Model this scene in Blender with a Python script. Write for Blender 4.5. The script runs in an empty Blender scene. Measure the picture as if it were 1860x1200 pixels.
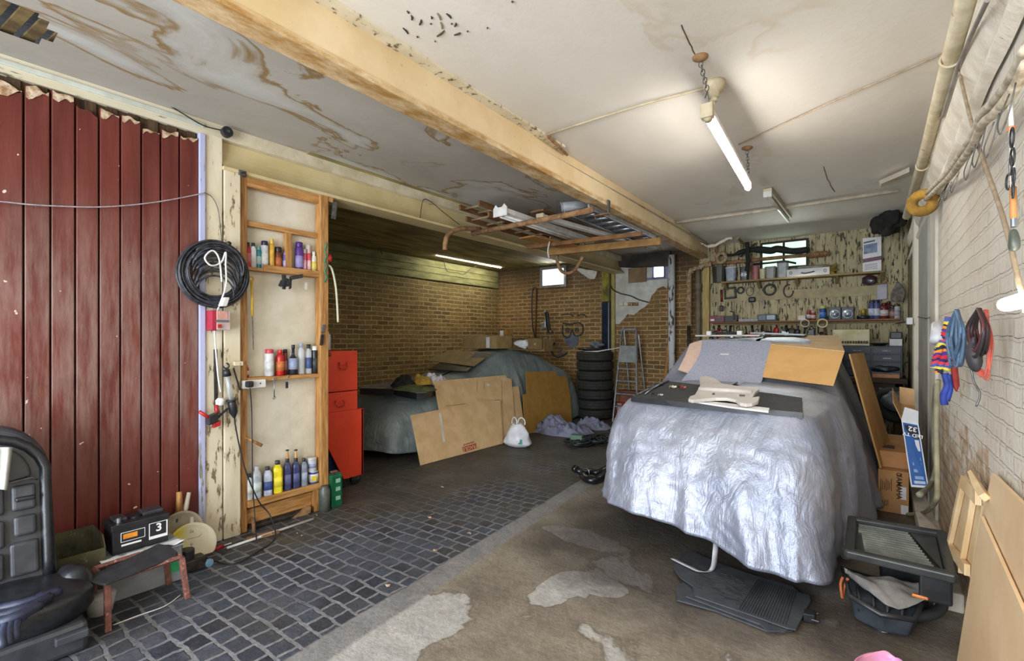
import bpy, math, random
from mathutils import Vector as V, Matrix, noise
random.seed(7)
sc = bpy.context.scene
COL = sc.collection
H = 1.40; F = 860.0; VY = 615.0
YAW = math.atan(660/860.0)
cy_, sy_ = math.cos(YAW), math.sin(YAW)
FW = V((-sy_, cy_, 0)); RT = V((cy_, sy_, 0)); UP = V((0, 0, 1)); CAM = V((0, 0, H))

def P(u, v, X=None, Y=None, Z=None, D=None, pl=None):
    """point of the room seen at a photo pixel, on a given plane"""
    r = FW + RT*((u-930)/F) + UP*((VY-v)/F)
    if X is not None: t = X/r.x
    elif Y is not None: t = Y/r.y
    elif Z is not None: t = (Z-H)/r.z
    elif D is not None: t = D
    else:
        p0, n = pl
        t = (p0-CAM).dot(n)/r.dot(n)
    return CAM + r*t
def depth(p): return (p-CAM).dot(FW)

def lin(c):
    out = []
    for x in c[:3]:
        x = x/255.0
        out.append(x/12.92 if x <= .04045 else ((x+.055)/1.055)**2.4)
    return (*out, 1)

# ---------- materials
class NT:
    def __init__(s, name):
        s.m = bpy.data.materials.new(name); s.m.use_nodes = True
        s.t = s.m.node_tree; s.n = s.t.nodes; s.b = s.n['Principled BSDF']
    def add(s, ty, **kw):
        n = s.n.new(ty)
        for k, v in kw.items(): setattr(n, k, v)
        return n
    def link(s, a, b): s.t.links.new(a, b)
    def coord(s, stretch=(1, 1, 1), off=(0, 0, 0), rot=(0, 0, 0)):
        tc = s.add('ShaderNodeTexCoord'); mp = s.add('ShaderNodeMapping')
        mp.inputs['Scale'].default_value = stretch; mp.inputs['Location'].default_value = off
        mp.inputs['Rotation'].default_value = rot
        s.link(tc.outputs['Object'], mp.inputs['Vector']); return mp.outputs[0]
    def noise(s, vec, scale, detail=5, rough=.6, dist=0):
        n = s.add('ShaderNodeTexNoise')
        n.inputs['Scale'].default_value = scale; n.inputs['Detail'].default_value = detail
        n.inputs['Roughness'].default_value = rough; n.inputs['Distortion'].default_value = dist
        s.link(vec, n.inputs['Vector']); return n.outputs['Fac']
    def ramp(s, fac, stops, interp='LINEAR'):
        r = s.add('ShaderNodeValToRGB'); r.color_ramp.interpolation = interp
        e = r.color_ramp.elements
        while len(e) > 1: e.remove(e[-1])
        e[0].position = stops[0][0]; e[0].color = stops[0][1]
        for p, c in stops[1:]:
            x = e.new(p); x.color = c
        s.link(fac, r.inputs[0]); return r.outputs[0]
    def step(s, fac, a, b):
        m = s.add('ShaderNodeMapRange'); m.inputs['From Min'].default_value = a; m.inputs['From Max'].default_value = b
        s.link(fac, m.inputs['Value']); return m.outputs[0]
    def mix(s, fac, a, b, mode='MIX'):
        m = s.add('ShaderNodeMix', data_type='RGBA', blend_type=mode)
        for sock, val in ((m.inputs[0], fac), (m.inputs[6], a), (m.inputs[7], b)):
            if hasattr(val, 'is_output'): s.link(val, sock)
            else: sock.default_value = val
        return m.outputs[2]
    def math(s, op, a, b=0.0, c=None):
        m = s.add('ShaderNodeMath', operation=op)
        vals = [a, b] + ([c] if c is not None else [])
        for i, v in enumerate(vals):
            if hasattr(v, 'is_output'): s.link(v, m.inputs[i])
            else: m.inputs[i].default_value = v
        return m.outputs[0]
    def xyz(s, vec):
        n = s.add('ShaderNodeSeparateXYZ'); s.link(vec, n.inputs[0]); return n.outputs
    def comb(s, x, y, z=0.0):
        n = s.add('ShaderNodeCombineXYZ')
        for i, v in enumerate((x, y, z)):
            if hasattr(v, 'is_output'): s.link(v, n.inputs[i])
            else: n.inputs[i].default_value = v
        return n.outputs[0]
    def bump(s, h, strength=.3, dist=.01, prev=None):
        b = s.add('ShaderNodeBump'); b.inputs['Strength'].default_value = strength; b.inputs['Distance'].default_value = dist
        s.link(h, b.inputs['Height'])
        if prev is not None: s.link(prev, b.inputs['Normal'])
        return b.outputs[0]
    def out(s, col=None, rough=None, nrm=None, metal=None):
        if col is not None:
            if hasattr(col, 'is_output'): s.link(col, s.b.inputs['Base Color'])
            else: s.b.inputs['Base Color'].default_value = col
        if rough is not None:
            if hasattr(rough, 'is_output'): s.link(rough, s.b.inputs['Roughness'])
            else: s.b.inputs['Roughness'].default_value = rough
        if nrm is not None: s.link(nrm, s.b.inputs['Normal'])
        if metal is not None: s.b.inputs['Metallic'].default_value = metal
        return s.m

_mc = {}
def mat(name, c1, c2=None, scale=8, rough=.6, metal=0, bump=0, bscale=40, stretch=(1, 1, 1), lohi=(.38, .62), spots=None, sscale=25, sth=.66, detail=5, coat=0):
    if name in _mc: return _mc[name]
    t = NT(name)
    vec = t.coord(stretch)
    c1 = lin(c1); c2 = lin(c2) if c2 else tuple([x*.8 for x in c1[:3]]+[1])
    col = t.ramp(t.noise(vec, scale, detail), [(lohi[0], c1), (lohi[1], c2)])
    if spots:
        f = t.step(t.noise(vec, sscale, 6, .7), sth, sth+.03)
        col = t.mix(f, col, lin(spots))
    nr = t.bump(t.noise(vec, bscale, 6), bump, .01) if bump else None
    t.out(col, rough, nr, metal)
    if coat: t.b.inputs['Coat Weight'].default_value = coat
    _mc[name] = t.m
    return t.m
def flat(name, c, rough=.5, metal=0, alpha=1, trans=0):
    if name in _mc: return _mc[name]
    t = NT(name); t.out(lin(c), rough, None, metal)
    if trans: t.b.inputs['Transmission Weight'].default_value = trans
    if alpha < 1: t.b.inputs['Alpha'].default_value = alpha
    _mc[name] = t.m; return t.m
def emit(name, c, s):
    t = NT(name); t.out(lin(c), .4)
    t.b.inputs['Emission Color'].default_value = lin(c); t.b.inputs['Emission Strength'].default_value = s
    return t.m

# ---------- mesh building
class M:
    def __init__(s): s.v = []; s.f = []
    def add(s, vs, fs):
        b = len(s.v); s.v += [V(x) for x in vs]; s.f += [tuple(i+b for i in f) for f in fs]; return s
    def box(s, x0, x1, y0, y1, z0, z1):
        return s.add([(x0,y0,z0),(x1,y0,z0),(x1,y1,z0),(x0,y1,z0),(x0,y0,z1),(x1,y0,z1),(x1,y1,z1),(x0,y1,z1)],
                     [(0,3,2,1),(4,5,6,7),(0,1,5,4),(1,2,6,5),(2,3,7,6),(3,0,4,7)])
    def obox(s, c, size, ax=V((1,0,0)), ay=V((0,1,0)), az=V((0,0,1))):
        c = V(c); hx, hy, hz = [k/2 for k in size]
        ax = V(ax).normalized()*hx; ay = V(ay).normalized()*hy; az = V(az).normalized()*hz
        vs = [c+ax*i+ay*j+az*k for k in (-1, 1) for (i, j) in ((-1,-1),(1,-1),(1,1),(-1,1))]
        return s.add(vs, [(0,3,2,1),(4,5,6,7),(0,1,5,4),(1,2,6,5),(2,3,7,6),(3,0,4,7)])
    def poly(s, pts, ex):
        """closed outline pushed along ex"""
        pts = [V(p) for p in pts]; ex = V(ex); n = len(pts)
        return s.add(pts+[p+ex for p in pts], [tuple(range(n))[::-1], tuple(range(n, 2*n))] +
                     [(i, (i+1) % n, n+(i+1) % n, n+i) for i in range(n)])
    def tube(s, pts, r, n=8, closed=False, cap=True):
        pts = [V(p) for p in pts]; k = len(pts)
        rs = r if isinstance(r, (list, tuple)) else [r]*k
        rings = []; prev = None
        for i, p in enumerate(pts):
            if closed: d = pts[(i+1) % k]-pts[i-1]
            else: d = pts[min(i+1, k-1)]-pts[max(i-1, 0)]
            d = d.normalized() if d.length > 1e-9 else V((0,0,1))
            if prev is None:
                a = d.cross(V((0,0,1)) if abs(d.z) < .9 else V((1,0,0))).normalized()
            else:
                a = prev-d*prev.dot(d)
                a = a.normalized() if a.length > 1e-6 else prev
            prev = a; b = d.cross(a)
            rings.append([p+(a*math.cos(2*math.pi*j/n)+b*math.sin(2*math.pi*j/n))*rs[i] for j in range(n)])
        return s.rings(rings, closed, cap)
    def rings(s, rings, closed=False, cap=True):
        n = len(rings[0]); k = len(rings)
        vs = [p for R in rings for p in R]; fs = []
        for i in range(k if closed else k-1):
            i2 = (i+1) % k
            for j in range(n):
                j2 = (j+1) % n
                fs.append((i*n+j, i*n+j2, i2*n+j2, i2*n+j))
        if cap and not closed:
            fs.append(tuple(range(n))[::-1]); fs.append(tuple((k-1)*n+j for j in range(n)))
        return s.add(vs, fs)
    def loft(s, c, prof, ry=1, ex=2, n=16, rz=0, az=None):
        """prof: (z, r) up from c; superellipse section"""
        c = V(c); R = []
        ca, sa = math.cos(rz), math.sin(rz)
        for z, r in prof:
            ring = []
            for j in range(n):
                t = 2*math.pi*(j+.5)/n; x = math.cos(t); y = math.sin(t)
                q = (abs(x)**ex+abs(y)**ex)**(-1.0/ex)
                x *= q*r; y *= q*r*ry
                ring.append(c+V((x*ca-y*sa, x*sa+y*ca, z)))
            R.append(ring)
        return s.rings(R)
    def grid(s, fn, nu, nv, cu=False):
        vs = [fn(i/(nu if cu else nu-1), j/(nv-1)) for j in range(nv) for i in range(nu)]
        fs = []
        for j in range(nv-1):
            for i in range(nu if cu else nu-1):
                i2 = (i+1) % nu
                fs.append((j*nu+i, j*nu+i2, (j+1)*nu+i2, (j+1)*nu+i))
        return s.add(vs, fs)
    def torus(s, c, R, r, ax=V((0,0,1)), n=28, m=8, arc=1.0, start=0, sq=1):
        c = V(c); ax = V(ax).normalized()
        a = ax.cross(V((0,0,1)) if abs(ax.z) < .9 else V((1,0,0))).normalized(); b = ax.cross(a)
        k = int(n*arc)
        pts = [c+(a*math.cos(start+2*math.pi*i/n)+b*math.sin(start+2*math.pi*i/n)*sq)*R for i in range(k+(0 if arc >= 1 else 1))]
        return s.tube(pts, r, m, closed=arc >= 1)

def obj(name, m, material, parent=None, smooth=False, bevel=0, sub=0, solid=0, kind=None, label=None, segs=2):
    me = bpy.data.meshes.new(name)
    me.from_pydata([tuple(v) for v in m.v], [], m.f)
    if smooth:
        me.polygons.foreach_set('use_smooth', [True]*len(me.polygons))
    me.materials.append(material)
    me.update()
    o = bpy.data.objects.new(name, me); COL.objects.link(o)
    if parent is not None:
        o.parent = parent
        w = parent.matrix_basis.copy(); q = parent.parent
        pi = parent.matrix_parent_inverse.copy()
        if parent.parent is None: o.matrix_parent_inverse = parent.matrix_basis.inverted()
        else:
            root = parent.parent
            o.matrix_parent_inverse = (root.matrix_basis @ parent.matrix_parent_inverse @ parent.matrix_basis).inverted()
    if solid:
        x = o.modifiers.new('s', 'SOLIDIFY'); x.thickness = solid; x.offset = 0
    if bevel:
        x = o.modifiers.new('b', 'BEVEL'); x.width = bevel; x.segments = segs; x.limit_method = 'ANGLE'; x.angle_limit = .7
    if sub:
        x = o.modifiers.new('u', 'SUBSURF'); x.levels = sub; x.render_levels = sub
    if kind: o['kind'] = kind
    if label: o['label'] = label
    return o
def tag(o, label, cat, group=None, kind=None):
    o['label'] = label; o['category'] = cat
    if group: o['group'] = group
    if kind: o['kind'] = kind
    return o
def thing(name, label, cat, loc=(0, 0, 0), rz=0, group=None):
    o = bpy.data.objects.new(name, None); COL.objects.link(o)
    o.location = loc; o.rotation_euler = (0, 0, rz); o.empty_display_size = .05
    o.matrix_basis = Matrix.Translation(V(loc)) @ Matrix.Rotation(rz, 4, 'Z')
    return tag(o, label, cat, group)
def one(name, m, material, label, cat, group=None, **kw):
    return tag(obj(name, m, material, None, **kw), label, cat, group)
def struct(name, m, material, **kw): return obj(name, m, material, kind='structure', **kw)
def copy_thing(o, loc, label, rz=0, group=None, parent=None):
    c = o.copy(); COL.objects.link(c)
    c.matrix_basis = Matrix.Translation(V(loc)) @ Matrix.Rotation(rz, 4, 'Z')
    c['label'] = label
    if group: c['group'] = group
    for ch in list(o.children):
        inv = ch.matrix_parent_inverse.copy(); d = ch.copy(); COL.objects.link(d); d.parent = c; d.matrix_parent_inverse = inv
        for g in list(ch.children):
            iv = g.matrix_parent_inverse.copy(); e = g.copy(); COL.objects.link(e); e.parent = d; e.matrix_parent_inverse = iv
    return c
def text(body, loc, xd, yd, size, material, parent, name='lettering', ext=.0006, align='CENTER', bold=0):
    cu = bpy.data.curves.new(name, 'FONT'); cu.body = body; cu.size = size; cu.extrude = ext
    cu.align_x = align; cu.align_y = 'CENTER'; cu.offset = bold
    cu.materials.append(material)
    f = bpy.data.objects.new(name, cu); COL.objects.link(f)
    bpy.context.view_layer.update()
    me = bpy.data.meshes.new_from_object(f.evaluated_get(bpy.context.evaluated_depsgraph_get()))
    bpy.data.objects.remove(f); bpy.data.curves.remove(cu)
    if not me.materials: me.materials.append(material)
    o = bpy.data.objects.new(name, me); COL.objects.link(o)
    xd = V(xd).normalized(); yd = V(yd).normalized(); zd = xd.cross(yd).normalized(); yd = zd.cross(xd)
    W = Matrix(((xd.x, yd.x, zd.x, loc[0]), (xd.y, yd.y, zd.y, loc[1]), (xd.z, yd.z, zd.z, loc[2]), (0, 0, 0, 1)))
    o.parent = parent
    if parent.parent is None: o.matrix_parent_inverse = parent.matrix_basis.inverted()
    else: o.matrix_parent_inverse = (parent.parent.matrix_basis @ parent.matrix_parent_inverse @ parent.matrix_basis).inverted()
    o.matrix_basis = W
    return o
def nz(x, y=0.0, z=0.0): return noise.noise(V((x*1.0+.371, y+.213, z+.417)))
def spline(pts, n):
    """smooth curve through pts, n samples per segment"""
    pts = [V(p) for p in pts]; out = []
    for i in range(len(pts)-1):
        a = pts[max(i-1, 0)]; b = pts[i]; c = pts[i+1]; d = pts[min(i+2, len(pts)-1)]
        for k in range(n):
            t = k/n
            out.append(.5*((2*b)+(c-a)*t+(2*a-5*b+4*c-d)*t*t+(3*b-a-3*c+d)*t**3))
    out.append(pts[-1]); return out
def interp(tab, x):
    if x <= tab[0][0]: return tab[0][1]
    for (a, b), (c, d) in zip(tab, tab[1:]):
        if x <= c:
            t = (x-a)/(c-a); t = t*t*(3-2*t)*.5+t*.5
            return b+(d-b)*t
    return tab[-1][1]

# ---------- shared materials
cardboard = mat('cardboard', (216, 184, 138), (202, 168, 120), 6, .85, bump=.08, stretch=(1, 1, 1))
cardboard_new = mat('cardboard new', (222, 176, 112), (212, 165, 102), 5, .85)
cardboard_dark = mat('cardboard aged', (170, 128, 58), (150, 110, 44), 9, .85, lohi=(.3, .7))
wood = mat('pine', (190, 142, 82), (150, 102, 52), 9, .6, bump=.15, stretch=(6, 6, .6))
wood_y = mat('pine along y', (190, 142, 82), (150, 102, 52), 9, .6, bump=.15, stretch=(6, .6, 6))
cream = mat('cream paint', (214, 198, 158), (192, 172, 128), 5, .6, spots=(120, 95, 60), sscale=9, sth=.68, bump=.15)
cream_plain = mat('cream gloss', (206, 194, 160), (190, 174, 134), 3, .45, bump=.1)
rust = mat('rusted iron', (152, 116, 78), (112, 80, 52), 14, .85, bump=.4, spots=(176, 150, 110), sscale=30, sth=.6)
black = mat('black plastic', (28, 29, 31), (40, 41, 44), 12, .4)
rubber = mat('black rubber', (34, 35, 38), (48, 49, 52), 20, .7, bump=.2)
white = mat('white plastic', (226, 224, 220), (205, 202, 196), 8, .45)
alu = mat('aluminium', (176, 182, 190), (140, 146, 156), 20, .4, .85)
steel = mat('dull steel', (120, 120, 120), (80, 78, 76), 20, .45, .8)
darkmetal = mat('oily metal', (44, 42, 40), (70, 62, 54), 22, .45, .5, bump=.4)
red = mat('red plastic', (186, 38, 34), (160, 30, 28), 8, .4)
paper = mat('paper', (228, 228, 226), (212, 212, 212), 8, .7)
INK = flat('dark ink', (30, 30, 34), .6)
WHT = flat('white ink', (236, 236, 236), .6)
glass = flat('clear plastic', (225, 232, 235), .1, 0, .35)
def colm(c, rough=.4, metal=0): return mat('tone %d %d %d %d' % (*c, int(metal*10)), c, tuple(int(x*.86) for x in c), 20, rough, metal)
# ================= materials of the setting
def brick_mat(name, ax, c1, c2, mortar, msize=.009, bw=.225, rh=.075, dirt=None, paint=None, paint_th=None, bstr=.6, nsc=2.2, dark=None, band=None):
    t = NT(name); tc = t.coord(); x, y, z = t.xyz(tc)
    n1 = t.noise(tc, 3.0, 3); n2 = t.noise(tc, 14, 4)
    h = y if ax == 'x' else x
    h2 = t.math('ADD', h, t.math('MULTIPLY', n2, .02))
    z2 = t.math('ADD', z, t.math('ADD', t.math('MULTIPLY', n1, .035), t.math('MULTIPLY', n2, .012)))
    b = t.add('ShaderNodeTexBrick'); b.offset = .5
    b.inputs['Scale'].default_value = 1; b.inputs['Brick Width'].default_value = bw; b.inputs['Row Height'].default_value = rh
    b.inputs['Mortar Size'].default_value = msize; b.inputs['Mortar Smooth'].default_value = .35; b.inputs['Bias'].default_value = 0
    b.inputs['Color1'].default_value = lin(c1); b.inputs['Color2'].default_value = lin(c2); b.inputs['Mortar'].default_value = lin(mortar)
    t.link(t.comb(h2, z2), b.inputs['Vector'])
    col = b.outputs['Color']
    col = t.mix(t.step(t.noise(tc, nsc, 6, .7), .45, .75), col, lin(dirt or c2))
    col = t.mix(.35, col, t.ramp(t.noise(tc, 30, 5), [(.3, lin((90, 80, 60))), (.7, lin((235, 225, 200)))]), 'OVERLAY')
    hb = t.math('ADD', t.math('MULTIPLY', b.outputs['Fac'], -1.0), t.math('MULTIPLY', t.noise(tc, 16, 8, .7), 1.6 if paint else .9))
    if dark:   # darker tone towards the top of the wall
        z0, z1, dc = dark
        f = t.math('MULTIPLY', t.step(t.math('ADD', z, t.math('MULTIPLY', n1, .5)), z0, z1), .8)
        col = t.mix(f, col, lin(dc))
    if paint:
        pc, pc2 = paint
        pcol = t.ramp(t.noise(tc, 1.7, 5), [(.35, lin(pc)), (.65, lin(pc2))])
        # flaking grows towards the foot of the wall
        pm = t.math('ADD', t.noise(tc, 7, 8, .75), t.math('MULTIPLY', t.step(z, 1.25, .5), .26))
        f = t.step(pm, paint_th, paint_th+.05)
        col = t.mix(f, pcol, col)
        crack = t.step(t.noise(tc, 26, 4), .69, .73)
        col = t.mix(t.math('MULTIPLY', crack, .6), col, lin((150, 130, 100)))
    nr = t.bump(hb, bstr, .02)
    return t.out(col, .85, nr)

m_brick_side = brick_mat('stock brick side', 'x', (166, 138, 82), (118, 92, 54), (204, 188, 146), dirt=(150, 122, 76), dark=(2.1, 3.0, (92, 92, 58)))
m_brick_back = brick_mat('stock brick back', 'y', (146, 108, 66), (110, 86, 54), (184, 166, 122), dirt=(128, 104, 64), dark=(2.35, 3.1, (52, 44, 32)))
m_brick_right = brick_mat('white painted brick', 'x', (206, 176, 150), (190, 166, 140), (170, 150, 122), paint=((232, 226, 212), (216, 206, 188)), paint_th=.62, bstr=.8)

def ceil_mat(name, base, base2, stain, contour, cth=.5, scale=1.2, amount=.8, gt=(.45, .55)):
    t = NT(name); tc = t.coord((1, .5, 1))
    col = t.ramp(t.noise(tc, .9, 4), [(.35, lin(base)), (.65, lin(base2))])
    n = t.noise(tc, scale, 7, .55, 1.2)
    ring = t.math('MULTIPLY', t.step(n, cth, cth+.012), t.step(n, cth+.05, cth+.02))
    blot = t.step(n, cth+.04, cth+.12)
    gate = t.step(t.noise(tc, .8, 2), *gt)
    col = t.mix(t.math('MULTIPLY', t.math('MULTIPLY', ring, gate), amount), col, lin(contour))
    col = t.mix(t.math('MULTIPLY', t.math('MULTIPLY', blot, gate), amount*.6), col, lin(stain))
    fine = t.step(t.noise(tc, 40, 4), .7, .74)
    col = t.mix(t.math('MULTIPLY', fine, .15), col, lin((120, 105, 80)))
    nr = t.bump(t.noise(tc, 5, 6), .25, .03)
    return t.out(col, .75, nr)
m_ceil_l = ceil_mat('stained grey plaster', (178, 172, 160), (160, 154, 142), (196, 198, 190), (140, 116, 76), .5, 1.5, 1.0, (.36, .46))
m_ceil_r = ceil_mat('cream plaster', (226, 220, 208), (212, 204, 190), (222, 212, 190), (196, 176, 134), .56, 1.0, .35)

def peel_mat(name, paintc, paint2, under, th=.56, sx=(7, 7, 1.2), scale=2.0, greeny=None):
    t = NT(name); tc = t.coord(sx)
    n = t.noise(tc, scale, 8, .7)
    pc = t.ramp(t.noise(tc, 1.0, 4), [(.35, lin(paintc)), (.65, lin(paint2))])
    uc = t.ramp(t.noise(tc, 5, 5), [(.35, lin(under)), (.65, lin(tuple(int(x*.6) for x in under)))])
    f = t.step(n, th, th+.03)
    col = t.mix(f, pc, uc)
    nr = t.bump(t.math('SUBTRACT', 1.0, f), .4, .006)
    return t.out(col, .75, nr)
m_peel = peel_mat('peeling cream boards', (186, 174, 136), (158, 146, 112), (88, 80, 66), .545, (8, 8, 1.6), 5)
m_peel_white = peel_mat('peeling white paint', (222, 214, 196), (206, 196, 176), (150, 128, 96), .62)
m_peel_fascia = peel_mat('peeling fascia', (214, 206, 186), (196, 186, 158), (104, 96, 80), .6, (2, 1, 8), 3)
m_lilac = peel_mat('lilac undercoat', (166, 168, 204), (176, 178, 206), (190, 184, 170), .6)
m_post = peel_mat('old cream post', (222, 212, 188), (204, 190, 158), (150, 128, 98), .57, (6, 6, 1.5), 4)

def door_mat():
    t = NT('dark red paint'); tc = t.coord((7, 7, .9)); tw = t.coord()
    x, y, z = t.xyz(tw)
    col = t.ramp(t.noise(tc, 1.5, 6), [(.3, lin((84, 34, 28))), (.7, lin((108, 48, 38)))])
    worn = t.math('MULTIPLY', t.step(t.noise(tc, 2.6, 8, .7), .40, .62), t.math('MULTIPLY', t.step(z, .5, 1.0), t.step(z, 2.3, 1.7)))
    col = t.mix(t.math('MULTIPLY', worn, .58), col, lin((140, 116, 106)))
    scar = t.step(t.noise(tw, 24, 3, .5), .74, .76)
    col = t.mix(scar, col, lin((206, 184, 168)))
    band = t.math('MULTIPLY', t.step(t.noise(tw, 4, 5), .56, .7), t.math('MULTIPLY', t.step(z, .9, 1.0), t.step(z, 1.3, 1.15)))
    col = t.mix(t.math('MULTIPLY', band, .5), col, lin((60, 42, 40)))
    r = t.ramp(t.noise(tc, 3, 5), [(.3, (.28, .28, .28, 1)), (.7, (.5, .5, .5, 1))])
    return t.out(col, r, t.bump(t.noise(tc, 12, 6), .25, .004))
m_door = door_mat()

def floor_mat():
    t = NT('setts and concrete'); tc = t.coord(); x, y, z = t.xyz(tc)
    n_a = t.noise(tc, 3.2, 5); n_b = t.noise(tc, 14, 5)
    sx = t.math('ADD', x, t.math('MULTIPLY', y, .09))
    xd = t.math('ADD', t.math('ADD', x, t.math('MULTIPLY', y, .05)), t.math('ADD', t.math('MULTIPLY', n_a, .07), t.math('MULTIPLY', n_b, -.02)))
    yd = t.math('ADD', t.math('ADD', y, t.math('MULTIPLY', x, -.04)), t.math('ADD', t.math('MULTIPLY', n_a, .07), t.math('MULTIPLY', n_b, .02)))
    b = t.add('ShaderNodeTexBrick'); b.offset = .5; b.inputs['Scale'].default_value = 1
    b.inputs['Brick Width'].default_value = .118; b.inputs['Row Height'].default_value = .104
    b.inputs['Mortar Size'].default_value = .011; b.inputs['Mortar Smooth'].default_value = .3; b.inputs['Bias'].default_value = 0
    b.inputs['Color1'].default_value = lin((46, 50, 62)); b.inputs['Color2'].default_value = lin((84, 90, 104)); b.inputs['Mortar'].default_value = lin((150, 150, 154))
    t.link(t.comb(xd, yd), b.inputs['Vector'])
    st = t.mix(.5, b.outputs['Color'], t.ramp(t.noise(tc, 40, 6), [(.3, lin((60, 60, 60))), (.7, lin((200, 200, 200)))]), 'OVERLAY')
    slab = t.step(t.noise(tc, 1.7, 5, .6), .47, .6)
    st = t.mix(t.math('MULTIPLY', slab, .62), st, t.ramp(t.noise(tc, 9, 6), [(.35, lin((72, 76, 88))), (.65, lin((100, 104, 116)))]))
    # brown mixed over the joints, more of it deep in the garage and by the walls
    brown_mix = t.math('ADD', t.noise(tc, 1.3, 6, .65), t.math('ADD', t.math('MULTIPLY', t.step(y, 1.6, 4.4), .28), t.math('MULTIPLY', t.step(x, -2.7, -3.6), .2)))
    st = t.mix(t.math('MULTIPLY', t.step(brown_mix, .52, .78), .82), st, t.ramp(t.noise(tc, 6, 6), [(.35, lin((70, 64, 54))), (.65, lin((96, 88, 72)))]))
    lime = t.step(t.noise(tc, 2.2, 7, .7), .6, .72)
    st = t.mix(t.math('MULTIPLY', lime, .4), st, lin((150, 150, 156)))
    # smooth kerb strip
    kerb = t.ramp(t.noise(tc, 7, 6), [(.35, lin((128, 126, 126))), (.65, lin((150, 148, 146)))])
    # concrete
    co = t.ramp(t.noise(tc, 2.1, 8, .62), [(.32, lin((112, 102, 90))), (.5, lin((146, 136, 120))), (.68, lin((164, 156, 142)))])
    pn = t.noise(tc, 1.35, 7, .55, .4)
    for (pu, pv, rx, ry_) in ((745, 1120, .42, .34), (1085, 1062, .17, .09), (1050, 975, .3, .14), (620, 1185, .3, .2), (1000, 1080, .1, .3)):
        q_ = P(pu, pv, Z=0)
        ex = t.math('DIVIDE', t.math('SUBTRACT', x, q_.x), rx); ey = t.math('DIVIDE', t.math('SUBTRACT', y, q_.y), ry_)
        rr_ = t.math('ADD', t.math('MULTIPLY', ex, ex), t.math('MULTIPLY', ey, ey))
        pn = t.math('ADD', pn, t.math('MULTIPLY', t.step(rr_, 1.6, .3), .16))
    patch = t.step(pn, .59, .605)
    pc = t.ramp(t.noise(tc, 12, 6), [(.3, lin((172, 170, 166))), (.7, lin((204, 202, 198)))])
    co = t.mix(t.math('MULTIPLY', patch, .85), co, pc)
    rim = t.math('MULTIPLY', t.step(pn, .573, .585), t.step(pn, .6, .585))
    co = t.mix(t.math('MULTIPLY', rim, .5), co, lin((92, 84, 74)))
    dx = t.math('DIVIDE', t.math('SUBTRACT', x, -1.0), 1.15); dy = t.math('DIVIDE', t.math('SUBTRACT', y, 3.15), .95)
    r2 = t.math('ADD', t.math('MULTIPLY', dx, dx), t.math('MULTIPLY', dy, dy))
    oil = t.step(t.math('ADD', r2, t.math('MULTIPLY', t.noise(tc, 3, 6), .9)), 1.55, .85)
    co = t.mix(t.math('MULTIPLY', oil, .8), co, lin((58, 52, 48)))
    dx = t.math('DIVIDE', t.math('SUBTRACT', x, .1), .5); dy = t.math('DIVIDE', t.math('SUBTRACT', y, 2.75), .45)
    r2 = t.math('ADD', t.math('MULTIPLY', dx, dx), t.math('MULTIPLY', dy, dy))
    oil = t.step(t.math('ADD', r2, t.math('MULTIPLY', t.noise(tc, 4, 6), .8)), 1.4, .8)
    co = t.mix(t.math('MULTIPLY', oil, .6), co, lin((70, 64, 60)))
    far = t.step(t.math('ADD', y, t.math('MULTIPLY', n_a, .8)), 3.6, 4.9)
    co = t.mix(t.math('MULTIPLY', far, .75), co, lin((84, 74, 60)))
    wob = t.math('MULTIPLY', t.math('SUBTRACT', n_a, .5), .05)
    sw = t.math('ADD', sx, wob)
    f1 = t.step(sw, -1.955, -1.94); f2 = t.step(sw, -1.80, -1.775)
    col = t.mix(f1, st, kerb); col = t.mix(f2, col, co)
    col = t.mix(.4, col, t.ramp(t.noise(tc, 34, 8, .75), [(.3, lin((70, 68, 66))), (.7, lin((210, 208, 204)))]), 'OVERLAY')
    grit = t.step(t.noise(tc, 55, 3), .73, .75)
    col = t.mix(t.math('MULTIPLY', grit, .5), col, lin((186, 182, 172)))
    hb = t.math('ADD', t.math('MULTIPLY', t.math('MULTIPLY', b.outputs['Fac'], -1.0), t.math('SUBTRACT', 1.0, f1)), t.math('MULTIPLY', t.noise(tc, 22, 8, .7), .9))
    nr = t.bump(hb, .8, .014)
    rough = t.ramp(t.noise(tc, 3, 5), [(.35, (.42, .42, .42, 1)), (.65, (.75, .75, .75, 1))])
    return t.out(col, rough, nr)

# ================= shell
ZR, ZL = 2.96, 2.88
XW, XR, YB = -3.6, .36, 8.0
struct('floor', M().box(-6.7, .6, -6.0, 8.2, -.1, 0), floor_mat())

# ceilings
m = M()
hole = P(-6, 26, Z=ZL)
def ins(x, y):
    d = V((x, y, 0))-V((hole.x, hole.y, 0))
    return (d.x/.17)**2+(d.y/.2)**2 < 1+.5*nz(x*9, y*9)
st = .04
nx, ny = int((2.05+1.7)/st), int(10.2/st)
for i in range(40):
    for j in range(255):
        x0 = -3.66+i*st; y0 = -2.0+j*st
        if x0 > -2.1: continue
        if ins(x0+st/2, y0+st/2): continue
        m.add([(x0, y0, ZL), (x0, y0+st, ZL), (x0+st, y0+st, ZL), (x0+st, y0, ZL)], [(0, 1, 2, 3)])
struct('ceiling', m, m_ceil_l)
m = M()
m.box(-3.9, -2.0, -2.2, 8.1, 3.06, 3.1)
struct('ceiling_void', m, darkmetal)
m = M()
for k in range(9):
    y = hole.y-.3+k*.075
    m.obox((hole.x, y, ZL+.03), (.7, .045, .012), V((1, .12, 0)), V((-.12, 1, 0)))
struct('ceiling_lath', m, mat('old lath', (126, 106, 66), (84, 68, 40), 9, .8))
m = M()
def cz(y): return ZR if y < 6.2 else ZR-.1*((y-6.2)/1.8)**1.3
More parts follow.
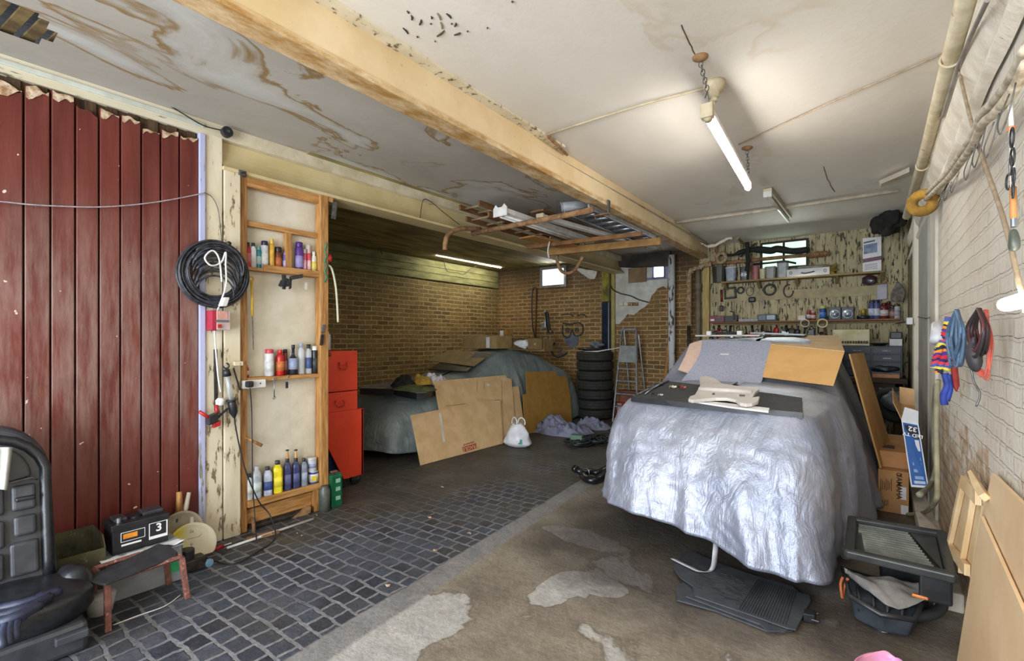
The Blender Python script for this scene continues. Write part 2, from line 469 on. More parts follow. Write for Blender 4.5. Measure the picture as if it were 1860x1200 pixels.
m.grid(lambda a, b: V((-2.16+a*2.62, -2+b*10.1, cz(-2+b*10.1)+.006*nz(a*5, b*14))), 26, 90)
struct('ceiling_right', m, m_ceil_r)

# main beam, a boxed joist on the plaster
b0, b1 = (-2.0, -2.0), (-2.12, 7.95)
def bx(y): return b0[0]+(b1[0]-b0[0])*(y+2)/9.95
m = M()
def prism_y(m, xz0, y0, y1, dx=True):
    R = []
    for y in (y0, y1):
        o = bx(y)
        zz = -.045*(y+2)/10
        R.append([V((o+x, y, z+(zz if z < 2.9 else 0))) for x, z in xz0])
    return m.rings(R)
prism_y(m, [(0, 2.73), (0, 2.96), (-.13, 2.96), (-.13, 2.73)], -2, 7.92)
prism_y(m, [(.006, 2.725), (.006, 2.76), (-.136, 2.76), (-.136, 2.725)], -2, 7.92)
tb = NT('painted steel beam'); tcb = tb.coord()
xx, yy, zz_ = tb.xyz(tcb)
cb = tb.ramp(tb.noise(tcb, 2.2, 5), [(.35, lin((228, 206, 166))), (.65, lin((210, 184, 138)))])
rustf = tb.math('MULTIPLY', tb.step(tb.noise(tb.coord((1, .4, 1)), 12, 6, .7), .36, .62), tb.step(zz_, 2.757, 2.73))
cb = tb.mix(rustf, cb, lin((170, 126, 66)))
cb = tb.mix(tb.math('MULTIPLY', tb.step(tb.noise(tcb, 30, 4), .68, .72), .5), cb, lin((170, 140, 90)))
tb.out(cb, .55, tb.bump(tb.noise(tcb, 8, 5), .15, .01))
struct('ceiling_beam', m, tb.m, bevel=.004)
m = M()
prism_y(m, [(.0, 2.945), (.0, 2.962), (.075, 2.962), (.075, 2.945)], -2, 3.3)
struct('trim_1', m, m_post)

# timber wall side: door, posts, header
def YW(u, x=XW): return P(u, VY, X=x).y
def ZW(u, v, x=XW): return P(u, v, X=x).z
ztop = 2.78
door = M()
edges = [-300, -170, -80, -10, 43, 92, 137, 180, 219, 257, 292, 326, 361]
tops = [150, 150, 150, 156, 163, 168, 200, 202, 212, 232, 238, 246]
ys = [YW(u) for u in edges]
ys[0] = -.9; ys[1] = -.55; ys[2] = -.15
for i in range(len(edges)-1):
    ya, yb = ys[i]+.004, ys[i+1]-.004
    um = (edges[i]+edges[i+1])/2
    zt = ZW(max(um, 0), tops[i]) if i > 2 else 2.62
    n = 7; pts = []
    for k in range(n):
        y = ya+(yb-ya)*k/(n-1)
        pts.append(V((XW-.03, y, zt+.035*nz(y*23, i*3.1))))
    pts += [V((XW-.03, yb, .02)), V((XW-.03, ya, .02))]
    door.poly(pts, (.03, 0, 0))
struct('door_1', door, m_door, bevel=.004)
m = M(); m.box(XW-.07, XW-.035, -.9, 1.24, .0, ztop)
for k, y in enumerate([y for y in ys[3:]]): m.box(XW-.036, XW-.02, y-.06, y-.01, 2.3, ztop)
dd = bpy.data.objects['door_1']
obj('ledge_board', m, mat('bare dark timber', (84, 60, 36), (54, 38, 24), 9, .8, stretch=(6, 6, .6), bump=.3), dd)
# torn white bits at board tops
m = M()
for i in range(3, len(edges)-1):
    if i in (6,): continue
    ya, yb = ys[i]+.008, ys[i+1]-.008
    zt = ZW((edges[i]+edges[i+1])/2, tops[i])
    up = []; lo = []
    for k in range(8):
        y = ya+(yb-ya)*k/7
        up.append(V((XW+.001, y, zt+.033*nz(y*23, i*3.1)-.004)))
        lo.append(V((XW+.001, y, zt-.05+.04*nz(y*31, i)+.03*k/7)))
    m.poly(up+lo[::-1], (.004, 0, 0))
obj('torn_edge', m, mat('torn raw wood', (206, 186, 160), (140, 104, 66), 30, .9, bump=.3), dd)

y_l0, y_l1 = YW(361), YW(372)
struct('trim_2', M().box(XW-.05, XW+.015, y_l0, y_l1, 0, ztop), m_lilac, bevel=.004)
struct('door_frame', M().box(XW-.08, XW+.0, y_l1, YW(404.5), 0, 2.8), m_post, bevel=.006)
struct('trim_3', M().box(XW-.08, XW+.004, YW(406.5), YW(437), 0, ZW(420, 303)), m_post, bevel=.006)
m = M()
m.box(XW-.06, XW+.012, -2, YW(371), ZW(100, 147), ZW(100, 147)+.028)
struct('trim_4', m, mat('pale grey green gloss', (196, 200, 188), (176, 180, 166), 6, .5), bevel=.004)
m = M().box(XW-.09, XW-.002, -2, YW(404), ztop, ZL+.02)
struct('trim_5', m, m_peel_fascia)
yh0 = YW(404)
m = M()
m.box(XW-.2, XW-.06, yh0, 7.98, 2.60, 2.90)
m.box(XW-.2, XW+.02, yh0, 7.98, 2.575, 2.60)
m.grid(lambda a, b: V((XW-.06+.08*(1-a)**3, yh0+b*(7.98-yh0), 2.60+a*.2)), 7, 2)
struct('header_beam', m, mat('cream gloss beam', (206, 190, 146), (190, 172, 124), 2.5, .4, bump=.08, spots=(150, 120, 70), sscale=12, sth=.7), bevel=.003)
m = M().box(XW-.14, XW+.0, yh0, 7.98, 2.79, 2.9)
struct('trim_6', m, mat('cream strip', (214, 204, 178), (190, 178, 146), 6, .6, bump=.3, spots=(120, 100, 66), sscale=10, sth=.66))
# panel wall behind the shelf frame
struct('wall_left', M().box(XW-.16, XW-.1, YW(437), YW(590), 0, 2.6), mat('cream hardboard', (222, 214, 194), (204, 196, 172), 4, .6, bump=.25, bscale=120))
struct('wall_left_rear', M().box(XW-.2, XW-.1, -2, YW(440), 0, 2.9), darkmetal)

# side bay
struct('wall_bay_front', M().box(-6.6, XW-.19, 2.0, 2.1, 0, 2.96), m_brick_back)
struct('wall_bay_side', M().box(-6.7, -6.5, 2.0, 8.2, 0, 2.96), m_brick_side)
m = M()
for k in range(20):
    x = -6.55+k*.15
    m.obox((x+.075, 5.05, 2.88), (.15, 6.1, .02), V((1, 0, .12)), V((0, 1, 0)), V((-.12, 0, 1)))
struct('ceiling_boards', m, mat('mildewed boards', (168, 154, 98), (112, 100, 60), 3, .7, stretch=(3, .5, 3), bump=.3, spots=(188, 176, 120), sscale=30, sth=.67))
m = M()
for z in (2.84, 2.72, 2.60):
    m.box(-6.5, -6.47, 2.1, 7.95, z-.112, z)
struct('trim_7', m, mat('mossy wall boards', (140, 138, 92), (108, 106, 66), 5, .8, stretch=(3, .6, 3), bump=.4))
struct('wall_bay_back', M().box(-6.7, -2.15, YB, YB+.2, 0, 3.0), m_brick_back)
# wood boarded wall over the bench
m = M()
x = -2.2; k = 0
YWD = 7.88
while x < XR:
    w = .118
    m.box(x+.003, min(x+w, XR+.02)-.003, YWD, YWD+.03, 0, 2.98); x += w; k += 1
m.box(-2.25, XR+.05, YWD+.02, YWD+.1, 0, 2.98)
struct('wall_bench', m, m_peel)
m = M().box(-2.15, .33, YWD-.012, YWD, P(1450, 528, Y=YWD).z-.11, P(1450, 528, Y=YWD).z+.02)
struct('trim_8', m, mat('cream rail', (178, 166, 126), (156, 142, 106), 6, .7, spots=(80, 70, 50), sscale=14, sth=.66))
# side wall
struct('wall_right', M().box(XR, XR+.2, -2.2, 8.1, 0, 3.0), m_brick_right)
m = M()
m.box(XR-.02, XR, 4.55, 5.0, .05, 2.7)
struct('wall_right_render', m, mat('grey render', (206, 202, 190), (186, 182, 170), 3, .8, bump=.3, spots=(140, 126, 104), sscale=8, sth=.68), bevel=.004)
m = M()
m.box(XR-.03, XR, 5.0, 6.0, .05, 2.72)
struct('trim_9', m, mat('smooth grey board', (160, 158, 150), (140, 138, 130), 2, .7, bump=.1, spots=(110, 100, 84), sscale=8, sth=.7))
m = M(); m.box(XR-.06, XR, 6.1, 6.32, 0, 2.75)
struct('trim_10', m, m_peel_white, bevel=.004)
m = M(); m.box(XR-.03, XR, 6.34, 7.9, 0, 2.9)
struct('wall_right_boards', m, peel_mat('grey green boards', (136, 128, 96), (118, 108, 78), (70, 62, 46), .5))
m = M(); m.box(.24, XR, 3.3, 5.9, 0, .1)
struct('baseboard_right', m, m_peel_white, bevel=.01)
m = M()
for i in range(3):
    y0 = -2+i*0
zc = 2.60
m.grid(lambda a, b: V((XR-.05*math.sin(a*math.pi)-.01, -2+b*9.6, zc-.12+.24*a+.02*nz(b*20, a*3))), 8, 120)
m.grid(lambda a, b: V((XR-.035*math.sin(a*math.pi)-.01, -2+b*9.6, 2.36+.08*a+.02*nz(b*25, a*3, 3))), 6, 120)
m.grid(lambda a, b: V((XR-.06*a, -2+b*9.6, 2.82+.14*a+.01*nz(b*25, a*3, 7))), 6, 120)
struct('trim_11', m, mat('lumpy white plaster', (228, 222, 208), (204, 194, 174), 6, .8, bump=.8, bscale=18, spots=(150, 130, 96), sscale=9, sth=.68), smooth=True)
# front of the garage behind the camera: wall with the wide doorway the daylight comes through
m = M(); m.box(-6.7, -3.3, -2.2, -2.0, 0, 3.1); m.box(.3, .6, -2.2, -2.0, 0, 3.1); m.box(-3.3, .3, -2.2, -2.0, 2.75, 3.1)
struct('wall_front', m, m_brick_back)

# ---- plaster left on the back wall
def Pb(u, v, y=YB-.012): return P(u, v, Y=y)
def ragged(pts, n=6, amp=.02, seed=0):
    out = []
    for i in range(len(pts)):
        a, b = V(pts[i]), V(pts[(i+1) % len(pts)])
        for k in range(n):
            p = a.lerp(b, k/n)
            out.append(p+V((amp*nz(p.x*9+seed, p.z*9), 0, amp*nz(p.z*9, p.x*9+seed))))
    return out
plaster = mat('old plaster', (206, 204, 196), (178, 176, 164), 4, .85, bump=.4, spots=(140, 124, 92), sscale=7, sth=.66)
pp = [Pb(u, v) for u, v in [(1106, 484), (1214, 484), (1212, 524), (1205, 520), (1195, 524), (1184, 536), (1178, 552), (1160, 564), (1150, 571), (1140, 570), (1135, 577), (1126, 588), (1112, 588)]]
m = M().poly(ragged(pp), (0, .012, 0)); struct('wall_plaster', m, plaster)
pp = [Pb(u, v) for u, v in [(1044, 487), (1084, 492), (1080, 506), (1068, 506), (1058, 498)]]
m = M().poly(ragged(pp), (0, .012, 0)); struct('wall_plaster', m, plaster)
pp = [Pb(u, v, YB-.1) for u, v in [(1060, 452), (1216, 452), (1214, 484), (1104, 484), (1040, 486)]]
m = M().poly(ragged(pp, 5, .03), (0, .09, 0)); struct('wall_lintel', m, mat('dark lintel', (74, 68, 60), (48, 44, 40), 3, .9, bump=.5))  # dark-toned slab across the top of the back wall

# windows
def window(name, u0, v0, u1, v1, y, em, bars=(), depth_=.05, fr=.03, frmat=None):
    a = P(u0, v1, Y=y); b = P(u1, v0, Y=y)
    m = M()
    m.box(a.x-fr, b.x+fr, y, y+depth_, b.z, b.z+fr); m.box(a.x-fr, b.x+fr, y, y+depth_, a.z-fr, a.z)
    m.box(a.x-fr, a.x, y, y+depth_, a.z, b.z); m.box(b.x, b.x+fr, y, y+depth_, a.z, b.z)
    for kind, t in bars:
        if kind == 'v': xx = a.x+(b.x-a.x)*t; m.box(xx-fr/2, xx+fr/2, y+.005, y+depth_-.005, a.z, b.z)
        else: z = a.z+(b.z-a.z)*t; m.box(a.x, b.x, y+.004, y+depth_-.004, z-fr/2, z+fr/2)
    w = struct(name, m, frmat or m_peel_white)
    obj('pane', M().box(a.x, b.x, y+depth_-.02, y+depth_-.012, a.z, b.z), em, w)
    return w
def win_em(name, c1, c2, s):
    t = NT(name); tc = t.coord()
    col = t.ramp(t.noise(tc, 7, 5), [(.35, lin(c1)), (.65, lin(c2))])
    t.out(lin((40, 40, 40)), .3); t.link(col, t.b.inputs['Emission Color']); t.b.inputs['Emission Strength'].default_value = s
    return t.m
window('window_1', 984, 486, 1024, 519, YB-.05, win_em('frosted daylight', (220, 228, 240), (196, 206, 216), 1.0), depth_=.05, fr=.05, frmat=mat('grey frame', (130, 126, 122), (100, 96, 92), 9, .7))
window('window_2', 1187, 478, 1205, 504, YB-.08, emit('bright daylight', (236, 240, 255), 4.0), depth_=.06, fr=.02, frmat=mat('blue grey frame', (120, 126, 150), (90, 94, 116), 9, .7))
m = M(); a = P(1104, 512, Y=YB-.05); b = P(1213, 485, Y=YB-.05)
m.box(b.x-.04, b.x+.02, YB-.06, YB-.0, a.z, b.z+.3); m.box(a.x+.6, b.x, YB-.05, YB-.01, a.z-.02, a.z+.02)
struct('trim_12', m, mat('bluish flaking frame', (150, 152, 172), (120, 122, 140), 12, .8, bump=.3))
struct('window_3', M().box(P(1140, 512, Y=7.9).x, P(1172, 486, Y=7.9).x, 7.93, 7.95, P(1150, 513, Y=7.93).z, P(1150, 487, Y=7.93).z), mat('brown hardboard', (140, 116, 84), (118, 94, 66), 5, .8))
gw = win_em('mossy daylight', (190, 214, 190), (166, 196, 176), 1.0)
window('window_4', 1385, 436, 1464, 487, YWD-.03, gw, (('v', .5), ('h', .42)), .03, .03, mat('dark frame', (60, 58, 50), (40, 38, 32), 9, .8))
# ================= timber shelf frame on the side wall
FX = XW-.02
ya, yb, yc_, yd = YW(437, FX), YW(449, FX), YW(579, FX), YW(593, FX)
zt0 = P(442, 322, X=FX).z
fr = thing('wall_shelf', 'open timber stud frame with three narrow shelves of bottles beside the red door', 'shelf', (FX-.05, (ya+yd)/2, 0))
XB = XW-.10
def bar(y0, y1, z0, z1, x0=XB, x1=FX, name='rail', mt=wood): return obj(name, M().box(x0, x1, y0, y1, z0, z1), mt, fr, bevel=.003)
wood2 = mat('dark pine', (180, 130, 70), (132, 88, 44), 8, .6, bump=.15, stretch=(6, 6, .6))
woodh = mat('pine rails', (194, 146, 86), (156, 108, 56), 8, .6, bump=.15, stretch=(6, .7, 6))
bar(ya, yb, 0, zt0+.02, name='stile', mt=wood2); bar(yc_, yd, 0, P(586, 356, X=FX).z, x0=XB+.02, x1=FX+.03, name='stile')
ym = (yb+yc_)/2
zr = P(512, 345, X=FX).z; bar(yb, yc_, zr-.035, zr+.035, x0=XB+.03, mt=woodh)
zr2 = P(512, 415, X=FX).z; bar(yb, yc_, zr2-.02, zr2+.02, x0=XB+.02, x1=FX-.02, mt=woodh)
zs1 = P(512, 489, X=FX).z
yv = YW(521, FX), YW(533, FX); bar(yv[0], yv[1], zs1, zr2-.02, x0=XB+.02, x1=FX-.02, name='post')
obj('shelf_board', M().box(XB, FX-.0, yb, yc_, zs1-.03, zs1-.008), woodh, fr, bevel=.002)
obj('shelf_lip', M().box(FX-.005, FX+.012, YW(478, FX), yc_, zs1-.03, zs1+.02), woodh, fr, bevel=.002)
zs2 = P(512, 682, X=FX).z
obj('shelf_board', M().box(XB, FX+.01, yb, yc_, zs2-.03, zs2), woodh, fr, bevel=.002)
zs3 = P(512, 893, X=FX).z
obj('shelf_board', M().box(XB, FX+.02, yb, yc_, zs3-.05, zs3), woodh, fr, bevel=.003)
obj('rail', M().box(XB, FX-.03, yb, yc_, .04, .15), woodh, fr, bevel=.003)
obj('bracket', M().box(FX-.03, FX+.02, yc_-.05, yc_-.01, 0, zs3-.05), wood2, fr, bevel=.003)

# ================= bottles
BODY = {
 'can':   [(0,.93),(.015,1),(.80,1),(.83,.93),(.85,.8)],
 'bottle':[(0,.93),(.02,1),(.66,1),(.75,.93),(.81,.7),(.85,.48),(.88,.42)],
 'wine':  [(0,.9),(.02,1),(.45,1),(.55,.82),(.62,.45),(.7,.3),(.9,.28)],
 'jug':   [(0,.95),(.02,1),(.70,1),(.79,.88),(.86,.55),(.89,.48)],
 'tin':   [(0,.98),(.01,1),(.9,1),(.93,1.04),(.96,1.04)],
 'jar':   [(0,.9),(.03,1),(.7,1),(.76,.9),(.8,.85)],
 'tube':  [(0,.95),(.02,1),(.76,1),(.84,.72)],
 'box':   [(0,1),(1,1)],
}
CAP = {
 'can':[(.82,.8),(.83,.86),(.975,.86),(1,.78)], 'bottle':[(.86,.5),(.87,.55),(.985,.55),(1,.5)], 'wine':[(.86,.32),(.87,.36),(1,.36)],
 'jug':[(.84,.46),(.85,.5),(.985,.5),(1,.44)], 'tin':[(.95,.98),(.97,.98),(1,.96)], 'jar':[(.78,.96),(.79,1.0),(.985,1.0),(1,.95)],
 'tube':[(.82,.6),(.83,.66),(1,.6)],
}
def bottle(name, label, cat, c, h, r, style, bc, cc=None, lc=None, lz=(.18, .55), group=None, rz=0, metal=0, bm=None, capm=None):
    rect = style in ('jug', 'box')
    ry = .8 if style == 'jug' else 1
    ex = 6 if rect else 2
    t = thing(name, label, cat, c, rz, group)
    body = bm or colm(bc, .35, metal)
    def mk(prof, k=1.0): return M().loft(c, [(z*h, q*r*k) for z, q in prof], ry, ex, 18, rz)
    obj('body', mk(BODY[style]), body, t, smooth=not rect, bevel=0 if not rect else .002)
    if cc is not None and style in CAP: obj('cap', mk(CAP[style]), capm or colm(cc), t, smooth=True, bevel=.001)
    if lc is not None: obj('label_band', mk([(lz[0], 1.0), (lz[0]+.001, 1.025), (lz[1]-.001, 1.025), (lz[1], 1.0)]), colm(lc, .5), t, smooth=True)
    return t
SX = FX-.035
def onshelf(u, vt, w, zb, X=SX):
    p = P(u, VY, X=X); d = depth(p)
    zt = H+(VY-vt)/F*d
    return V((X, p.y, zb+.0005)), zt-zb, w*d/F/2*.96
S1 = [
 (450, 440, 11, 'bottle', (182, 36, 44), (24, 20, 24), (206, 120, 130), 'red bottle with black cap', 'plastic_bottle'),
 (460, 441, 11, 'bottle', (226, 226, 226), (30, 34, 60), None, 'white bottle with navy cap', 'plastic_bottle'),
 (470, 448, 9, 'tube', (52, 134, 140), (90, 170, 176), (180, 210, 208), 'teal tube with pale band', 'squeeze_tube'),
 (480.5, 438, 13.5, 'can', (206, 208, 210), (32, 32, 60), (232, 232, 226), 'white spray can with navy cap', 'spray_can'),
 (493.5, 434, 10, 'tube', (222, 172, 60), (232, 186, 70), None, 'mustard yellow bottle with spout', 'plastic_bottle'),
 (505.5, 449, 12, 'jar', (112, 56, 26), (26, 24, 24), (196, 110, 60), 'brown jar with black lid', 'jar'),
 (517.5, 458, 9, 'tube', (122, 100, 176), (150, 130, 196), (190, 180, 220), 'small lilac tube', 'squeeze_tube'),
 (543.5, 440, 14.5, 'can', (84, 46, 128), (70, 30, 120), (150, 140, 190), 'tall purple spray can', 'spray_can'),
 (553.0, 453, 8, 'tube', (206, 92, 128), (232, 220, 224), (230, 170, 186), 'thin pink tube with white cap', 'squeeze_tube'),
 (561, 453, 8, 'tube', (214, 74, 84), (226, 180, 180), (236, 190, 190), 'thin coral red tube', 'squeeze_tube'),
 (570, 457, 10.5, 'bottle', (226, 224, 206), (228, 226, 220), (222, 208, 96), 'white bottle with yellow print', 'plastic_bottle'),
]
for u, vt, w, stl, bc, cc, lc, lab, nm in S1:
    c, h, r = onshelf(u, vt, w, zs1-.008, SX-.005)
    bottle(nm, lab+' on the top shelf of the timber frame', nm.split('_')[-1] if nm != 'jar' else 'jar', c, h, r, stl, bc, cc, lc, group='bottles on the top frame shelf')
c, h, r = onshelf(558, 445, 13, zs1-.008, SX-.036)
bottle('spray_can', 'white capped spray can standing behind the pink tubes', 'can', c, h, r, 'can', (210, 206, 204), (234, 234, 230), group='bottles on the top frame shelf')
S2 = [
 (448, 663, 8, 'bottle', (186, 50, 44), (210, 80, 70), (230, 190, 180), 'small red bottle by the socket strip', 'plastic_bottle', None),
 (489, 634, 16.5, 'can', (216, 214, 212), (206, 70, 80), (226, 226, 222), 'white spray can with red shoulder', 'spray_can', None),
 (508.5, 635, 15, 'bottle', (196, 36, 34), (206, 44, 40), (210, 120, 60), 'bright red squeeze bottle', 'plastic_bottle', None),
 (532.5, 626, 17, 'wine', (34, 36, 42), (28, 26, 28), (150, 160, 186), 'dark glass bottle with long neck and pale label', 'glass_bottle', None),
 (547, 623, 12, 'bottle', (206, 212, 214), (150, 160, 180), None, 'clear spray bottle with grey head', 'spray_bottle', glass),
 (560.5, 625, 11, 'bottle', (186, 204, 222), (30, 34, 44), (70, 90, 140), 'clear blue spray bottle with black head', 'spray_bottle', glass),
 (571.5, 628, 11.5, 'can', (34, 36, 38), (230, 228, 222), (60, 64, 66), 'black spray can with white cap', 'spray_can', None),
]
for u, vt, w, stl, bc, cc, lc, lab, nm, bm in S2:
    c, h, r = onshelf(u, vt, w, zs2, SX)
    t = bottle(nm, lab+(' on the middle frame shelf' if 'glass' in nm or 'clear' in lab else ' on the middle shelf of the timber frame'), nm.split('_')[-1], c, h, r, stl, bc, cc, lc, group='bottles on the middle frame shelf', bm=bm)
    if nm == 'spray_bottle':
        obj('trigger', M().obox(c+V((.012, -.004, h*.97)), (.035, .012, .014)).obox(c+V((.026, -.004, h*.9)), (.006, .008, .03)), colm(cc), t, bevel=.002)
c, h, r = onshelf(518, 634, 8, zs2, SX-.03)
bottle('spray_can', 'slim maroon can tucked behind the bright red squeeze bottle', 'can', c, h, r, 'can', (130, 40, 44), (40, 24, 26), (190, 120, 120), group='bottles on the middle frame shelf')
S3 = [
 (452.5, 860, 12, 'bottle', (214, 216, 214), (36, 38, 42), (222, 222, 206), 'short white bottle with black cap at the door end', 'oil_bottle'),
 (466.5, 846, 18, 'jug', (186, 192, 196), (196, 200, 204), (206, 214, 206), 'silver oil bottle with grey cap', 'oil_bottle'),
 (486, 847, 18, 'jug', (188, 194, 210), (44, 48, 58), (64, 86, 146), 'pale silver oil bottle with blue print', 'oil_bottle'),
 (504, 836, 19.5, 'jug', (232, 214, 38), (44, 44, 40), (240, 222, 60), 'yellow oil bottle with black cap', 'oil_bottle'),
 (522, 832, 15, 'jug', (62, 66, 104), (34, 34, 42), (96, 100, 140), 'navy oil bottle with amber spout, by the yellow one', 'oil_bottle'),
 (537.5, 831, 15, 'jug', (62, 66, 108), (34, 34, 42), (96, 100, 146), 'navy oil bottle with amber spout, by the grey one', 'oil_bottle'),
 (552, 832, 14, 'jug', (132, 140, 156), (40, 42, 52), (160, 168, 184), 'grey oil bottle between navy bottle and tins', 'oil_bottle'),
]
amber = mat('amber spout', (206, 160, 96), (186, 130, 70), 9, .4)
for u, vt, w, stl, bc, cc, lc, lab, nm in S3:
    c, h, r = onshelf(u, vt, w, zs3, SX+.015)
    t = bottle(nm, lab+' on the lowest frame shelf' if len(lab.split()) < 10 else lab, 'bottle', c, h, r*1.02, stl, bc, cc, lc, lz=(.2, .5), group='bottles on the lowest frame shelf', rz=-.3)
    if 'amber' in lab:
        obj('spout', M().loft(c, [(h*.98, .011), (h*1.02, .012), (h*1.2, .006), (h*1.24, .006)], n=12), amber, t, smooth=True)
        obj('spout_stopper', M().loft(c, [(h*1.23, .004), (h*1.24, .013), (h*1.27, .013), (h*1.28, .004)], n=12), black, t, smooth=True)
c, h, r = onshelf(569, 855, 18, zs3, SX+.01)
t = bottle('paint_tin', 'blue and white tin with yellow label beneath the white tub', 'tin', c, h, r, 'tin', (70, 86, 140), (206, 208, 212), (222, 222, 216), lz=(.15, .8))
obj('label_patch', M().obox(c+V((r*1.0, -r*.35, h*.45)), (.006, r*.9, h*.42), V((1, -.35, 0)), V((.35, 1, 0))), colm((222, 196, 50)), t, bevel=.001)
c2, h2, r2 = onshelf(566.5, 831, 17, zs3+h+.001, SX+.01)
bottle('plastic_tub', 'white lidded tub standing on the blue tin', 'tub', c2, h2, r2, 'tin', (214, 216, 220), (226, 226, 224), (150, 160, 190), lz=(.3, .6))

# things hanging on the frame
def PX(u, v, X=FX+.012): return P(u, v, X=X)
t = thing('yellow_spanner', 'long yellow ring spanner hanging by its head from the top shelf', 'spanner', PX(456, 500))
yel = mat('yellow paint', (222, 184, 52), (200, 160, 40), 12, .5)
obj('ring', M().torus(PX(456, 506, FX+.02), .016, .0055, V((1, 0, 0))), yel, t, smooth=True)
obj('handle', M().tube([PX(456.5, 511, FX+.02), PX(458, 540, FX+.02), PX(458.5, 573, FX+.02)], [.009, .0085, .009], 8), yel, t, smooth=True)
one('steel_rod', M().tube([PX(458.5, 574, FX+.02), PX(460, 635, FX+.02)], .004, 8), steel, 'thin steel rod hanging below the yellow spanner', 'rod')
# black gadget
t = thing('angle_bracket', 'crumpled black metal linkage clamped to the top shelf edge', 'bracket', PX(525, 515))
m = M()
for k in range(9):
    p = PX(518+nz(k, 1)*18, 514+nz(k, 5)*16, FX+.05+.02*nz(k, 9))
    m.obox(p, (.05, .045, .022), V((nz(k, 2), nz(k, 3), 1)), V((1, nz(k, 4), 0)), V((0, 1, nz(k, 7))))
obj('linkage', m, black, t, bevel=.004)
obj('lever', M().obox(PX(538, 503, FX+.06), (.03, .1, .03), ay=V((0, 1, .28))), black, t, bevel=.005)
one('key_tag', M().obox(PX(556, 519), (.003, .022, .055)), white, 'small white plastic tag hanging from the top frame shelf', 'tag', bevel=.002)
t = thing('hook_knife', 'grey folding tool hung on the outer stile of the frame', 'tool', PX(586, 610, FX+.035))
obj('blade', M().obox(PX(587, 597, FX+.04), (.012, .03, .07), az=V((0, .2, 1))), steel, t, bevel=.004)
obj('handle', M().obox(PX(584.5, 617, FX+.04), (.014, .028, .09), az=V((0, .12, 1))), darkmetal, t, bevel=.005)
# string and hose on the far side of the frame
t = thing('green_cord', 'knotted turquoise cord hanging on the outer stile', 'cord', PX(592, 480, FX+.03))
obj('strand', M().tube([PX(591.5+2*math.sin(k*1.7), 440+k*5.2, FX+.04+.004*math.cos(k*2)) for k in range(15)], .006, 6), mat('turquoise cord', (60, 140, 120), (40, 110, 96), 40, .8), t, smooth=True)
one('red_bulb', M().loft(P(598.5, 476, X=FX+.01), [(0, .004), (.01, .018), (.045, .02), (.065, .008), (.07, .003)]), red, 'small red bulb hanging beside the turquoise cord', 'bulb', smooth=True)
one('white_hose', M().tube(spline([PX(592, 480, FX+.0), PX(602, 487, FX+.02), PX(609, 515, FX+.03), PX(612, 545, FX+.03), PX(614, 585, FX+.03)], 6), .009, 8), mat('yellowed hose', (206, 204, 176), (186, 182, 150), 9, .6), 'short off-white hose curving off the outer stile', 'hose', smooth=True)
t = thing('coat_hook', 'dark metal hook plate at the frame top corner', 'hook', PX(603, 375, FX-.0))
obj('block', M().obox(PX(597, 362, FX+.0), (.05, .06, .05)), wood, t, bevel=.004)
obj('plate', M().obox(PX(607, 382, FX+.01), (.006, .045, .15), az=V((0, .12, 1))), steel, t, bevel=.002)
# hanging small tools under middle shelf
def spanner(u, v0, v1, lab, mt=steel):
    t = thing('spanner', lab, 'spanner', PX(u, v0)); a = PX(u, v0, FX+.02); b = PX(u, v1, FX+.02)
    obj('shaft', M().tube([a, b], .0045, 6), mt, t, smooth=True)
    obj('ring', M().torus(a, .009, .0035, V((1, 0, 0)), 14, 6), mt, t, smooth=True)
    obj('jaw', M().torus(b, .010, .004, V((1, 0, 0)), 14, 6, arc=.75), mt, t, smooth=True)
spanner(498, 689, 722, 'steel combination spanner under the middle shelf', alu)
t = thing('pruning_knife', 'black handled knife hanging point down under the middle shelf', 'knife', PX(521, 697))
obj('handle', M().obox(PX(521, 699, FX+.02), (.01, .022, .05)), black, t, bevel=.006)
obj('tip', M().tube([PX(521, 686, FX+.02), PX(523, 682, FX+.02)], .006, 6), alu, t)
t = thing('socket_strip', 'white two-gang socket strip with black plug below the middle shelf', 'socket', PX(462, 697))
obj('housing', M().obox(PX(461, 697, FX+.02), (.03, .165, .06), ay=V((0, 1, .0))), white, t, bevel=.006)
obj('plug', M().obox(PX(453, 697.5, FX+.05), (.04, .05, .045)), black, t, bevel=.01)
obj('socket_hole', M().obox(PX(473, 696, FX+.036), (.003, .006, .012)), INK, t)
one('black_cable', M().tube(spline([PX(454, 704, FX+.06), PX(457, 740, FX+.04), PX(458, 800, FX+.04), PX(459, 870, FX+.05), PX(463, 940, FX+.07), P(466, 985, Z=.008)], 8), .004, 6), black, 'thin black lead dropping from the socket strip to the floor', 'cable', smooth=True)
t = thing('wooden_mallet', 'dark wooden handle sticking out from the frame stile', 'handle', PX(462, 802))
obj('shaft', M().tube([PX(444, 793, FX-.01), PX(460, 801, FX+.03), PX(476, 809, FX+.05)], [.009, .01, .013], 8), wood2, t, smooth=True)
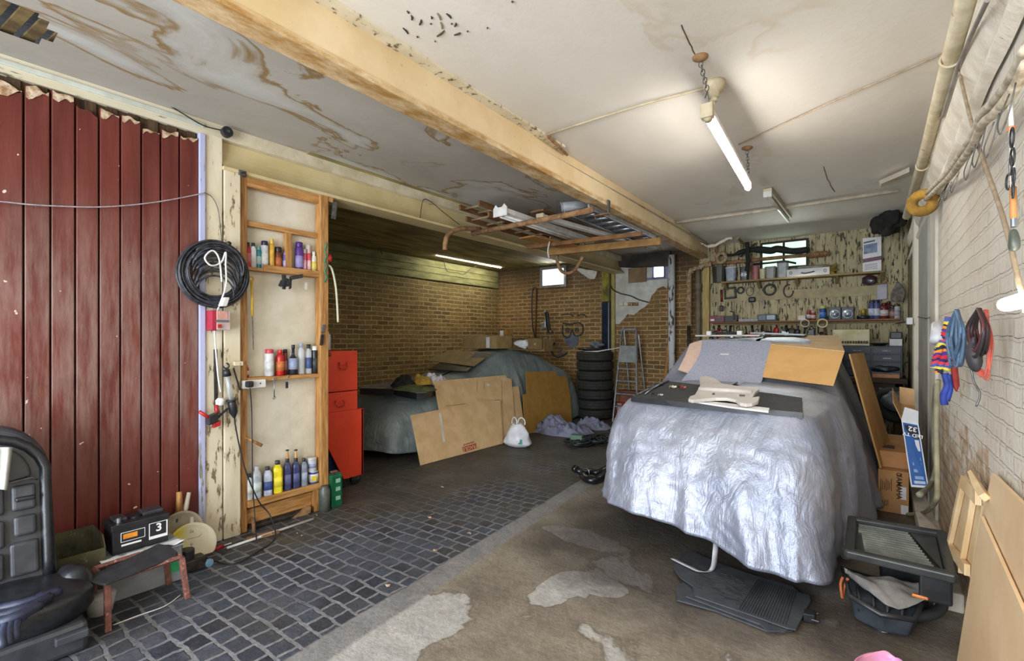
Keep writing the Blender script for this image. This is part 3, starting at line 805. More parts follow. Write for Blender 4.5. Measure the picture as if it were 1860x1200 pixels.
# iron scrap lying in the foot of the frame
t = thing('iron_pipe', 'rusty exhaust pipe with flange lying beneath the lowest frame shelf', 'pipe', P(500, 950, X=-3.64))
obj('pipe', M().tube(spline([P(458, 958, X=-3.64), P(490, 947, X=-3.64), P(525, 938, X=-3.64), P(560, 926, X=-3.64)], 4), .03, 12), darkmetal, t, smooth=True)
obj('flange', M().torus(P(458, 955, X=-3.63), .05, .014, V((.2, 1, 0)), 18, 8), rust, t, smooth=True)
obj('clamp', M().obox(P(545, 934, X=-3.62), (.05, .16, .05), ay=V((.2, 1, .4))), rust, t, bevel=.006)
one('rusty_plate', M().obox(P(478, 972, Z=.012), (.05, .2, .02), ay=V((.1, 1, 0))), rust, 'flat rusty iron strip on the floor before the exhaust pipe', 'strip', bevel=.003)
one('white_pole', M().tube([P(412, 995, Z=.015), P(569, 942, Z=.015)], .009, 8), mat('white rod', (226, 226, 222), (196, 196, 190), 9, .5), 'long thin white rod lying along the foot of the frame', 'rod', smooth=True)
t = thing('red_chisel', 'red-handled chisel lying on the floor by the cream post', 'chisel', P(398, 995, Z=.015))
obj('handle', M().tube([P(390, 997, Z=.015), P(405, 991, Z=.015)], [.012, .014], 8), red, t, smooth=True)
obj('blade', M().tube([P(405, 991, Z=.012), P(420, 986, Z=.012)], .006, 6), alu, t)

# ================= coil of cable and the things on the cream post
CX = XW+.06
cc0 = P(390, 497, X=CX)
t = thing('cable_coil', 'big coil of black cable hung on the cream post', 'cable', cc0)
m = M()
for k in range(24):
    rr = .212-.0085*(k % 8)-.006*nz(k, 3.3); dx = .022*(k % 3)-.03
    m.torus(cc0+V((dx, .012*nz(k, 1), .01*nz(k, 2))), rr, .0055, V((1, .2*nz(k, 4), .12*nz(k, 5))), 40, 6, sq=1.05+.05*nz(k, 6))
for k in range(12):
    r0 = .155-.004*k
    m.torus(cc0+V((.03+.008*nz(k, 7), .02*nz(k, 1), .055-.016*k+.01*nz(k, 9))), r0, .0065, V((1, .2*nz(k, 4), .2*nz(k, 2))), 34, 6, arc=.5+.1*nz(k, 8), start=2.9+.4*nz(k, 6))
obj('loops', m, mat('black flex', (30, 31, 34), (66, 68, 74), 30, .4), t, smooth=True)
obj('peg', M().tube([P(400, 455, X=XW), P(417, 441, X=XW+.1)], .014, 8), darkmetal, t, smooth=True)
wire_w = mat('white flex', (222, 220, 216), (196, 194, 190), 30, .5)
one('white_cable', M().tube(spline([P(403, 512, X=CX+.07), P(398, 470, X=CX+.07), P(386, 455, X=CX+.07), P(372, 468, X=CX+.07), P(384, 482, X=CX+.07), P(402, 476, X=CX+.07), P(410, 458, X=CX+.07), P(410, 480, X=CX+.07), P(410, 520, X=CX+.07), P(395, 565, X=CX+.0), P(390, 600, X=CX-.01), P(396, 680, X=CX-.02), P(401, 712, X=CX-.02)], 7), .006, 8), wire_w, 'white flex looped over the black coil and running down', 'cable', smooth=True)
one('plug_block', M().obox(P(408, 548, X=CX+.08), (.04, .035, .065), az=V((0, .3, 1))), white, 'pale plug dangling in front of the black coil', 'plug', bevel=.006)
one('round_plug', M().loft(P(400, 737, X=CX-.02)-V((0, 0, .0)), [(0, .012), (.01, .028), (.04, .03), (.055, .016)]), white, 'white mushroom-shaped plug at the end of the white flex', 'plug', smooth=True)
t = thing('battery_charger', 'small red and grey battery charger on the cream post', 'charger', P(396, 582, X=CX-.03))
obj('casing', M().obox(P(385, 582, X=XW+.05), (.09, .04, .135)), mat('crimson plastic', (170, 34, 60), (150, 28, 50), 9, .4), t, bevel=.006)
fp = obj('front_panel', M().obox(P(402, 582, X=XW+.06), (.08, .085, .13)), mat('warm grey plastic', (186, 166, 160), (170, 150, 146), 9, .5), t, bevel=.004)
obj('dial', M().obox(P(404, 572, X=XW+.102), (.004, .065, .05)), colm((206, 150, 136)), t, bevel=.001)
obj('switch', M().obox(P(399, 592, X=XW+.104), (.008, .024, .024)), red, t, bevel=.002)
obj('stripe', M().obox(P(404, 583, X=XW+.102), (.004, .083, .016)), colm((110, 104, 104)), t)
t = thing('inspection_lamp', 'black inspection lamp with glass tube hanging beside the post seam', 'lamp', P(418, 700, X=XW+.05))
g0, g1 = P(411, 672, X=XW+.05), P(424, 748, X=XW+.05)
dv = (g1-g0)
def seg(a, b): return [g0+dv*a, g0+dv*b]
obj('tube_guard', M().tube(seg(.1, .72), .016, 12), glass, t, smooth=True)
obj('lamp_core', M().tube(seg(.1, .72), .007, 8), alu, t, smooth=True)
obj('head', M().tube(seg(-.02, .14), [.02, .026], 12), black, t, smooth=True)
obj('collar', M().tube(seg(.70, .73), [.033, .033], 14), black, t)
obj('grip', M().tube([g0+dv*.72, g0+dv*.8, g0+dv*1.0, g0+dv*1.08, g0+dv*1.14], [.022, .026, .027, .016, .008], 14), black, t, smooth=True)
obj('hook', M().torus(g0-V((0, 0, -.03)), .018, .005, V((1, 0, 0)), 16, 6, arc=.8), black, t, smooth=True)
one('lamp_cable', M().tube(spline([g0+dv*1.12, P(428, 775, X=XW+.05), P(436, 815, X=XW+.05), P(448, 860, X=XW+.07), P(470, 910, X=XW+.09), P(490, 935, X=XW+.12), P(500, 975, Z=.01), P(470, 1000, Z=.01), P(425, 1024, Z=.01), P(390, 1018, Z=.01), P(362, 1008, Z=.03)], 8), .005, 6), black, 'black lamp lead sweeping from the post across the setts', 'cable', smooth=True)
t = thing('clamp', 'red and black ratchet clamp hanging at the foot of the post tools', 'clamp', P(386, 758, X=XW+.05))
obj('arm', M().tube([P(362, 747, X=XW+.06), P(382, 760, X=XW+.06)], .011, 8), red, t, smooth=True)
obj('body', M().obox(P(386, 760, X=XW+.06), (.05, .06, .06), ay=V((0, 1, .4))).tube([P(388, 765, X=XW+.06), P(414, 741, X=XW+.05)], .008), black, t, bevel=.006)
obj('arm', M().tube([P(393, 735, X=XW+.05), P(394, 752, X=XW+.06)], .012, 8), red, t, smooth=True)
obj('jaw', M().obox(P(393, 770, X=XW+.06), (.03, .05, .035), ay=V((0, 1, .3))), red, t, bevel=.006)
one('iron_strap', M().obox(P(392, 690, X=XW+.03), (.012, .022, .42), az=V((0, -.01, 1))), darkmetal, 'dark iron strap standing against the cream post', 'strap', bevel=.002)
one('hammer_rest', M().obox(P(432, 660, X=XW+.03), (.04, .06, .03)), m_post, 'little cream painted block fixed above the inspection lamp', 'block', bevel=.004)
one('iron_stay', M().tube([P(424, 668, X=XW+.04), P(436, 708, X=XW+.03)], .006, 6), darkmetal, 'thin iron stay slanting under the cream block', 'stay')
# wire across the door, disc at top of post
wv = [(-60, 364), (0, 366), (50, 371), (100, 374), (170, 376), (230, 373), (290, 366), (340, 357), (372, 350)]
one('sagging_wire', M().tube(spline([P(max(u, -60), v, X=XW+.03) for u, v in wv], 5), .004, 6), mat('pale wire', (170, 160, 164), (140, 130, 134), 30, .5), 'pale wire sagging across the red boarded door', 'wire', smooth=True)
one('loose_wire', M().tube(spline([P(u, v, X=XW+.02) for u, v in [(372, 350), (385, 358), (396, 380), (401, 420), (403, 446)]], 5), .003, 6), mat('grey wire', (110, 104, 96), (90, 84, 78), 30, .6), 'thin grey wire falling from the door edge to the coil', 'wire', smooth=True)
t = thing('cable_pulley', 'small black pulley wheel at the top of the cream post', 'pulley', P(412, 240, X=XW+.05))
pc = P(412, 240, X=XW+.05)
obj('wheel', M().tube([pc-V((.02, 0, 0)), pc+V((.02, 0, 0))], .036, 18), black, t, bevel=.004)
obj('axle', M().tube([pc-V((.05, 0, 0)), pc+V((.03, 0, 0))], .01, 8), steel, t)
one('roof_wire', M().tube(spline([P(u, v, X=XW+.03) for u, v in [(240, 165), (290, 182), (330, 205), (370, 228), (410, 238)]], 4), .004, 6), darkmetal, 'dark wire running along the fascia to the pulley', 'wire', smooth=True)
t = thing('padlock_latch', 'small metal latch with a dark ring on top of the cream board', 'latch', P(440, 312, X=XW+.02))
obj('plate', M().obox(P(440, 314, X=XW+.02), (.02, .05, .035)), steel, t, bevel=.004)
obj('ring', M().torus(P(443, 317, X=XW+.035), .016, .004, V((1, 0, 0)), 14, 6), darkmetal, t, smooth=True)

# ================= near left: car seat, box, battery, stool
seatm = mat('black seat plastic', (46, 48, 52), (62, 64, 68), 10, .38, bump=.1)
vinyl = mat('black vinyl', (26, 27, 31), (38, 40, 44), 14, .33, bump=.12, bscale=60)
sp = V((-3.15, .2, 0))
t = thing('seat', 'black vinyl car seat with ribbed plastic back standing by the red door', 'seat', sp)
m = M()
out = []
y1, y0, zb, ztp = .475, -.12, .24, .985
for k in range(9):
    a = math.pi/2*k/8; out.append(V((0, y1-.2+.2*math.sin(a), ztp-.26+.26*math.cos(a))))
out = [V((0, y0, ztp))]+out+[V((0, y1+.01, zb)), V((0, y0, zb))]
shell = [V((-3.15+(-.14)*((p.z-zb)/.75), p.y, p.z)) for p in out]
m.poly(shell, (-.1, 0, 0)); obj('back_shell', m, seatm, t, bevel=.03, segs=4)
def bk(y, z): return V((-3.148-.14*((z-zb)/.75), y, z))
ribs = obj('rib_panel', M(), seatm, t) if False else None
cells = [(.315, .425, .29, .455), (.33, .42, .465, .57), (.325, .42, .58, .71), (.205, .31, .29, .42), (.205, .315, .43, .565), (.21, .315, .575, .71), (.08, .2, .29, .5), (.08, .2, .51, .71)]
m = M()
for (a, b, c, d) in cells:
    p = bk((a+b)/2, (c+d)/2); m.obox(p, (.05, b-a-.012, d-c-.012), V((1, 0, .18)), V((0, 1, 0)), V((-.18, 0, 1)))
obj('back_cells', m, seatm, t, bevel=.014, segs=3)
m = M(); pts = []
for k in range(9):
    a = math.pi/2*k/8; pts.append(bk(.28+.12*math.sin(a), .74+.15*math.cos(a)))
pts = [bk(.1, .89)]+pts+[bk(.3, .72), bk(.1, .735)]
m.poly(pts, (.028, 0, 0)); obj('upper_pad', m, seatm, t, bevel=.012, segs=3)
obj('seam_roll', M().tube([bk(y1-.025+.0*k, .25+.09*k)+V((.004, 0, 0)) for k in range(6)]+[bk(y1-.02-.2+.2*math.cos(a_), .73+.2*math.sin(a_))+V((.004, 0, 0)) for a_ in (.2, .5, .8, 1.1, 1.4, 1.57)], .022, 10), vinyl, t, smooth=True)
obj('wire_rod', M().tube([bk(.08, .70)+V((.03, 0, 0)), bk(.40, .735)+V((.03, 0, 0)), bk(.42, .72)+V((.03, 0, 0))], .005, 8), steel, t, smooth=True)
obj('latch', M().obox(bk(.375, .645)+V((.03, 0, 0)), (.03, .07, .02)), black, t, bevel=.008)
# cushion: soft block
def soft(c, size, rz=0, pw=3.2, amp=.006, seed=0, nu=28, nv=16):
    c = V(c); hx, hy, hz = [k/2 for k in size]
    ca, sa = math.cos(rz), math.sin(rz)
    def fn(a, b):
        th = 2*math.pi*a; ph = -math.pi/2+math.pi*b
        s = lambda w, e: math.copysign(abs(w)**e, w)
        e = 2/pw
        x = hx*s(math.cos(ph), e)*s(math.cos(th), e); y = hy*s(math.cos(ph), e)*s(math.sin(th), e); z = hz*s(math.sin(ph), e)
        n = amp*nz(x*14+seed, y*14, z*14); k = 1+n/max(hx, hy, hz)*4
        return c+V(((x*ca-y*sa)*k, (x*sa+y*ca)*k, z*k))
    return M().grid(fn, nu, nv, cu=True)
obj('cushion', soft((-3.02, .2, .2), (.42, .74, .17), 0, 4), vinyl, t, smooth=True)
obj('base_trim', M().obox((-3.0, .2, .075), (.4, .66, .13)), seatm, t, bevel=.02)
obj('recline_lever', M().obox((-2.78, .47, .1), (.03, .11, .035)), mat('grey plastic', (70, 72, 78), (56, 58, 64), 9, .5), t, bevel=.006)
obj('side_bolster', soft((-3.09, .53, .215), (.24, .13, .17), 0, 2.4), vinyl, t, smooth=True)
glove = mat('blue black leather', (38, 42, 58), (56, 62, 84), 16, .4, bump=.2)
t = thing('leather_glove', 'pair of floppy blue black leather gloves lying on the seat cushion', 'gloves', (-2.95, .25, .29))
m = M()
for i, (u, v, du, dv2) in enumerate([(4, 1166, 12, -42), (15, 1160, 12, -40), (27, 1152, 12, -36), (42, 1118, 6, -20)]):
    a = P(u, v-8, Z=.285); b = P(u+du, v+dv2, Z=.30); c = P(u+du+30, v+dv2-20, Z=.30)
    m.tube(spline([a+V((.02, 0, -.03)), a, b, c], 4), [.008]+[.014]*12, 8)
obj('fingers', m, glove, t, smooth=True)
m = M()
for i, (u0, v0, u1, v1) in enumerate([(0, 1105, 108, 1073), (0, 1118, 90, 1084), (0, 1130, 70, 1100)]):
    m.tube(spline([P(u0-60, v0+12, Z=.30), P(u0, v0, Z=.305), P((u0+u1)/2, (v0+v1)/2+3, Z=.31), P(u1, v1, Z=.30)], 4), .02, 8)
obj('cuff', m, glove, t, smooth=True)
one('white_cloth', M().grid(lambda a, b: P(-40+62*a*(1-.15*b), 812+70*b+8*a*b, X=-3.2+.04*math.sin(9*a)+.05*b), 12, 8), mat('white cloth', (214, 216, 208), (190, 194, 186), 6, .8, bump=.3), 'white rag draped over the corner of the car seat', 'cloth', smooth=True, solid=.004)
# metal box
tin = mat('grimy olive tin', (96, 92, 66), (66, 62, 46), 8, .55, .5, bump=.2, spots=(130, 120, 80), sscale=20, sth=.62)
m = M(); x0, x1, y0, y1 = -3.52, -3.27, .36, .685
zf, zk = .285, .345
m.add([(x1, y0, 0), (x1, y1, 0), (x1, y1, zf), (x1, y0, zf)], [(0, 1, 2, 3)])
m.add([(x0, y0, 0), (x0, y1, 0), (x0, y1, zk), (x0, y0, zk)], [(0, 1, 2, 3)])
m.add([(x0, y1, 0), (x1, y1, 0), (x1, y1, zf), (x1-.05, y1, zk-.005), (x0, y1, zk)], [(0, 1, 2, 3, 4)])
m.add([(x0, y0, 0), (x1, y0, 0), (x1, y0, zf), (x1-.05, y0, zk-.005), (x0, y0, zk)], [(0, 1, 2, 3, 4)])
m.add([(x0, y0, .0), (x1, y0, .0), (x1, y1, .0), (x0, y1, .0)], [(0, 1, 2, 3)])
one('tin_box', m, tin, 'open grimy olive metal box between seat and battery', 'box', solid=.005)
# crate + battery
t = thing('plastic_crate', 'grey plastic crate under the black battery, behind the step stool', 'crate', (-3.3, .86, 0))
m = M(); x0, x1, y0, y1 = -3.5, -3.2, .69, 1.02; zt_ = .2
m.box(x0, x1, y0, y1, 0.0, .008); m.box(x1-.008, x1, y0, y1, 0, zt_); m.box(x0, x0+.008, y0, y1, 0, zt_); m.box(x0, x1, y0, y0+.008, 0, zt_); m.box(x0, x1, y1-.008, y1, 0, zt_)
obj('tub', m, mat('grey crate', (150, 156, 160), (130, 136, 140), 6, .5), t, bevel=.003)
obj('lid', M().box(x0-.008, x1+.008, y0-.008, y1+.008, zt_, zt_+.012), mat('grey lid', (160, 166, 172), (140, 146, 152), 6, .5), t, bevel=.004)
obj('handle_slot', M().box(x1, x1+.002, .8, .88, .14, .16), INK, t)
obj('sticker', M().box(x1, x1+.002, .955, 1.0, .06, .12), colm((60, 170, 110)), t)
t = thing('car_battery', 'black car battery marked 3 standing on the grey crate', 'battery', (-3.38, .845, .212))
bx0, bx1, by0, by1, bz0, bz1 = -3.47, -3.3, .715, .985, .213, .365
obj('case', M().box(bx0, bx1, by0+.006, by1-.006, bz0, bz1), black, t, bevel=.005)
obj('lid', M().box(bx0-.005, bx1+.005, by0, by1, bz1-.02, bz1+.012), black, t, bevel=.004)
obj('terminal_cover', M().obox((-3.4, .77, bz1+.02), (.1, .06, .02)), mat('smoke plastic', (50, 50, 54), (66, 66, 70), 9, .3), t, bevel=.006)
obj('terminal_cover', M().obox((-3.4, .92, bz1+.022), (.1, .1, .022)), mat('smoke plastic', (50, 50, 54)), t, bevel=.006)
obj('terminal', M().tube([(-3.35, .76, bz1), (-3.35, .76, bz1+.035)], .012, 10), alu, t)
obj('vent_cap', M().tube([(-3.38, .84, bz1), (-3.38, .84, bz1+.02)], .03, 14), black, t)
obj('label_plate', M().box(bx1, bx1+.001, .885, .975, bz0+.035, bz1-.025), WHT, t)
obj('label_field', M().box(bx1+.001, bx1+.0016, .889, .968, bz0+.052, bz1-.028), INK, t)
text('3', (bx1+.0025, .932, bz0+.094), (0, 1, 0), (0, 0, 1), .062, WHT, t, bold=.0015)
obj('orange_plate', M().box(bx1+.001, bx1+.0018, .768, .832, bz0+.078, bz0+.105), colm((240, 150, 50)), t)
obj('label_outline', M().box(bx1, bx1+.001, .757, .867, bz0+.062, bz0+.115), WHT, t)
obj('label_inner', M().box(bx1, bx1+.0013, .76, .864, bz0+.065, bz0+.112), INK, t)
obj('rating_line', M().box(bx1, bx1+.001, .76, .85, bz0+.04, bz0+.05), WHT, t)
one('torn_wrapper', M().grid(lambda a, b: V((-3.285+.10*b, .66+.37*a, .215+.012*nz(a*9, b*5)+.02*b*abs(math.sin(a*11)))), 26, 5), paper, 'torn white plastic wrapper crumpled before the battery', 'wrapper', solid=.001, smooth=True)
# step stool
t = thing('step_stool', 'low step stool with black ribbed top and rusty red legs', 'stool', (-3.07, .77, 0))
tp = [P(157, 1047, Z=.24), P(163, 1057, Z=.24), P(190, 1061, Z=.24), P(250, 1037, Z=.24), P(322, 1008, Z=.24), P(323, 1001, Z=.24), P(309, 989, Z=.24), P(288, 986, Z=.24), P(235, 1012, Z=.24)]
tpc = sum(tp, V((0, 0, 0)))/len(tp)
obj('tread', M().poly([tpc+(p-tpc)*.98 for p in tp], (0, 0, -.012)), rubber, t, bevel=.004)
rr = mat('rusty red paint', (134, 84, 72), (100, 66, 58), 30, .8, bump=.3, spots=(190, 150, 130), sscale=50, sth=.6)
fl, fr2 = V((-2.945, .625, .225)), V((-2.965, .94, .225)); bl, br = V((-3.17, .62, .225)), V((-3.2, .93, .225))
m = M()
for a, b in ((fl, fr2), (bl, br), (fl, bl), (fr2, br)): m.tube([a, b], .013, 4)
obj('frame', m, rr, t)
for a, off in ((fl, (.03, -.005)), (fr2, (.02, .02)), (bl, (-.03, 0)), (br, (.0, .02))):
    obj('leg', M().obox((a+V((off[0]/2, off[1]/2, -.113))), (.026, .026, .225), az=V((-off[0], -off[1], .22))), rr, t, bevel=.003)
one('curled_wire', M().tube(spline([P(205, 1135, Z=.005), P(250, 1118, Z=.005), P(300, 1100, Z=.005), P(328, 1080, Z=.005)], 5), .003, 6), wire_w, 'thin pale wire on the setts under the stool', 'wire', smooth=True)
one('white_bucket', M().loft(P(182, 1112, Z=0), [(0, .04), (.002, .05), (.09, .065), (.095, .065)], 1, 2, 18), white, 'small whitish pot half hidden between seat and stool', 'pot', smooth=True)
# dustpans + brush + compressor
def pan(c, n, r, hdl, mt, lab, hm):
    t = thing('dustpan', lab, 'dustpan', c)
    n = V(n).normalized(); a = n.cross(V((0, 0, 1))).normalized(); b = a.cross(n)
    m = M()
    def fn(s, q):
        th = 2*math.pi*s; rr_ = r*(.02+.98*q)
        x = math.cos(th)*rr_; y = math.sin(th)*rr_
        if y < -.55*r: y = -.55*r
        return V(c)+a*x+b*y+n*(.03*q**3)
    m.grid(fn, 36, 9, cu=True)
    obj('scoop', m, mt, t, smooth=True, solid=.004)
    obj('handle', M().tube([V(c)+a*hdl[0]*.75+b*hdl[1]*.75, V(c)+a*hdl[0]+b*hdl[1], V(c)+a*hdl[0]*1.7+b*hdl[1]*1.7], [.014, .016, .012], 8), hm, t, smooth=True)
    return t
pan(P(329, 962, X=-3.5), (1, -.15, .25), .115, (-.03, .13), mat('grimy beige plastic', (170, 160, 138), (140, 130, 108), 8, .6), 'grimy beige dustpan leaning on the door behind the yellow one', mat('beige plastic', (206, 198, 180)))
yp = NT('yellow to cream plastic'); tcy = yp.coord(); yy = yp.xyz(tcy)[1]
yp.out(yp.mix(yp.step(yy, 1.08, 1.14), lin((216, 196, 60)), lin((206, 198, 170))), .5)
pan(P(347, 990, X=-3.44), (1, -.1, .35), .135, (-.01, .1), yp.m, 'yellow stained dustpan standing upright behind the small pump', mat('beige plastic', (206, 198, 180)))
t = thing('paint_scraper', 'old scraper with wooden handle leaning against the red door', 'scraper', P(325, 940, X=-3.53))
obj('handle', M().tube([P(325.5, 893, X=-3.53), P(326, 930, X=-3.52)], [.016, .02], 8), wood, t, smooth=True)
obj('blade', M().obox(P(326, 942, X=-3.52), (.02, .05, .1)), steel, t, bevel=.004)
t = thing('air_pump', 'small black electric pump on the floor before the dustpan', 'pump', P(350, 1034, Z=0))
pc = P(349, 1036, Z=.0)
obj('base', M().obox(pc+V((0, 0, .045)), (.09, .13, .07)), darkmetal, t, bevel=.01)
obj('motor', M().tube([pc+V((.0, -.03, .06)), pc+V((0, -.03, .14))], .042, 16), black, t, bevel=.006)
obj('knob', M().tube([pc+V((.03, .075, .03)), pc+V((.05, .08, .03))], .024, 14), mat('pale blue knob', (120, 160, 190)), t, bevel=.004)
# ================= car covers
def cover(name, top, hem, prof, spine_x, yr, n=300, rings=34, trings=16, fold=.05, seed=0, bulge=.06, freq=1.0, hem_in=0.0, sag=None):
    """top / hem: matching closed key points (counter-clockwise seen from above); prof: roof line z(y)"""
    k = len(top)
    def closed(pts, N):
        pts = [V(p) for p in pts]; out = []
        L = [0]
        for i in range(k): L.append(L[-1]+(V(top[(i+1) % k])-V(top[i])).length)
        for j in range(N):
            s = j/N*L[-1]; i = 0
            while i < k-1 and L[i+1] <= s: i += 1
            t = (s-L[i])/(L[i+1]-L[i])
            a, b, c, d = pts[i-1], pts[i], pts[(i+1) % k], pts[(i+2) % k]
            T = .55
            m1 = (c-a)*T; m2 = (d-b)*T
            l = (c-b).length
            if m1.length > l: m1 = m1*(l/m1.length)
            if m2.length > l: m2 = m2*(l/m2.length)
            out.append((2*t**3-3*t*t+1)*b+(t**3-2*t*t+t)*m1+(-2*t**3+3*t*t)*c+(t**3-t*t)*m2)
        return out, L[-1]
    T, Ltot = closed(top, n); Hm, _ = closed(hem, n)
    R = []
    for r in range(trings):           # from the spine outwards
        q = (r+.5)/trings; ring = []
        for j in range(n):
            t = T[j]; yc = min(max(t.y, yr[0]), yr[1])
            x = spine_x+(t.x-spine_x)*q; y = yc+(t.y-yc)*q
            crown = .035*(1-q**4)
            z0 = interp(prof, y)
            edge = (t.z-interp(prof, t.y))*q**6
            z = z0+crown+edge+.006*nz(x*5+seed, y*5, seed)+.004*nz(x*14, y*14, seed)
            ring.append(V((x, y, z)))
        R.append(ring)
    for r in range(rings+1):
        s = r/rings; ring = []
        for j in range(n):
            a, b = T[j], Hm[j]
            nrm = (T[(j+1) % n]-T[j-1]); nrm = V((nrm.y, -nrm.x, 0)).normalized()
            p = a.lerp(b, s)
            out = bulge*math.sin(math.pi*min(1, s*1.02))*.9+.035*math.sin(min(s*6, math.pi/2))-hem_in*s**3
            u = j/n*Ltot*freq
            f = ((.3-abs(nz(u*2.4+seed+.25*s, s*.3+seed, 1)))*1.9+(.25-abs(nz(u*5.3+seed-.4*s, s*.5, 11)))*.9+nz(u*8.5+seed, s*.7+.3*u, 4)*.4+nz(u*1.8+s*1.2, seed, 9)*.5)
            f2 = nz(u*20+s*7, s*8+seed, 2)*.16+(.2-abs(nz(u*12-s*8, s*9+seed, 6)))*.3
            am = fold*(s**.6)
            p = p+nrm*(out+am*f+fold*.5*f2*min(1, s*5))
            p.z += .03*s*nz(u*3.2+seed, 7.7)+fold*.12*f2
            p.z = max(p.z, .012)
            ring.append(p)
        R.append(ring)
    # tuck under at the hem
    ring = []
    for j in range(n):
        b = R[-1][j]; c = V((spine_x, min(max(b.y, yr[0]), yr[1]), b.z)); d = (c-b); d.z = 0
        ring.append(b+d.normalized()*.03+V((0, 0, .006)))
    R.append(ring)
    return M().rings(R, cap=False), R

def fabric(name, c1, c2, rough, metal, bs=.35):
    t = NT(name); tc = t.coord(); ts = t.coord((1.2, 1.2, .28))
    col = t.ramp(t.noise(tc, 2.2, 5), [(.35, lin(c1)), (.65, lin(c2))])
    n1 = t.noise(ts, 6.5, 6, .6, .9); n2 = t.noise(tc, 17, 5, .6, 1.8)
    # creases: sharp ridges
    r1 = t.math('ABSOLUTE', t.math('SUBTRACT', n1, .5)); r2 = t.math('ABSOLUTE', t.math('SUBTRACT', n2, .5))
    hgt = t.math('ADD', t.math('MULTIPLY', r1, 1.6), t.math('MULTIPLY', r2, .35))
    nr = t.bump(hgt, bs, .02)
    return t.out(col, rough, nr, metal)
silver = fabric('silver cover cloth', (180, 184, 196), (150, 156, 174), .42, .5, .7)
greyc = fabric('grey green cover cloth', (142, 154, 150), (120, 132, 134), .42, .15, .9)

# --- the small car under the silver cover
prof = [(3.1, .925), (3.4, .94), (4.0, .985), (4.42, 1.0), (4.75, 1.17), (5.12, 1.36), (5.6, 1.38), (6.4, 1.36), (6.9, 1.2), (7.15, 1.1)]
top = [(-1.46, 3.36, .94), (-.9, 3.27, .945), (-.36, 3.2, .94), (-.26, 3.5, .93), (-.22, 4.0, .95), (-.22, 4.4, .97), (-.40, 5.0, 1.30), (-.42, 5.6, 1.37), (-.42, 6.4, 1.35),
       (-.45, 6.85, 1.15), (-1.0, 6.92, 1.15), (-1.5, 6.85, 1.15), (-1.53, 6.4, 1.35), (-1.52, 5.6, 1.37), (-1.54, 5.1, 1.35), (-1.62, 4.45, .985), (-1.58, 4.0, .96), (-1.5, 3.6, .945)]
hem = [(-1.53, 3.15, .25), (-.86, 3.0, .20), (-.29, 2.88, .13), (-.23, 3.3, .12), (-.15, 3.8, .08), (-.09, 4.3, .08), (-.03, 5.0, .08), (-.02, 5.6, .08), (-.02, 6.4, .08),
       (-.1, 6.98, .08), (-1.0, 7.0, .08), (-1.7, 6.98, .08), (-1.78, 6.4, .08), (-1.78, 5.6, .08), (-1.78, 5.0, .1), (-1.78, 4.4, .12), (-1.76, 4.0, .15), (-1.69, 3.5, .22)]
m, RS = cover('c', top, hem, prof, -.9, (3.75, 6.6), n=420, rings=46, fold=.1, seed=3.1, bulge=.03, freq=1.0)
car = thing('covered_car', 'small car hidden under a crinkled silver cover, black tray on its bonnet', 'car', (-.9, 5.1, 0))
obj('car_cover', m, silver, car, smooth=True)
strapm = mat('grey webbing', (176, 176, 180), (156, 156, 162), 12, .6)
def strap(pts, w, name, parent, mt, th=.003, side=V((1, 0, 0))):
    pts = spline(pts, 6); m = M(); vs = []
    for p in pts: vs += [p-side*w/2, p+side*w/2]
    m.add(vs, [(2*i, 2*i+1, 2*i+3, 2*i+2) for i in range(len(pts)-1)])
    return obj(name, m, mt, parent, solid=th, smooth=True)
strap([P(1301, 968, Y=3.06), P(1299, 1000, Y=2.93), P(1294, 1032, Z=.042), P(1275, 1038, Z=.042), P(1250, 1028, Z=.042), P(1222, 1014, Z=.040)], .03, 'strap', car, strapm, side=RT)
# dark underbody so the car has wheels below the cover
wheel = M(); tyre_m = mat('tyre rubber', (32, 32, 30), (46, 46, 42), 16, .75, bump=.3)
for x, y in ((-1.5, 3.65), (-.35, 3.65), (-1.5, 6.4), (-.35, 6.4)):
    obj('wheel', M().tube([(x-.08, y, .27), (x+.08, y, .27)], .265, 24), tyre_m, car, bevel=.02)
obj('underbody', M().box(-1.6, -.25, 3.4, 6.9, .22, .5), darkmetal, car, bevel=.05)

# --- things on its bonnet
ZT = .985
tray = thing('parcel_tray', 'black flat tray resting on the silver covered bonnet', 'tray', (-.9, 3.7, ZT))
q = [P(1147, 720, Z=.972), P(1458, 749, Z=.972), P(1457, 722, Z=1.0), P(1207, 691, Z=1.045)]
ft = mat('black felt', (66, 66, 66), (52, 52, 54), 30, .9, bump=.3)
outl = spline([q[0], q[0].lerp(q[1], .3)+V((0, -.02, 0)), q[0].lerp(q[1], .7)+V((0, -.02, 0)), q[1]], 6)+[q[2], P(1390, 712, Z=1.01), q[3]]
obj('board', M().poly([p-V((0, 0, .012)) for p in outl], (0, 0, .012)), ft, tray, bevel=.003)
obj('front_lip', M().poly([p for p in outl[:19]]+[p+V((0, 0, -.036)) for p in outl[:19]][::-1], (0, -.006, 0)), black, tray)
obj('raised_strip', M().tube([q[0]+V((.02, .05, .01)), q[3]+V((.05, -.05, .01))], .01, 6), steel, tray, smooth=True)
def onT(u, v, dz=0): # point on the tray plane
    n = (q[1]-q[0]).cross(q[3]-q[0]).normalized()
    if n.z < 0: n = -n
    return P(u, v, pl=(q[0]+n*dz, n))
trimm = mat('light grey plastic trim', (206, 200, 192), (188, 182, 174), 6, .5, bump=.05)
t = thing('plastic_trim', 'pale grey moulded trim panel lying on the black tray', 'trim panel', onT(1320, 720))
def curl(u, v, z): return onT(u, v, z)
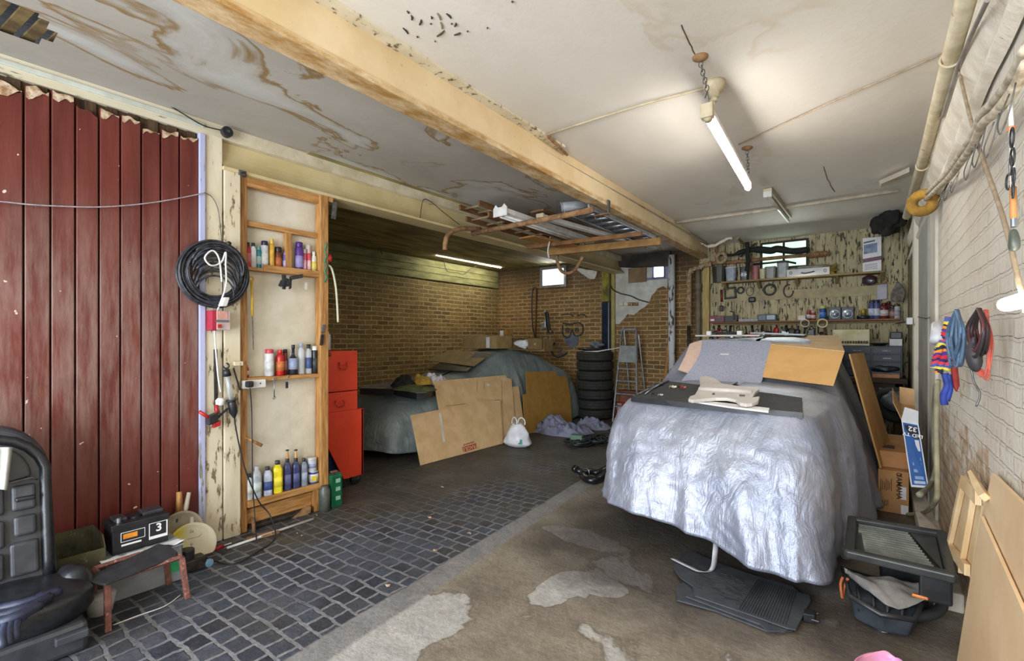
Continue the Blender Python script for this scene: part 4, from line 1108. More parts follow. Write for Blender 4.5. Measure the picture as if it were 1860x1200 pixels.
o1 = [(1270, 684), (1282, 682), (1300, 687), (1312, 696), (1345, 701), (1375, 702), (1379, 706), (1372, 712), (1367, 721), (1380, 719), (1377, 728), (1366, 732), (1355, 733), (1344, 731), (1336, 725), (1320, 722), (1300, 722), (1275, 724), (1258, 726), (1250, 724), (1253, 719), (1262, 716), (1268, 706), (1272, 698)]
pts = [onT(u, v, .05) for u, v in o1]
obj('panel', M().poly(pts, (0, 0, -.022)), trimm, t, bevel=.005, segs=2)
obj('ridge', M().tube([onT(1270, 707, .05), onT(1320, 709, .056), onT(1366, 713, .05)], .018, 8), trimm, t, smooth=True)
obj('clip', M().obox(onT(1348, 718, .055), (.03, .012, .012)), darkmetal, t); obj('clip', M().obox(onT(1296, 715, .055), (.012, .02, .012)), darkmetal, t)
one('white_strip', M().poly([onT(1258, 728, .012), onT(1330, 736, .012), onT(1398, 744, .012), onT(1396, 750, .012), onT(1330, 742, .012), onT(1258, 731, .012)], (0, 0, .012)), white, 'long white plastic strip lying along the front of the black tray', 'strip', bevel=.003)
one('brown_mesh', M().poly([onT(1300, 724, .006), onT(1330, 724, .006), onT(1336, 734, .006), (onT(1318, 736, .006))], (0, 0, .01)), mat('brown mesh', (90, 80, 66), (60, 54, 46), 60, .8), 'small brown mesh scrap poking out beneath the trim panel', 'mesh scrap', bevel=.003)
for nm, lab, u, v, c, r in (('metal_fitting', 'cream coloured fitting with wing shape on the black tray', 1221, 704, (216, 210, 180), .03), ('red_fitting', 'dark red bracket lying on the black tray', 1238, 705, (150, 60, 56), .034),
                            ('chrome_fitting', 'little bright metal clip near the tray front edge', 1199, 718, (190, 190, 190), .02), ('black_fitting', 'small black clip near the tray front edge', 1187, 716, (40, 40, 40), .018)):
    p = onT(u, v, .004); m = M()
    for k in range(5):
        a = k*1.3
        m.obox(p+V((math.cos(a)*r*.7, math.sin(a)*r*.5, r*.3)), (r*.9, r*.4, r*.5), V((math.cos(a*2), math.sin(a*2), .3)))
    one(nm, m, colm(c, .4), lab, 'fitting', bevel=.003)
t = thing('black_bracket', 'thin black wiper arm lying at the back corner of the tray', 'wiper arm', onT(1195, 700))
obj('arm', M().tube([onT(1172, 715, .012), onT(1185, 705, .014), onT(1203, 695, .016)], .006, 6), alu, t, smooth=True)
obj('pivot', M().obox(onT(1194, 699, .01), (.05, .09, .02), ay=V((.3, 1, 0))), black, t, bevel=.005)

# windscreen plane of the silver car
w0, w1 = V((-.9, 4.42, 1.045)), V((-.9, 5.12, 1.408)); wn = V((1, 0, 0)).cross(w1-w0).normalized()
if wn.z < 0: wn = -wn
def onW(u, v, dz=.02): return P(u, v, pl=(w0+wn*dz, wn))
matm = mat('blue grey felt', (172, 176, 192), (152, 158, 176), 60, .95, bump=.3, bscale=200)
def sheet(name, pts, th, mt, label, cat, n=None, **kw):
    return one(name, M().poly([V(p) for p in pts], n), mt, label, cat, **kw)
t = thing('felt_mat', 'blue grey felt mat spread over the silver covered windscreen', 'mat', onW(1310, 660))
pts = [onW(1276, 618), onW(1402, 621), onW(1395, 650), onW(1385, 690), onW(1380, 702), onW(1310, 697), onW(1238, 692), onW(1252, 675), onW(1266, 655), onW(1273, 636)]
obj('felt', M().poly(pts, wn*.008), matm, t, bevel=.002)
obj('tag', M().obox(onW(1316, 643, .031), (.075, .004, .018), V((1, 0, 0)), wn, V((1, 0, 0)).cross(wn)), paper, t)
sheet('pink_underlay', [onW(1253, 625, .012), onW(1276, 618, .012), onW(1273, 640, .012), onW(1260, 665, .012), onW(1250, 678, .012), onW(1232, 672, .012), onW(1244, 648, .012)], 0, mat('flesh pink felt', (226, 196, 176), (214, 184, 166), 30, .9), 'pinkish backing strip along the edge of the felt mat', 'underlay', n=wn*.006)
t = thing('cardboard_flap', 'bright cardboard sheet bent over the silver covered roof edge', 'cardboard', onW(1450, 650))
fe = [onW(1400, 627, .035), onW(1534, 640, .06), onW(1514, 701, .05), onW(1385, 685, .035)]
obj('flap', M().poly(fe, wn*.006), cardboard_new, t, bevel=.001)
e = [fe[0]+V((.0, .0, .006)), fe[1]+V((0, 0, .006)), V((-.3, 5.9, 1.43)), V((-1.0, 5.9, 1.432))]
obj('roof_sheet', M().poly(e, (0, 0, .006)), cardboard, t)
t = thing('cardboard', 'tall cardboard panel leaning off the roof down the side of the silver car', 'cardboard', (-.1, 5.2, .5))
a = P(1541, 643, Y=4.95); b = P(1563, 642, Y=5.5); c = P(1611, 812, Y=5.3); d = P(1597, 852, Y=4.85)
sd = [P(1541, 643, Y=4.9), P(1566, 641, Y=5.5), P(1614, 805, Y=5.5), P(1598, 850, Y=4.9)]
obj('panel', M().poly(sd, (.012, 0, .004)), mat('cardboard side', (206, 164, 104), (190, 148, 90), 6, .85), t, bevel=.001)
for u, v in ((1576, 716), (1583, 758), (1592, 790)):
    nn = (sd[1]-sd[0]).cross(sd[3]-sd[0]).normalized()
    p = P(u, v, pl=(sd[0]+V((-.001, -.001, -.001)), nn)); ax = (sd[1]-sd[0]).normalized(); az = (sd[3]-sd[0]).normalized()
    obj('tape', M().obox(p, (.05, .09, .004), ax, az, nn), mat('pale tape', (206, 184, 146)), t)
rp = V((-1.18, 5.5, 1.46))
t = thing('roof_plank', 'pale plastic channel with brackets on the silver car roof', 'roof bar', rp)
obj('bar', M().box(-1.6, -.95, 5.45, 5.55, 1.425, 1.443), trimm, t, bevel=.004)
obj('bracket', M().obox((-1.45, 5.45, 1.46), (.05, .05, .05)), white, t, bevel=.006); obj('bracket', M().obox((-1.14, 5.45, 1.46), (.05, .05, .05)), white, t, bevel=.006)
one('dark_bag', M().box(-1.42, -1.17, 5.56, 5.7, 1.425, 1.475), mat('olive black cloth', (52, 52, 42), (38, 38, 30), 9, .8), 'flat dark cloth bundle between the white roof brackets', 'bundle', bevel=.02)
one('grey_board', M().obox((-.82, 5.75, 1.452), (.5, .3, .012), V((1, 0, -.05)), V((0, 1, .02))), mat('grey lid', (160, 166, 172)), 'thin grey board lying on the silver car roof', 'board')

# --- the low car under the grey green cover
prof2 = [(3.5, .60), (3.9, .68), (4.7, .80), (5.05, .88), (5.7, 1.17), (6.2, 1.20), (6.7, 1.12), (7.2, .86), (7.45, .76)]
top2 = [(-5.45, 3.62, .60), (-4.9, 3.52, .62), (-4.58, 3.62, .61), (-4.46, 4.0, .64), (-4.46, 4.7, .76), (-4.56, 5.3, .96), (-4.55, 5.8, 1.12), (-4.55, 6.4, 1.13), (-4.46, 6.9, .96), (-4.4, 7.3, .80),
        (-4.9, 7.42, .78), (-5.5, 7.3, .8), (-5.6, 6.4, 1.1), (-5.6, 5.8, 1.1), (-5.6, 5.0, .84), (-5.6, 4.2, .7)]
hem2 = [(-5.5, 3.42, .14), (-4.9, 3.3, .12), (-4.45, 3.42, .10), (-4.27, 3.9, .06), (-4.25, 4.7, .03), (-4.25, 5.3, .03), (-4.25, 5.8, .03), (-4.25, 6.4, .03), (-4.25, 6.95, .03), (-4.25, 7.4, .03),
        (-4.8, 7.6, .03), (-5.6, 7.5, .03), (-5.75, 6.4, .05), (-5.75, 5.8, .05), (-5.75, 5.0, .05), (-5.7, 4.2, .08)]
m, _ = cover('c', top2, hem2, prof2, -5.0, (4.0, 7.0), n=340, rings=34, fold=.085, seed=8.2, bulge=.06)
car2 = thing('covered_sports_car', 'low car under a grey green cover parked along the brick side wall', 'car', (-5, 5.4, 0))
obj('car_cover', m, greyc, car2, smooth=True)
obj('underbody', M().box(-5.5, -4.35, 3.7, 7.2, .1, .4), darkmetal, car2, bevel=.05)
s0, s1 = V((-5, 5.0, .9)), V((-5, 5.6, 1.155)); sn = V((1, 0, 0)).cross(s1-s0).normalized()
if sn.z < 0: sn = -sn
obj('windscreen', M().poly([V((-5.4, 4.95, .925)), V((-4.6, 4.95, .925)), V((-4.68, 5.5, 1.17)), V((-5.35, 5.5, 1.17))], sn*.012), mat('dark screen', (36, 38, 36), (52, 52, 48), 6, .35), car2, label='dark windscreen left bare by the cover')
# bonnet tray with rags
t = thing('bonnet_board', 'dark upturned tray with pale top lying on the low car bonnet', 'tray', (-4.9, 4.1, .76))
q2 = [P(653, 705, Z=.775), P(700, 695, Z=.81), P(800, 692, Z=.8), P(806, 700, Z=.775), P(775, 713, Z=.765), P(757, 714, Z=.765), P(715, 706, Z=.77)]
obj('top', M().poly(q2, (0, 0, .012)), mat('grey liner', (146, 140, 130), (120, 116, 106), 8, .8), t, bevel=.003)
c0 = sum(q2, V((0, 0, 0)))/7
lowr = [c0+(p-c0)*1.0-V((0, 0, .075)) for p in q2]
obj('skirt', M().rings([[c0+(p-c0)*.99 for p in q2], lowr]), black, t)
def rag(name, u, v, Z, size, hgt, c1, c2, lab, seed, sc_=9, spots=None):
    p = P(u, v, Z=Z)
    mt = mat('cloth '+name, c1, c2, 9, .9, bump=.3, spots=spots, sscale=24, sth=.56)
    def fn(a, b):
        th = 2*math.pi*a; r = b
        k = 1+.28*nz(math.cos(th)*1.6+seed, math.sin(th)*1.6, seed)
        x = size[0]*r*k*math.cos(th); y = size[1]*r*k*math.sin(th)
        z = hgt*(1-r**2.2)*(.75+.8*nz(x*sc_+seed, y*sc_, 1))+hgt*.28*nz(x*sc_*2.6, y*sc_*2.6, seed)*(1-r**6)
        return p+V((x, y, max(z, 0)+.004))
    return one(name, M().grid(fn, 48, 18, cu=True), mt, lab, 'cloth', smooth=True, solid=.004)
rag('olive_rag', 752, 707, .79, (.3, .2), .05, (96, 100, 52), (74, 78, 40), 'olive green rag spread on the bonnet tray', 1.2)
rag('black_rag', 733, 702, .80, (.17, .16), .13, (24, 24, 24), (36, 36, 34), 'crumpled black rag on the bonnet tray', 4.1)
rag('yellow_rag', 766, 698, .81, (.13, .16), .12, (200, 162, 70), (150, 120, 40), 'yellow patterned rag between black and white cloths', 7.3)
rag('pink_rag', 790, 697, .80, (.18, .2), .17, (222, 218, 220), (206, 200, 204), 'white and pink checked cloth on the bonnet tray', 9.7, spots=(176, 70, 96))

# cardboard leaning along the low car
bp = V((-3.98, 3.5, 0)); ba = V((.04, 1.4, 0)).normalized()
def leanp(off, tilt=.42): # plane through base line leaning to -x
    up = V((-math.sin(tilt), 0, math.cos(tilt))); n = ba.cross(up).normalized()
    if n.x < 0: n = -n
    return (bp+n*off, n)
def boardpoly(name, uv, off, tilt, mt, lab, ext=.008):
    pl = leanp(off, tilt); pts = []
    for u, v in uv:
        p = P(u, v, pl=pl); p.z = max(p.z, .004); pts.append(p)
    t = thing(name, lab, 'cardboard', pts[0]); t['group'] = 'flattened cartons along the low car'
    obj('sheet', M().poly(pts, -pl[1]*ext), mt, t)
    return t, pl
cb_b, plb = boardpoly('cardboard_sheet', [(746, 754), (802, 743), (872, 727), (909, 727), (914, 805), (764, 845)], 0, .42, cardboard, 'big cardboard sheet with upside-down red FRAGILE stamp leaning low')
up = V((-math.sin(.42), 0, math.cos(.42)))
redink = flat('red ink', (170, 36, 34), .7)
pf = P(853, 813, pl=(plb[0]+plb[1]*.001, plb[1])); aw = (P(868, 809, pl=(plb[0]+plb[1]*.001, plb[1]))-P(838, 818, pl=(plb[0]+plb[1]*.001, plb[1]))).normalized()
obj('stamp_block', M().obox(pf+plb[1]*.006, (.25, .062, .0008), aw, plb[1].cross(aw), plb[1]), redink, cb_b)
text('FRAGILE', pf+plb[1]*.0075, -aw, -plb[1].cross(aw), .068, mat('cardboard', (0, 0, 0)), cb_b, bold=.001)
text('THIS WAY UP', pf+plb[1]*.007+up*.055, -aw, -plb[1].cross(aw), .032, redink, cb_b)
pt = [P(u, v, pl=(plb[0]+plb[1]*.001, plb[1])) for u, v in ((797, 750), (801, 750), (809, 802), (805, 803))]
obj('tape', M().poly(pt, plb[1]*.0006), mat('white tape', (216, 210, 196)), cb_b)
cb_a, pla = boardpoly('cardboard_sheet', [(788, 692), (918, 681), (921, 686), (929, 688), (935, 760), (935, 802), (905, 805), (799, 752)], -.035, .42, cardboard, 'tall cardboard sheet with white label behind the stamped one')
p = P(887, 698.5, pl=(pla[0]+pla[1]*.001, pla[1])); obj('label', M().obox(p, (.05, .03, .001), ba, up, pla[1]), paper, cb_a)
for (a_, b_) in (((867, 692), (866, 712)), ((880, 692), (879, 707)), ((911, 690), (912, 733)), ((810, 737), (908, 726))):
    p1, p2 = [P(*w_, pl=(pla[0]+pla[1]*.0012, pla[1])) for w_ in (a_, b_)]
    obj('crease', M().tube([p1, p2], .003, 4), mat('brown crease', (150, 108, 60)), cb_a)
boardpoly('cardboard_sheet', [(929, 702), (942, 701), (953, 778), (940, 800), (930, 800)], -.06, .42, cardboard, 'narrow strip of cardboard at the far end of the tall sheet')
t, _p = boardpoly('cardboard_sheet', [(955, 675), (1009, 674), (1012, 682), (1030, 684), (1036, 720), (1039, 765), (1034, 800), (953, 800), (950, 716), (957, 715)], -.14, .22, cardboard_dark, 'mustard brown board with stepped corner behind the grey cloth')
# carton over the windscreen
c1, c2, c3 = V((-4.66, 5.06, 1.0)), V((-4.70, 5.58, 1.225)), V((-5.25, 5.62, 1.235))
nn = (c2-c1).cross(c3-c1).normalized(); nn = nn if nn.z > 0 else -nn
cw = [P(u, v, pl=(c1, nn)) for u, v in ((775, 655), (861, 665), (894, 641), (816, 637))]
t = thing('cardboard', 'flat cardboard lid with a dark cut-out lying over the low car windscreen', 'cardboard', cw[1])
obj('sheet', M().poly(cw, nn*.01), mat('dull cardboard', (168, 142, 96), (146, 122, 78), 7, .85), t)
co_ = [P(u, v, pl=(c1+nn*.011, nn)) for u, v in ((855, 649), (884, 649), (893, 642), (864, 640))]
obj('cut_out', M().poly(co_, nn*.001), INK, t)
# boxes on the roof
def carton(name, x0, x1, y0, y1, z0, z1, mt, lab, rz=0, parts=()):
    c = V(((x0+x1)/2, (y0+y1)/2, z0)); t = thing(name, lab, 'box', c)
    ax = V((math.cos(rz), math.sin(rz), 0)); ay = V((-math.sin(rz), math.cos(rz), 0))
    obj('carton', M().obox(c+V((0, 0, (z1-z0)/2)), (x1-x0, y1-y0, z1-z0), ax, ay), mt, t, bevel=.003)
    return t
dull = mat('dull cardboard', (0, 0, 0))
zr_ = 1.245
lx = carton('carton', -5.45, -4.72, 5.75, 6.15, zr_, zr_+.20, dull, 'long taped carton on the roof of the low car')
obj('tape', M().box(-4.93, -4.86, 5.745, 5.75, zr_+.01, zr_+.18), paper, lx)
t = thing('open_carton', 'open-ended carton with white packing on the low car roof', 'box', (-4.5, 6.3, 1.21))
a0, a1, b0_, b1_, z0_, z1_ = -4.76, -4.36, 6.1, 6.5, 1.225, 1.415
m = M(); m.box(a0, a1, b0_, b1_, z0_, z0_+.006); m.box(a0, a1, b0_, b1_, z1_-.006, z1_); m.box(a0, a0+.006, b0_, b1_, z0_, z1_); m.box(a1-.006, a1, b0_, b1_, z0_, z1_); m.box(a0, a1, b1_-.006, b1_, z0_, z1_)
obj('carton', m, dull, t)
obj('packing', soft((-4.53, 6.24, 1.315), (.28, .2, .13), 0, 2.6, .02), paper, t, smooth=True)
carton('carton', -4.76, -4.42, 6.58, 6.95, 1.19, 1.40, dull, 'plain carton at the tail end of the low car roof', .15)
sb = carton('carton', -5.02, -4.86, 6.2, 6.36, zr_, zr_+.30, cardboard_dark, 'small carton with white label sitting behind the long one')
obj('label', M().box(-5.01, -4.94, 6.194, 6.2, zr_+.2, zr_+.29), paper, sb)
one('carton_prop', M().box(-5.0, -4.0, 6.5, 7.05, .9, 1.0), dull, 'flattened carton beneath the boxes at the tail', 'cardboard') if False else None

# carrier bag, cloth heap, cables, hose on the floor
bagm = mat('white carrier plastic', (226, 228, 232), (204, 208, 216), 9, .4, bump=.4)
bc = P(935, 812, Z=0)+V((0, .06, 0))
t = thing('carrier_bag', 'white plastic carrier bag with green print on the setts', 'bag', bc)
def bagf(a, b):
    th = 2*math.pi*a
    r = interp([(0, .12), (.15, .19), (.5, .17), (.8, .1), (1, .055)], b)*(1+.18*nz(math.cos(th)*1.5, math.sin(th)*1.5, b*2.5))
    return bc+V((math.cos(th)*r, math.sin(th)*r*.7, .30*b+.02*nz(a*6, b*4)*b+.002))
obj('sack', M().grid(bagf, 36, 20, cu=True), bagm, t, smooth=True, solid=.002)
obj('handle', M().torus(bc+V((-.05, 0, .30)), .055, .009, V((.3, 1, 0)), 20, 6, arc=.62, start=2.9, sq=1.3), bagm, t, smooth=True)
obj('handle', M().torus(bc+V((.05, .02, .31)), .05, .009, V((-.2, 1, 0)), 20, 6, arc=.62, start=2.9, sq=1.3), bagm, t, smooth=True)
obj('print', M().obox(bc+V((.115, -.10, .09)), (.05, .003, .06), V((1, .5, 0)), V((.5, -1, 0))), colm((50, 150, 110)), t)
heap = mat('lavender grey cloth', (142, 146, 166), (122, 126, 148), 6, .85, bump=.3)
def heapf(name, u, v, sx, sy, hg, seed, lab):
    p = P(u, v, Z=0)
    def fn(a, b):
        th = 2*math.pi*a; k = 1+.22*nz(math.cos(th)*2+seed, math.sin(th)*2)
        x = sx*b*k*math.cos(th); y = sy*b*k*math.sin(th)
        w_ = .5+.55*nz(x*3+seed, y*3)-.9*abs(nz(x*7+2*nz(y*4, x*3), y*7+seed))+.12*nz(x*24, y*24)
        return p+V((x, y, .004+hg*(1-b**4)*max(.12, w_)))
    one(name, M().grid(fn, 90, 34, cu=True), heap, lab, 'cloth', smooth=True, solid=.005)
heapf('dust_sheet', 1014, 784, .62, .34, .30, 2.2, 'wide lavender grey cloth heaped on the floor beside the carrier bag')
heapf('dust_sheet', 1076, 776, .28, .24, .3, 6.4, 'smaller end of grey cloth crumpled in front of the tyres')
t = thing('cable_heap', 'tangle of black hoses and cables on the floor by the grey cloth', 'hoses', P(1075, 800, Z=0))
m = M()
for k in range(22):
    c = P(1072+nz(k, 1)*60, 798+nz(k, 2)*10, Z=.03+.02*(k % 3))
    m.torus(c, .15+.06*nz(k, 4), .017, V((.3*nz(k, 5), .3*nz(k, 6), 1)), 26, 6, sq=.7)
obj('hoses', m, black, t, smooth=True)
obj('green_box', M().obox(P(1048, 797, Z=.07), (.16, .12, .12), V((1, .3, 0)), V((-.3, 1, .0))), mat('sage green', (96, 128, 106), (80, 110, 90)), t, bevel=.01)
t = thing('rubber_hose', 'bent black rubber hose with clips lying in front of the silver cover', 'hose', P(1075, 865, Z=0))
hp = spline([P(1043, 850, Z=.09), P(1052, 855, Z=.08), P(1060, 858, Z=.06), P(1073, 856, Z=.05), P(1085, 858, Z=.05), P(1098, 852, Z=.06), P(1110, 846, Z=.06), P(1130, 842, Z=.06)], 5)
gl = mat('shiny black rubber', (20, 20, 22), (32, 32, 34), 9, .22)
obj('pipe', M().tube(hp, .032, 14), gl, t, smooth=True)
obj('elbow', M().tube(spline([P(1058, 862, Z=.045), P(1066, 870, Z=.04), P(1080, 872, Z=.04), P(1092, 866, Z=.045), P(1100, 858, Z=.05)], 5), .036, 14), gl, t, smooth=True)
obj('end_collar', M().tube([hp[0], hp[3]], .037, 14), gl, t, smooth=True)
obj('clip', M().torus(hp[12], .036, .004, hp[13]-hp[11], 18, 6), alu, t, smooth=True)
obj('clip', M().torus(hp[30], .036, .004, hp[31]-hp[29], 18, 6), alu, t, smooth=True)

# tyres
tc0 = P(1083, 757, Z=0)+V((-.0, .0, 0))
tdir = (tc0-V((0, 0, 0))); tdir.z = 0
tcc = V((tc0.x, tc0.y, 0))+V((-.1, -.25, 0))*0
tcc = P(1080, 640, Y=7.62); tcc.z = 0
dd_ = depth(tcc); R0 = 66/F*dd_/2
zt_top = H+(VY-638)/F*(dd_-R0*.6); hh = (zt_top)/7
def tyre_mesh(R, h):
    pr = [(.60, .15), (.66, .04), (.86, 0), (.96, .06), (1.0, .18), (1.0, .3), (.985, .33), (.985, .36), (1, .39), (1, .61), (.985, .64), (.985, .67), (1, .7), (1, .82), (.96, .94), (.86, 1), (.66, .96), (.60, .85)]
    rr_ = []
    n = 44
    for a in range(n):
        th = 2*math.pi*a/n
        rr_.append([V((R*p*math.cos(th), R*p*math.sin(th), h*z)) for p, z in pr])
    return M().rings(rr_, closed=True)
tm = tyre_mesh(R0, hh*.97)
names = ['lowest tyre of the stack', 'second tyre up from the floor in the stack', 'shiny third tyre up in the stack', 'middle tyre of the stack, fourth up', 'tyre third from the top of the stack', 'tyre just under the topmost one', 'topmost tyre carrying the black and white panel']
first = None
for k in range(7):
    lab = names[k]+' by the black drainpipe'
    loc = tcc+V((.02*nz(k, 3), .02*nz(k, 8), hh*k+.002))
    if first is None:
        first = thing('tyre', lab, 'tyre', loc, 0, 'stack of old tyres')
        mm = M(); mm.v = [v+loc for v in tm.v]; mm.f = tm.f
        obj('rubber', mm, tyre_m, first, smooth=True)
    else: copy_thing(first, loc, lab, rz=k*1.1)
t = thing('panel', 'dark and white scrap panel lying on the topmost tyre', 'panel', tcc+V((0, 0, zt_top)))
obj('dark_sheet', soft(tcc+V((-.02, -.03, zt_top+.035)), (.5, .4, .06), .3, 2.3, .02), black, t, smooth=True)
obj('white_edge', M().tube([P(1062, 638, Y=7.35), P(1085, 638, Y=7.35), P(1127, 631, Y=7.35)], [.006, .012, .006], 6), white, t, smooth=True)
obj('grey_dome', soft(tcc+V((.04, .0, zt_top+.11)), (.22, .16, .12), 0, 2.2, .02), mat('dull grey', (110, 116, 120), (80, 86, 92), 9, .5), t, smooth=True)

# step ladder
LY = 7.45
def LP(u, v, y=LY): return P(u, v, Y=y)
t = thing('step_ladder', 'aluminium step ladder with grey top tray by the back brick wall', 'ladder', LP(1140, 755))
zb_ = .0
fl_, frr = V((LP(1118, 750).x, LY-.1, 0)), V((LP(1162, 750).x, LY-.1, 0))
tl, tr = P(1130, 598, Y=LY+.25), P(1156, 598, Y=LY+.25)
obj('rail', M().obox(fl_.lerp(tl, .5), (.022, .05, (tl-fl_).length), az=(tl-fl_), ax=V((1, 0, 0)), ay=(tl-fl_).cross(V((1, 0, 0)))), alu, t, bevel=.003)
obj('rail', M().obox(frr.lerp(tr, .5), (.022, .05, (tr-frr).length), az=(tr-frr), ax=V((1, 0, 0)), ay=(tr-frr).cross(V((1, 0, 0)))), alu, t, bevel=.003)
obj('top_bar', M().obox(tl.lerp(tr, .5), ((tr-tl).length, .04, .03), tr-tl), alu, t, bevel=.003)
for i, v in enumerate((670, 692, 715, 738)):
    k = (tl.z-(H+(VY-v)/F*depth(LP(1140, v, LY+.05))))/tl.z
    a = tl.lerp(fl_, k); b = tr.lerp(frr, k)
    obj('tread', M().obox(a.lerp(b, .5)+V((0, .02, 0)), ((b-a).length, .08, .022), b-a), alu, t, bevel=.003)
a = tl.lerp(fl_, .18); b = tr.lerp(frr, .18); c = tl.lerp(fl_, .36); d = tr.lerp(frr, .36)
obj('tray', M().poly([a, b, d, c], (0, -.02, 0)), mat('grey tray', (150, 154, 150), (130, 134, 132), 9, .5), t)
bl_, br_ = V((fl_.x+.06, LY+.52, 0)), V((P(1168, 755, Y=LY+.4).x, LY+.5, 0))
obj('back_leg', M().tube([tl.lerp(tr, .1)+V((0, .02, 0)), bl_], .012, 8), alu, t); obj('back_leg', M().tube([tr+V((.03, .02, -.1)), br_+V((.05, 0, 0))], .013, 8), alu, t)
t = thing('red_crate', 'red box standing behind the treads of the step ladder', 'box', P(1140, 750, Y=7.72))
a = P(1122, 752, Y=7.72); b = P(1160, 705, Y=7.72)
obj('box', M().box(a.x, b.x, 7.66, 7.9, 0, .30), mat('crimson box', (160, 28, 34), (130, 22, 28), 6, .5), t, bevel=.006)
obj('label', M().box(a.x+.02, a.x+.1, 7.655, 7.66, .12, .28), colm((206, 180, 170)), t)
one('brown_box', M().box(a.x+.03, b.x+.06, 7.67, 7.9, .302, .5), mat('red brown box', (140, 84, 62), (110, 64, 48), 6, .7), 'reddish brown box on top of the red box behind the ladder', 'box', bevel=.005)
one('wood_batten', M().tube([P(1207, 690, Y=7.6), P(1216, 610, Y=7.85)], .02, 4), wood, 'wooden batten leaning beside the white post', 'batten')

# filing cabinets of red steel
rs = mat('orange red enamel', (226, 74, 44), (214, 64, 36), 3, .4, bump=.03)
fx = -3.93
t = thing('tool_cabinet', 'bright orange red steel tool cabinet on castors behind the timber frame', 'cabinet', (fx-.2, 2.45, 0))
def CP(u, v): return P(u, v, X=fx)
zt1 = CP(622, 637).z; zm1 = CP(622, 711).z; zm2 = CP(640, 744).z; ya_, yb2, yb3 = CP(590, 600).y-.1, CP(650, 600).y, CP(660, 600).y; zbt = CP(642, 866).z
zbt = max(zbt, .09)
obj('top_chest', M().box(fx-.38, fx-.004, ya_, yb2, zm1+.004, zt1), rs, t, bevel=.006)
obj('middle_chest', M().box(fx-.38, fx-.004, ya_, yb2, zm2, zm1-.004), rs, t, bevel=.006)
wp = [V((fx, ya_, zm2+.0)), V((fx, yb3, zm2)), V((fx, yb3, zbt)), V((fx, CP(625, 870).y, zbt)), V((fx, ya_, zm2-.05))]
obj('side_panel', M().poly(wp, (-.02, 0, 0)), rs, t, bevel=.004)
obj('side_panel', M().poly([p+V((-.4, 0, 0)) for p in wp], (-.02, 0, 0)), rs, t, bevel=.004)
obj('front_panel', M().box(fx-.4, fx, yb3-.02, yb3, zbt, zm2), rs, t)
def handle(u, v):
    p = CP(u, v)+V((.012, 0, 0)); a = .045
    obj('handle', M().tube([p+V((0, -a*.8, .03)), p+V((.01, -a, -.005)), p+V((.01, -a*.6, -.03)), p+V((.01, a*.6, -.03)), p+V((.01, a, -.005)), p+V((0, a*.8, .03))], .006, 8), mat('orange red handle', (216, 66, 44), (150, 40, 30), 9, .35), t, smooth=True)
    obj('handle_plate', M().obox(p+V((-.01, 0, .02)), (.006, .085, .03)), rs, t, bevel=.002)
handle(622, 664); handle(616, 732)
obj('knob', M().loft(CP(598, 645)+V((0, 0, -.01)), [(0, .01), (.01, .02), (.03, .018), (.04, .005)]), mat('bronze knob', (130, 80, 40)), t, smooth=True)
for dx_ in (-.05, -.33):
    obj('castor', M().tube([(fx+dx_-.02, yb3-.06, .05), (fx+dx_+.02, yb3-.06, .05)], .048, 16), black, t, bevel=.004)
    obj('castor', M().tube([(fx+dx_-.02, CP(628, 870).y, .05), (fx+dx_+.02, CP(628, 870).y, .05)], .048, 16), black, t, bevel=.004)
obj('castor_fork', M().box(fx-.08, fx-.02, yb3-.09, yb3-.03, .05, zbt+.01), steel, t)
one('white_bottle', M().loft(CP(600, 636)+V((-.08, 0, .002)), [(0, .045), (.14, .045), (.15, .03), (.17, .03)], 1, 2, 16), white, 'white plastic container on top of the orange red cabinet', 'container', smooth=True)
one('blue_jacket', soft(P(602, 825, X=-4.08), (.14, .26, .5), 0, 2.6, .03), mat('navy cloth', (36, 58, 110), (22, 38, 78), 8, .8), 'navy blue overalls bundled between frame and cabinet', 'overalls', smooth=True)
# green oil can
gx = -3.55
t = thing('oil_can', 'green rectangular oil can standing at the foot of the outer stile', 'can', P(608, 918, X=gx))
zc0 = 0; gy0, gy1 = P(598, 900, X=gx).y, P(622, 900, X=gx).y; gz = P(610, 862, X=gx).z
obj('tin', M().box(gx-.09, gx, gy0+.02, gy1, 0, gz), mat('bottle green tin', (24, 96, 60), (16, 76, 48), 6, .35), t, bevel=.008)
obj('lid', M().box(gx-.085, gx-.005, gy0+.025, gy1-.005, gz, gz+.012), steel, t, bevel=.004)
obj('carry_handle', M().box(gx-.06, gx-.03, gy0+.04, gy1-.02, gz+.012, gz+.025), mat('brown handle', (120, 84, 70)), t, bevel=.004)
for z_ in (.75, .5, .22):
    obj('print', M().box(gx, gx+.001, gy0+.06, gy1-.02, gz*z_, gz*(z_+.12)), colm((150, 196, 170)), t)
one('grey_jar', M().loft(V((gx-.02, gy0-.03, 0)), [(0, .045), (.17, .045), (.19, .03), (.2, .03)]), mat('dusty grey glass', (96, 100, 92), (70, 74, 66), 9, .4), 'dusty grey jar between the stile and the green can', 'jar', smooth=True)
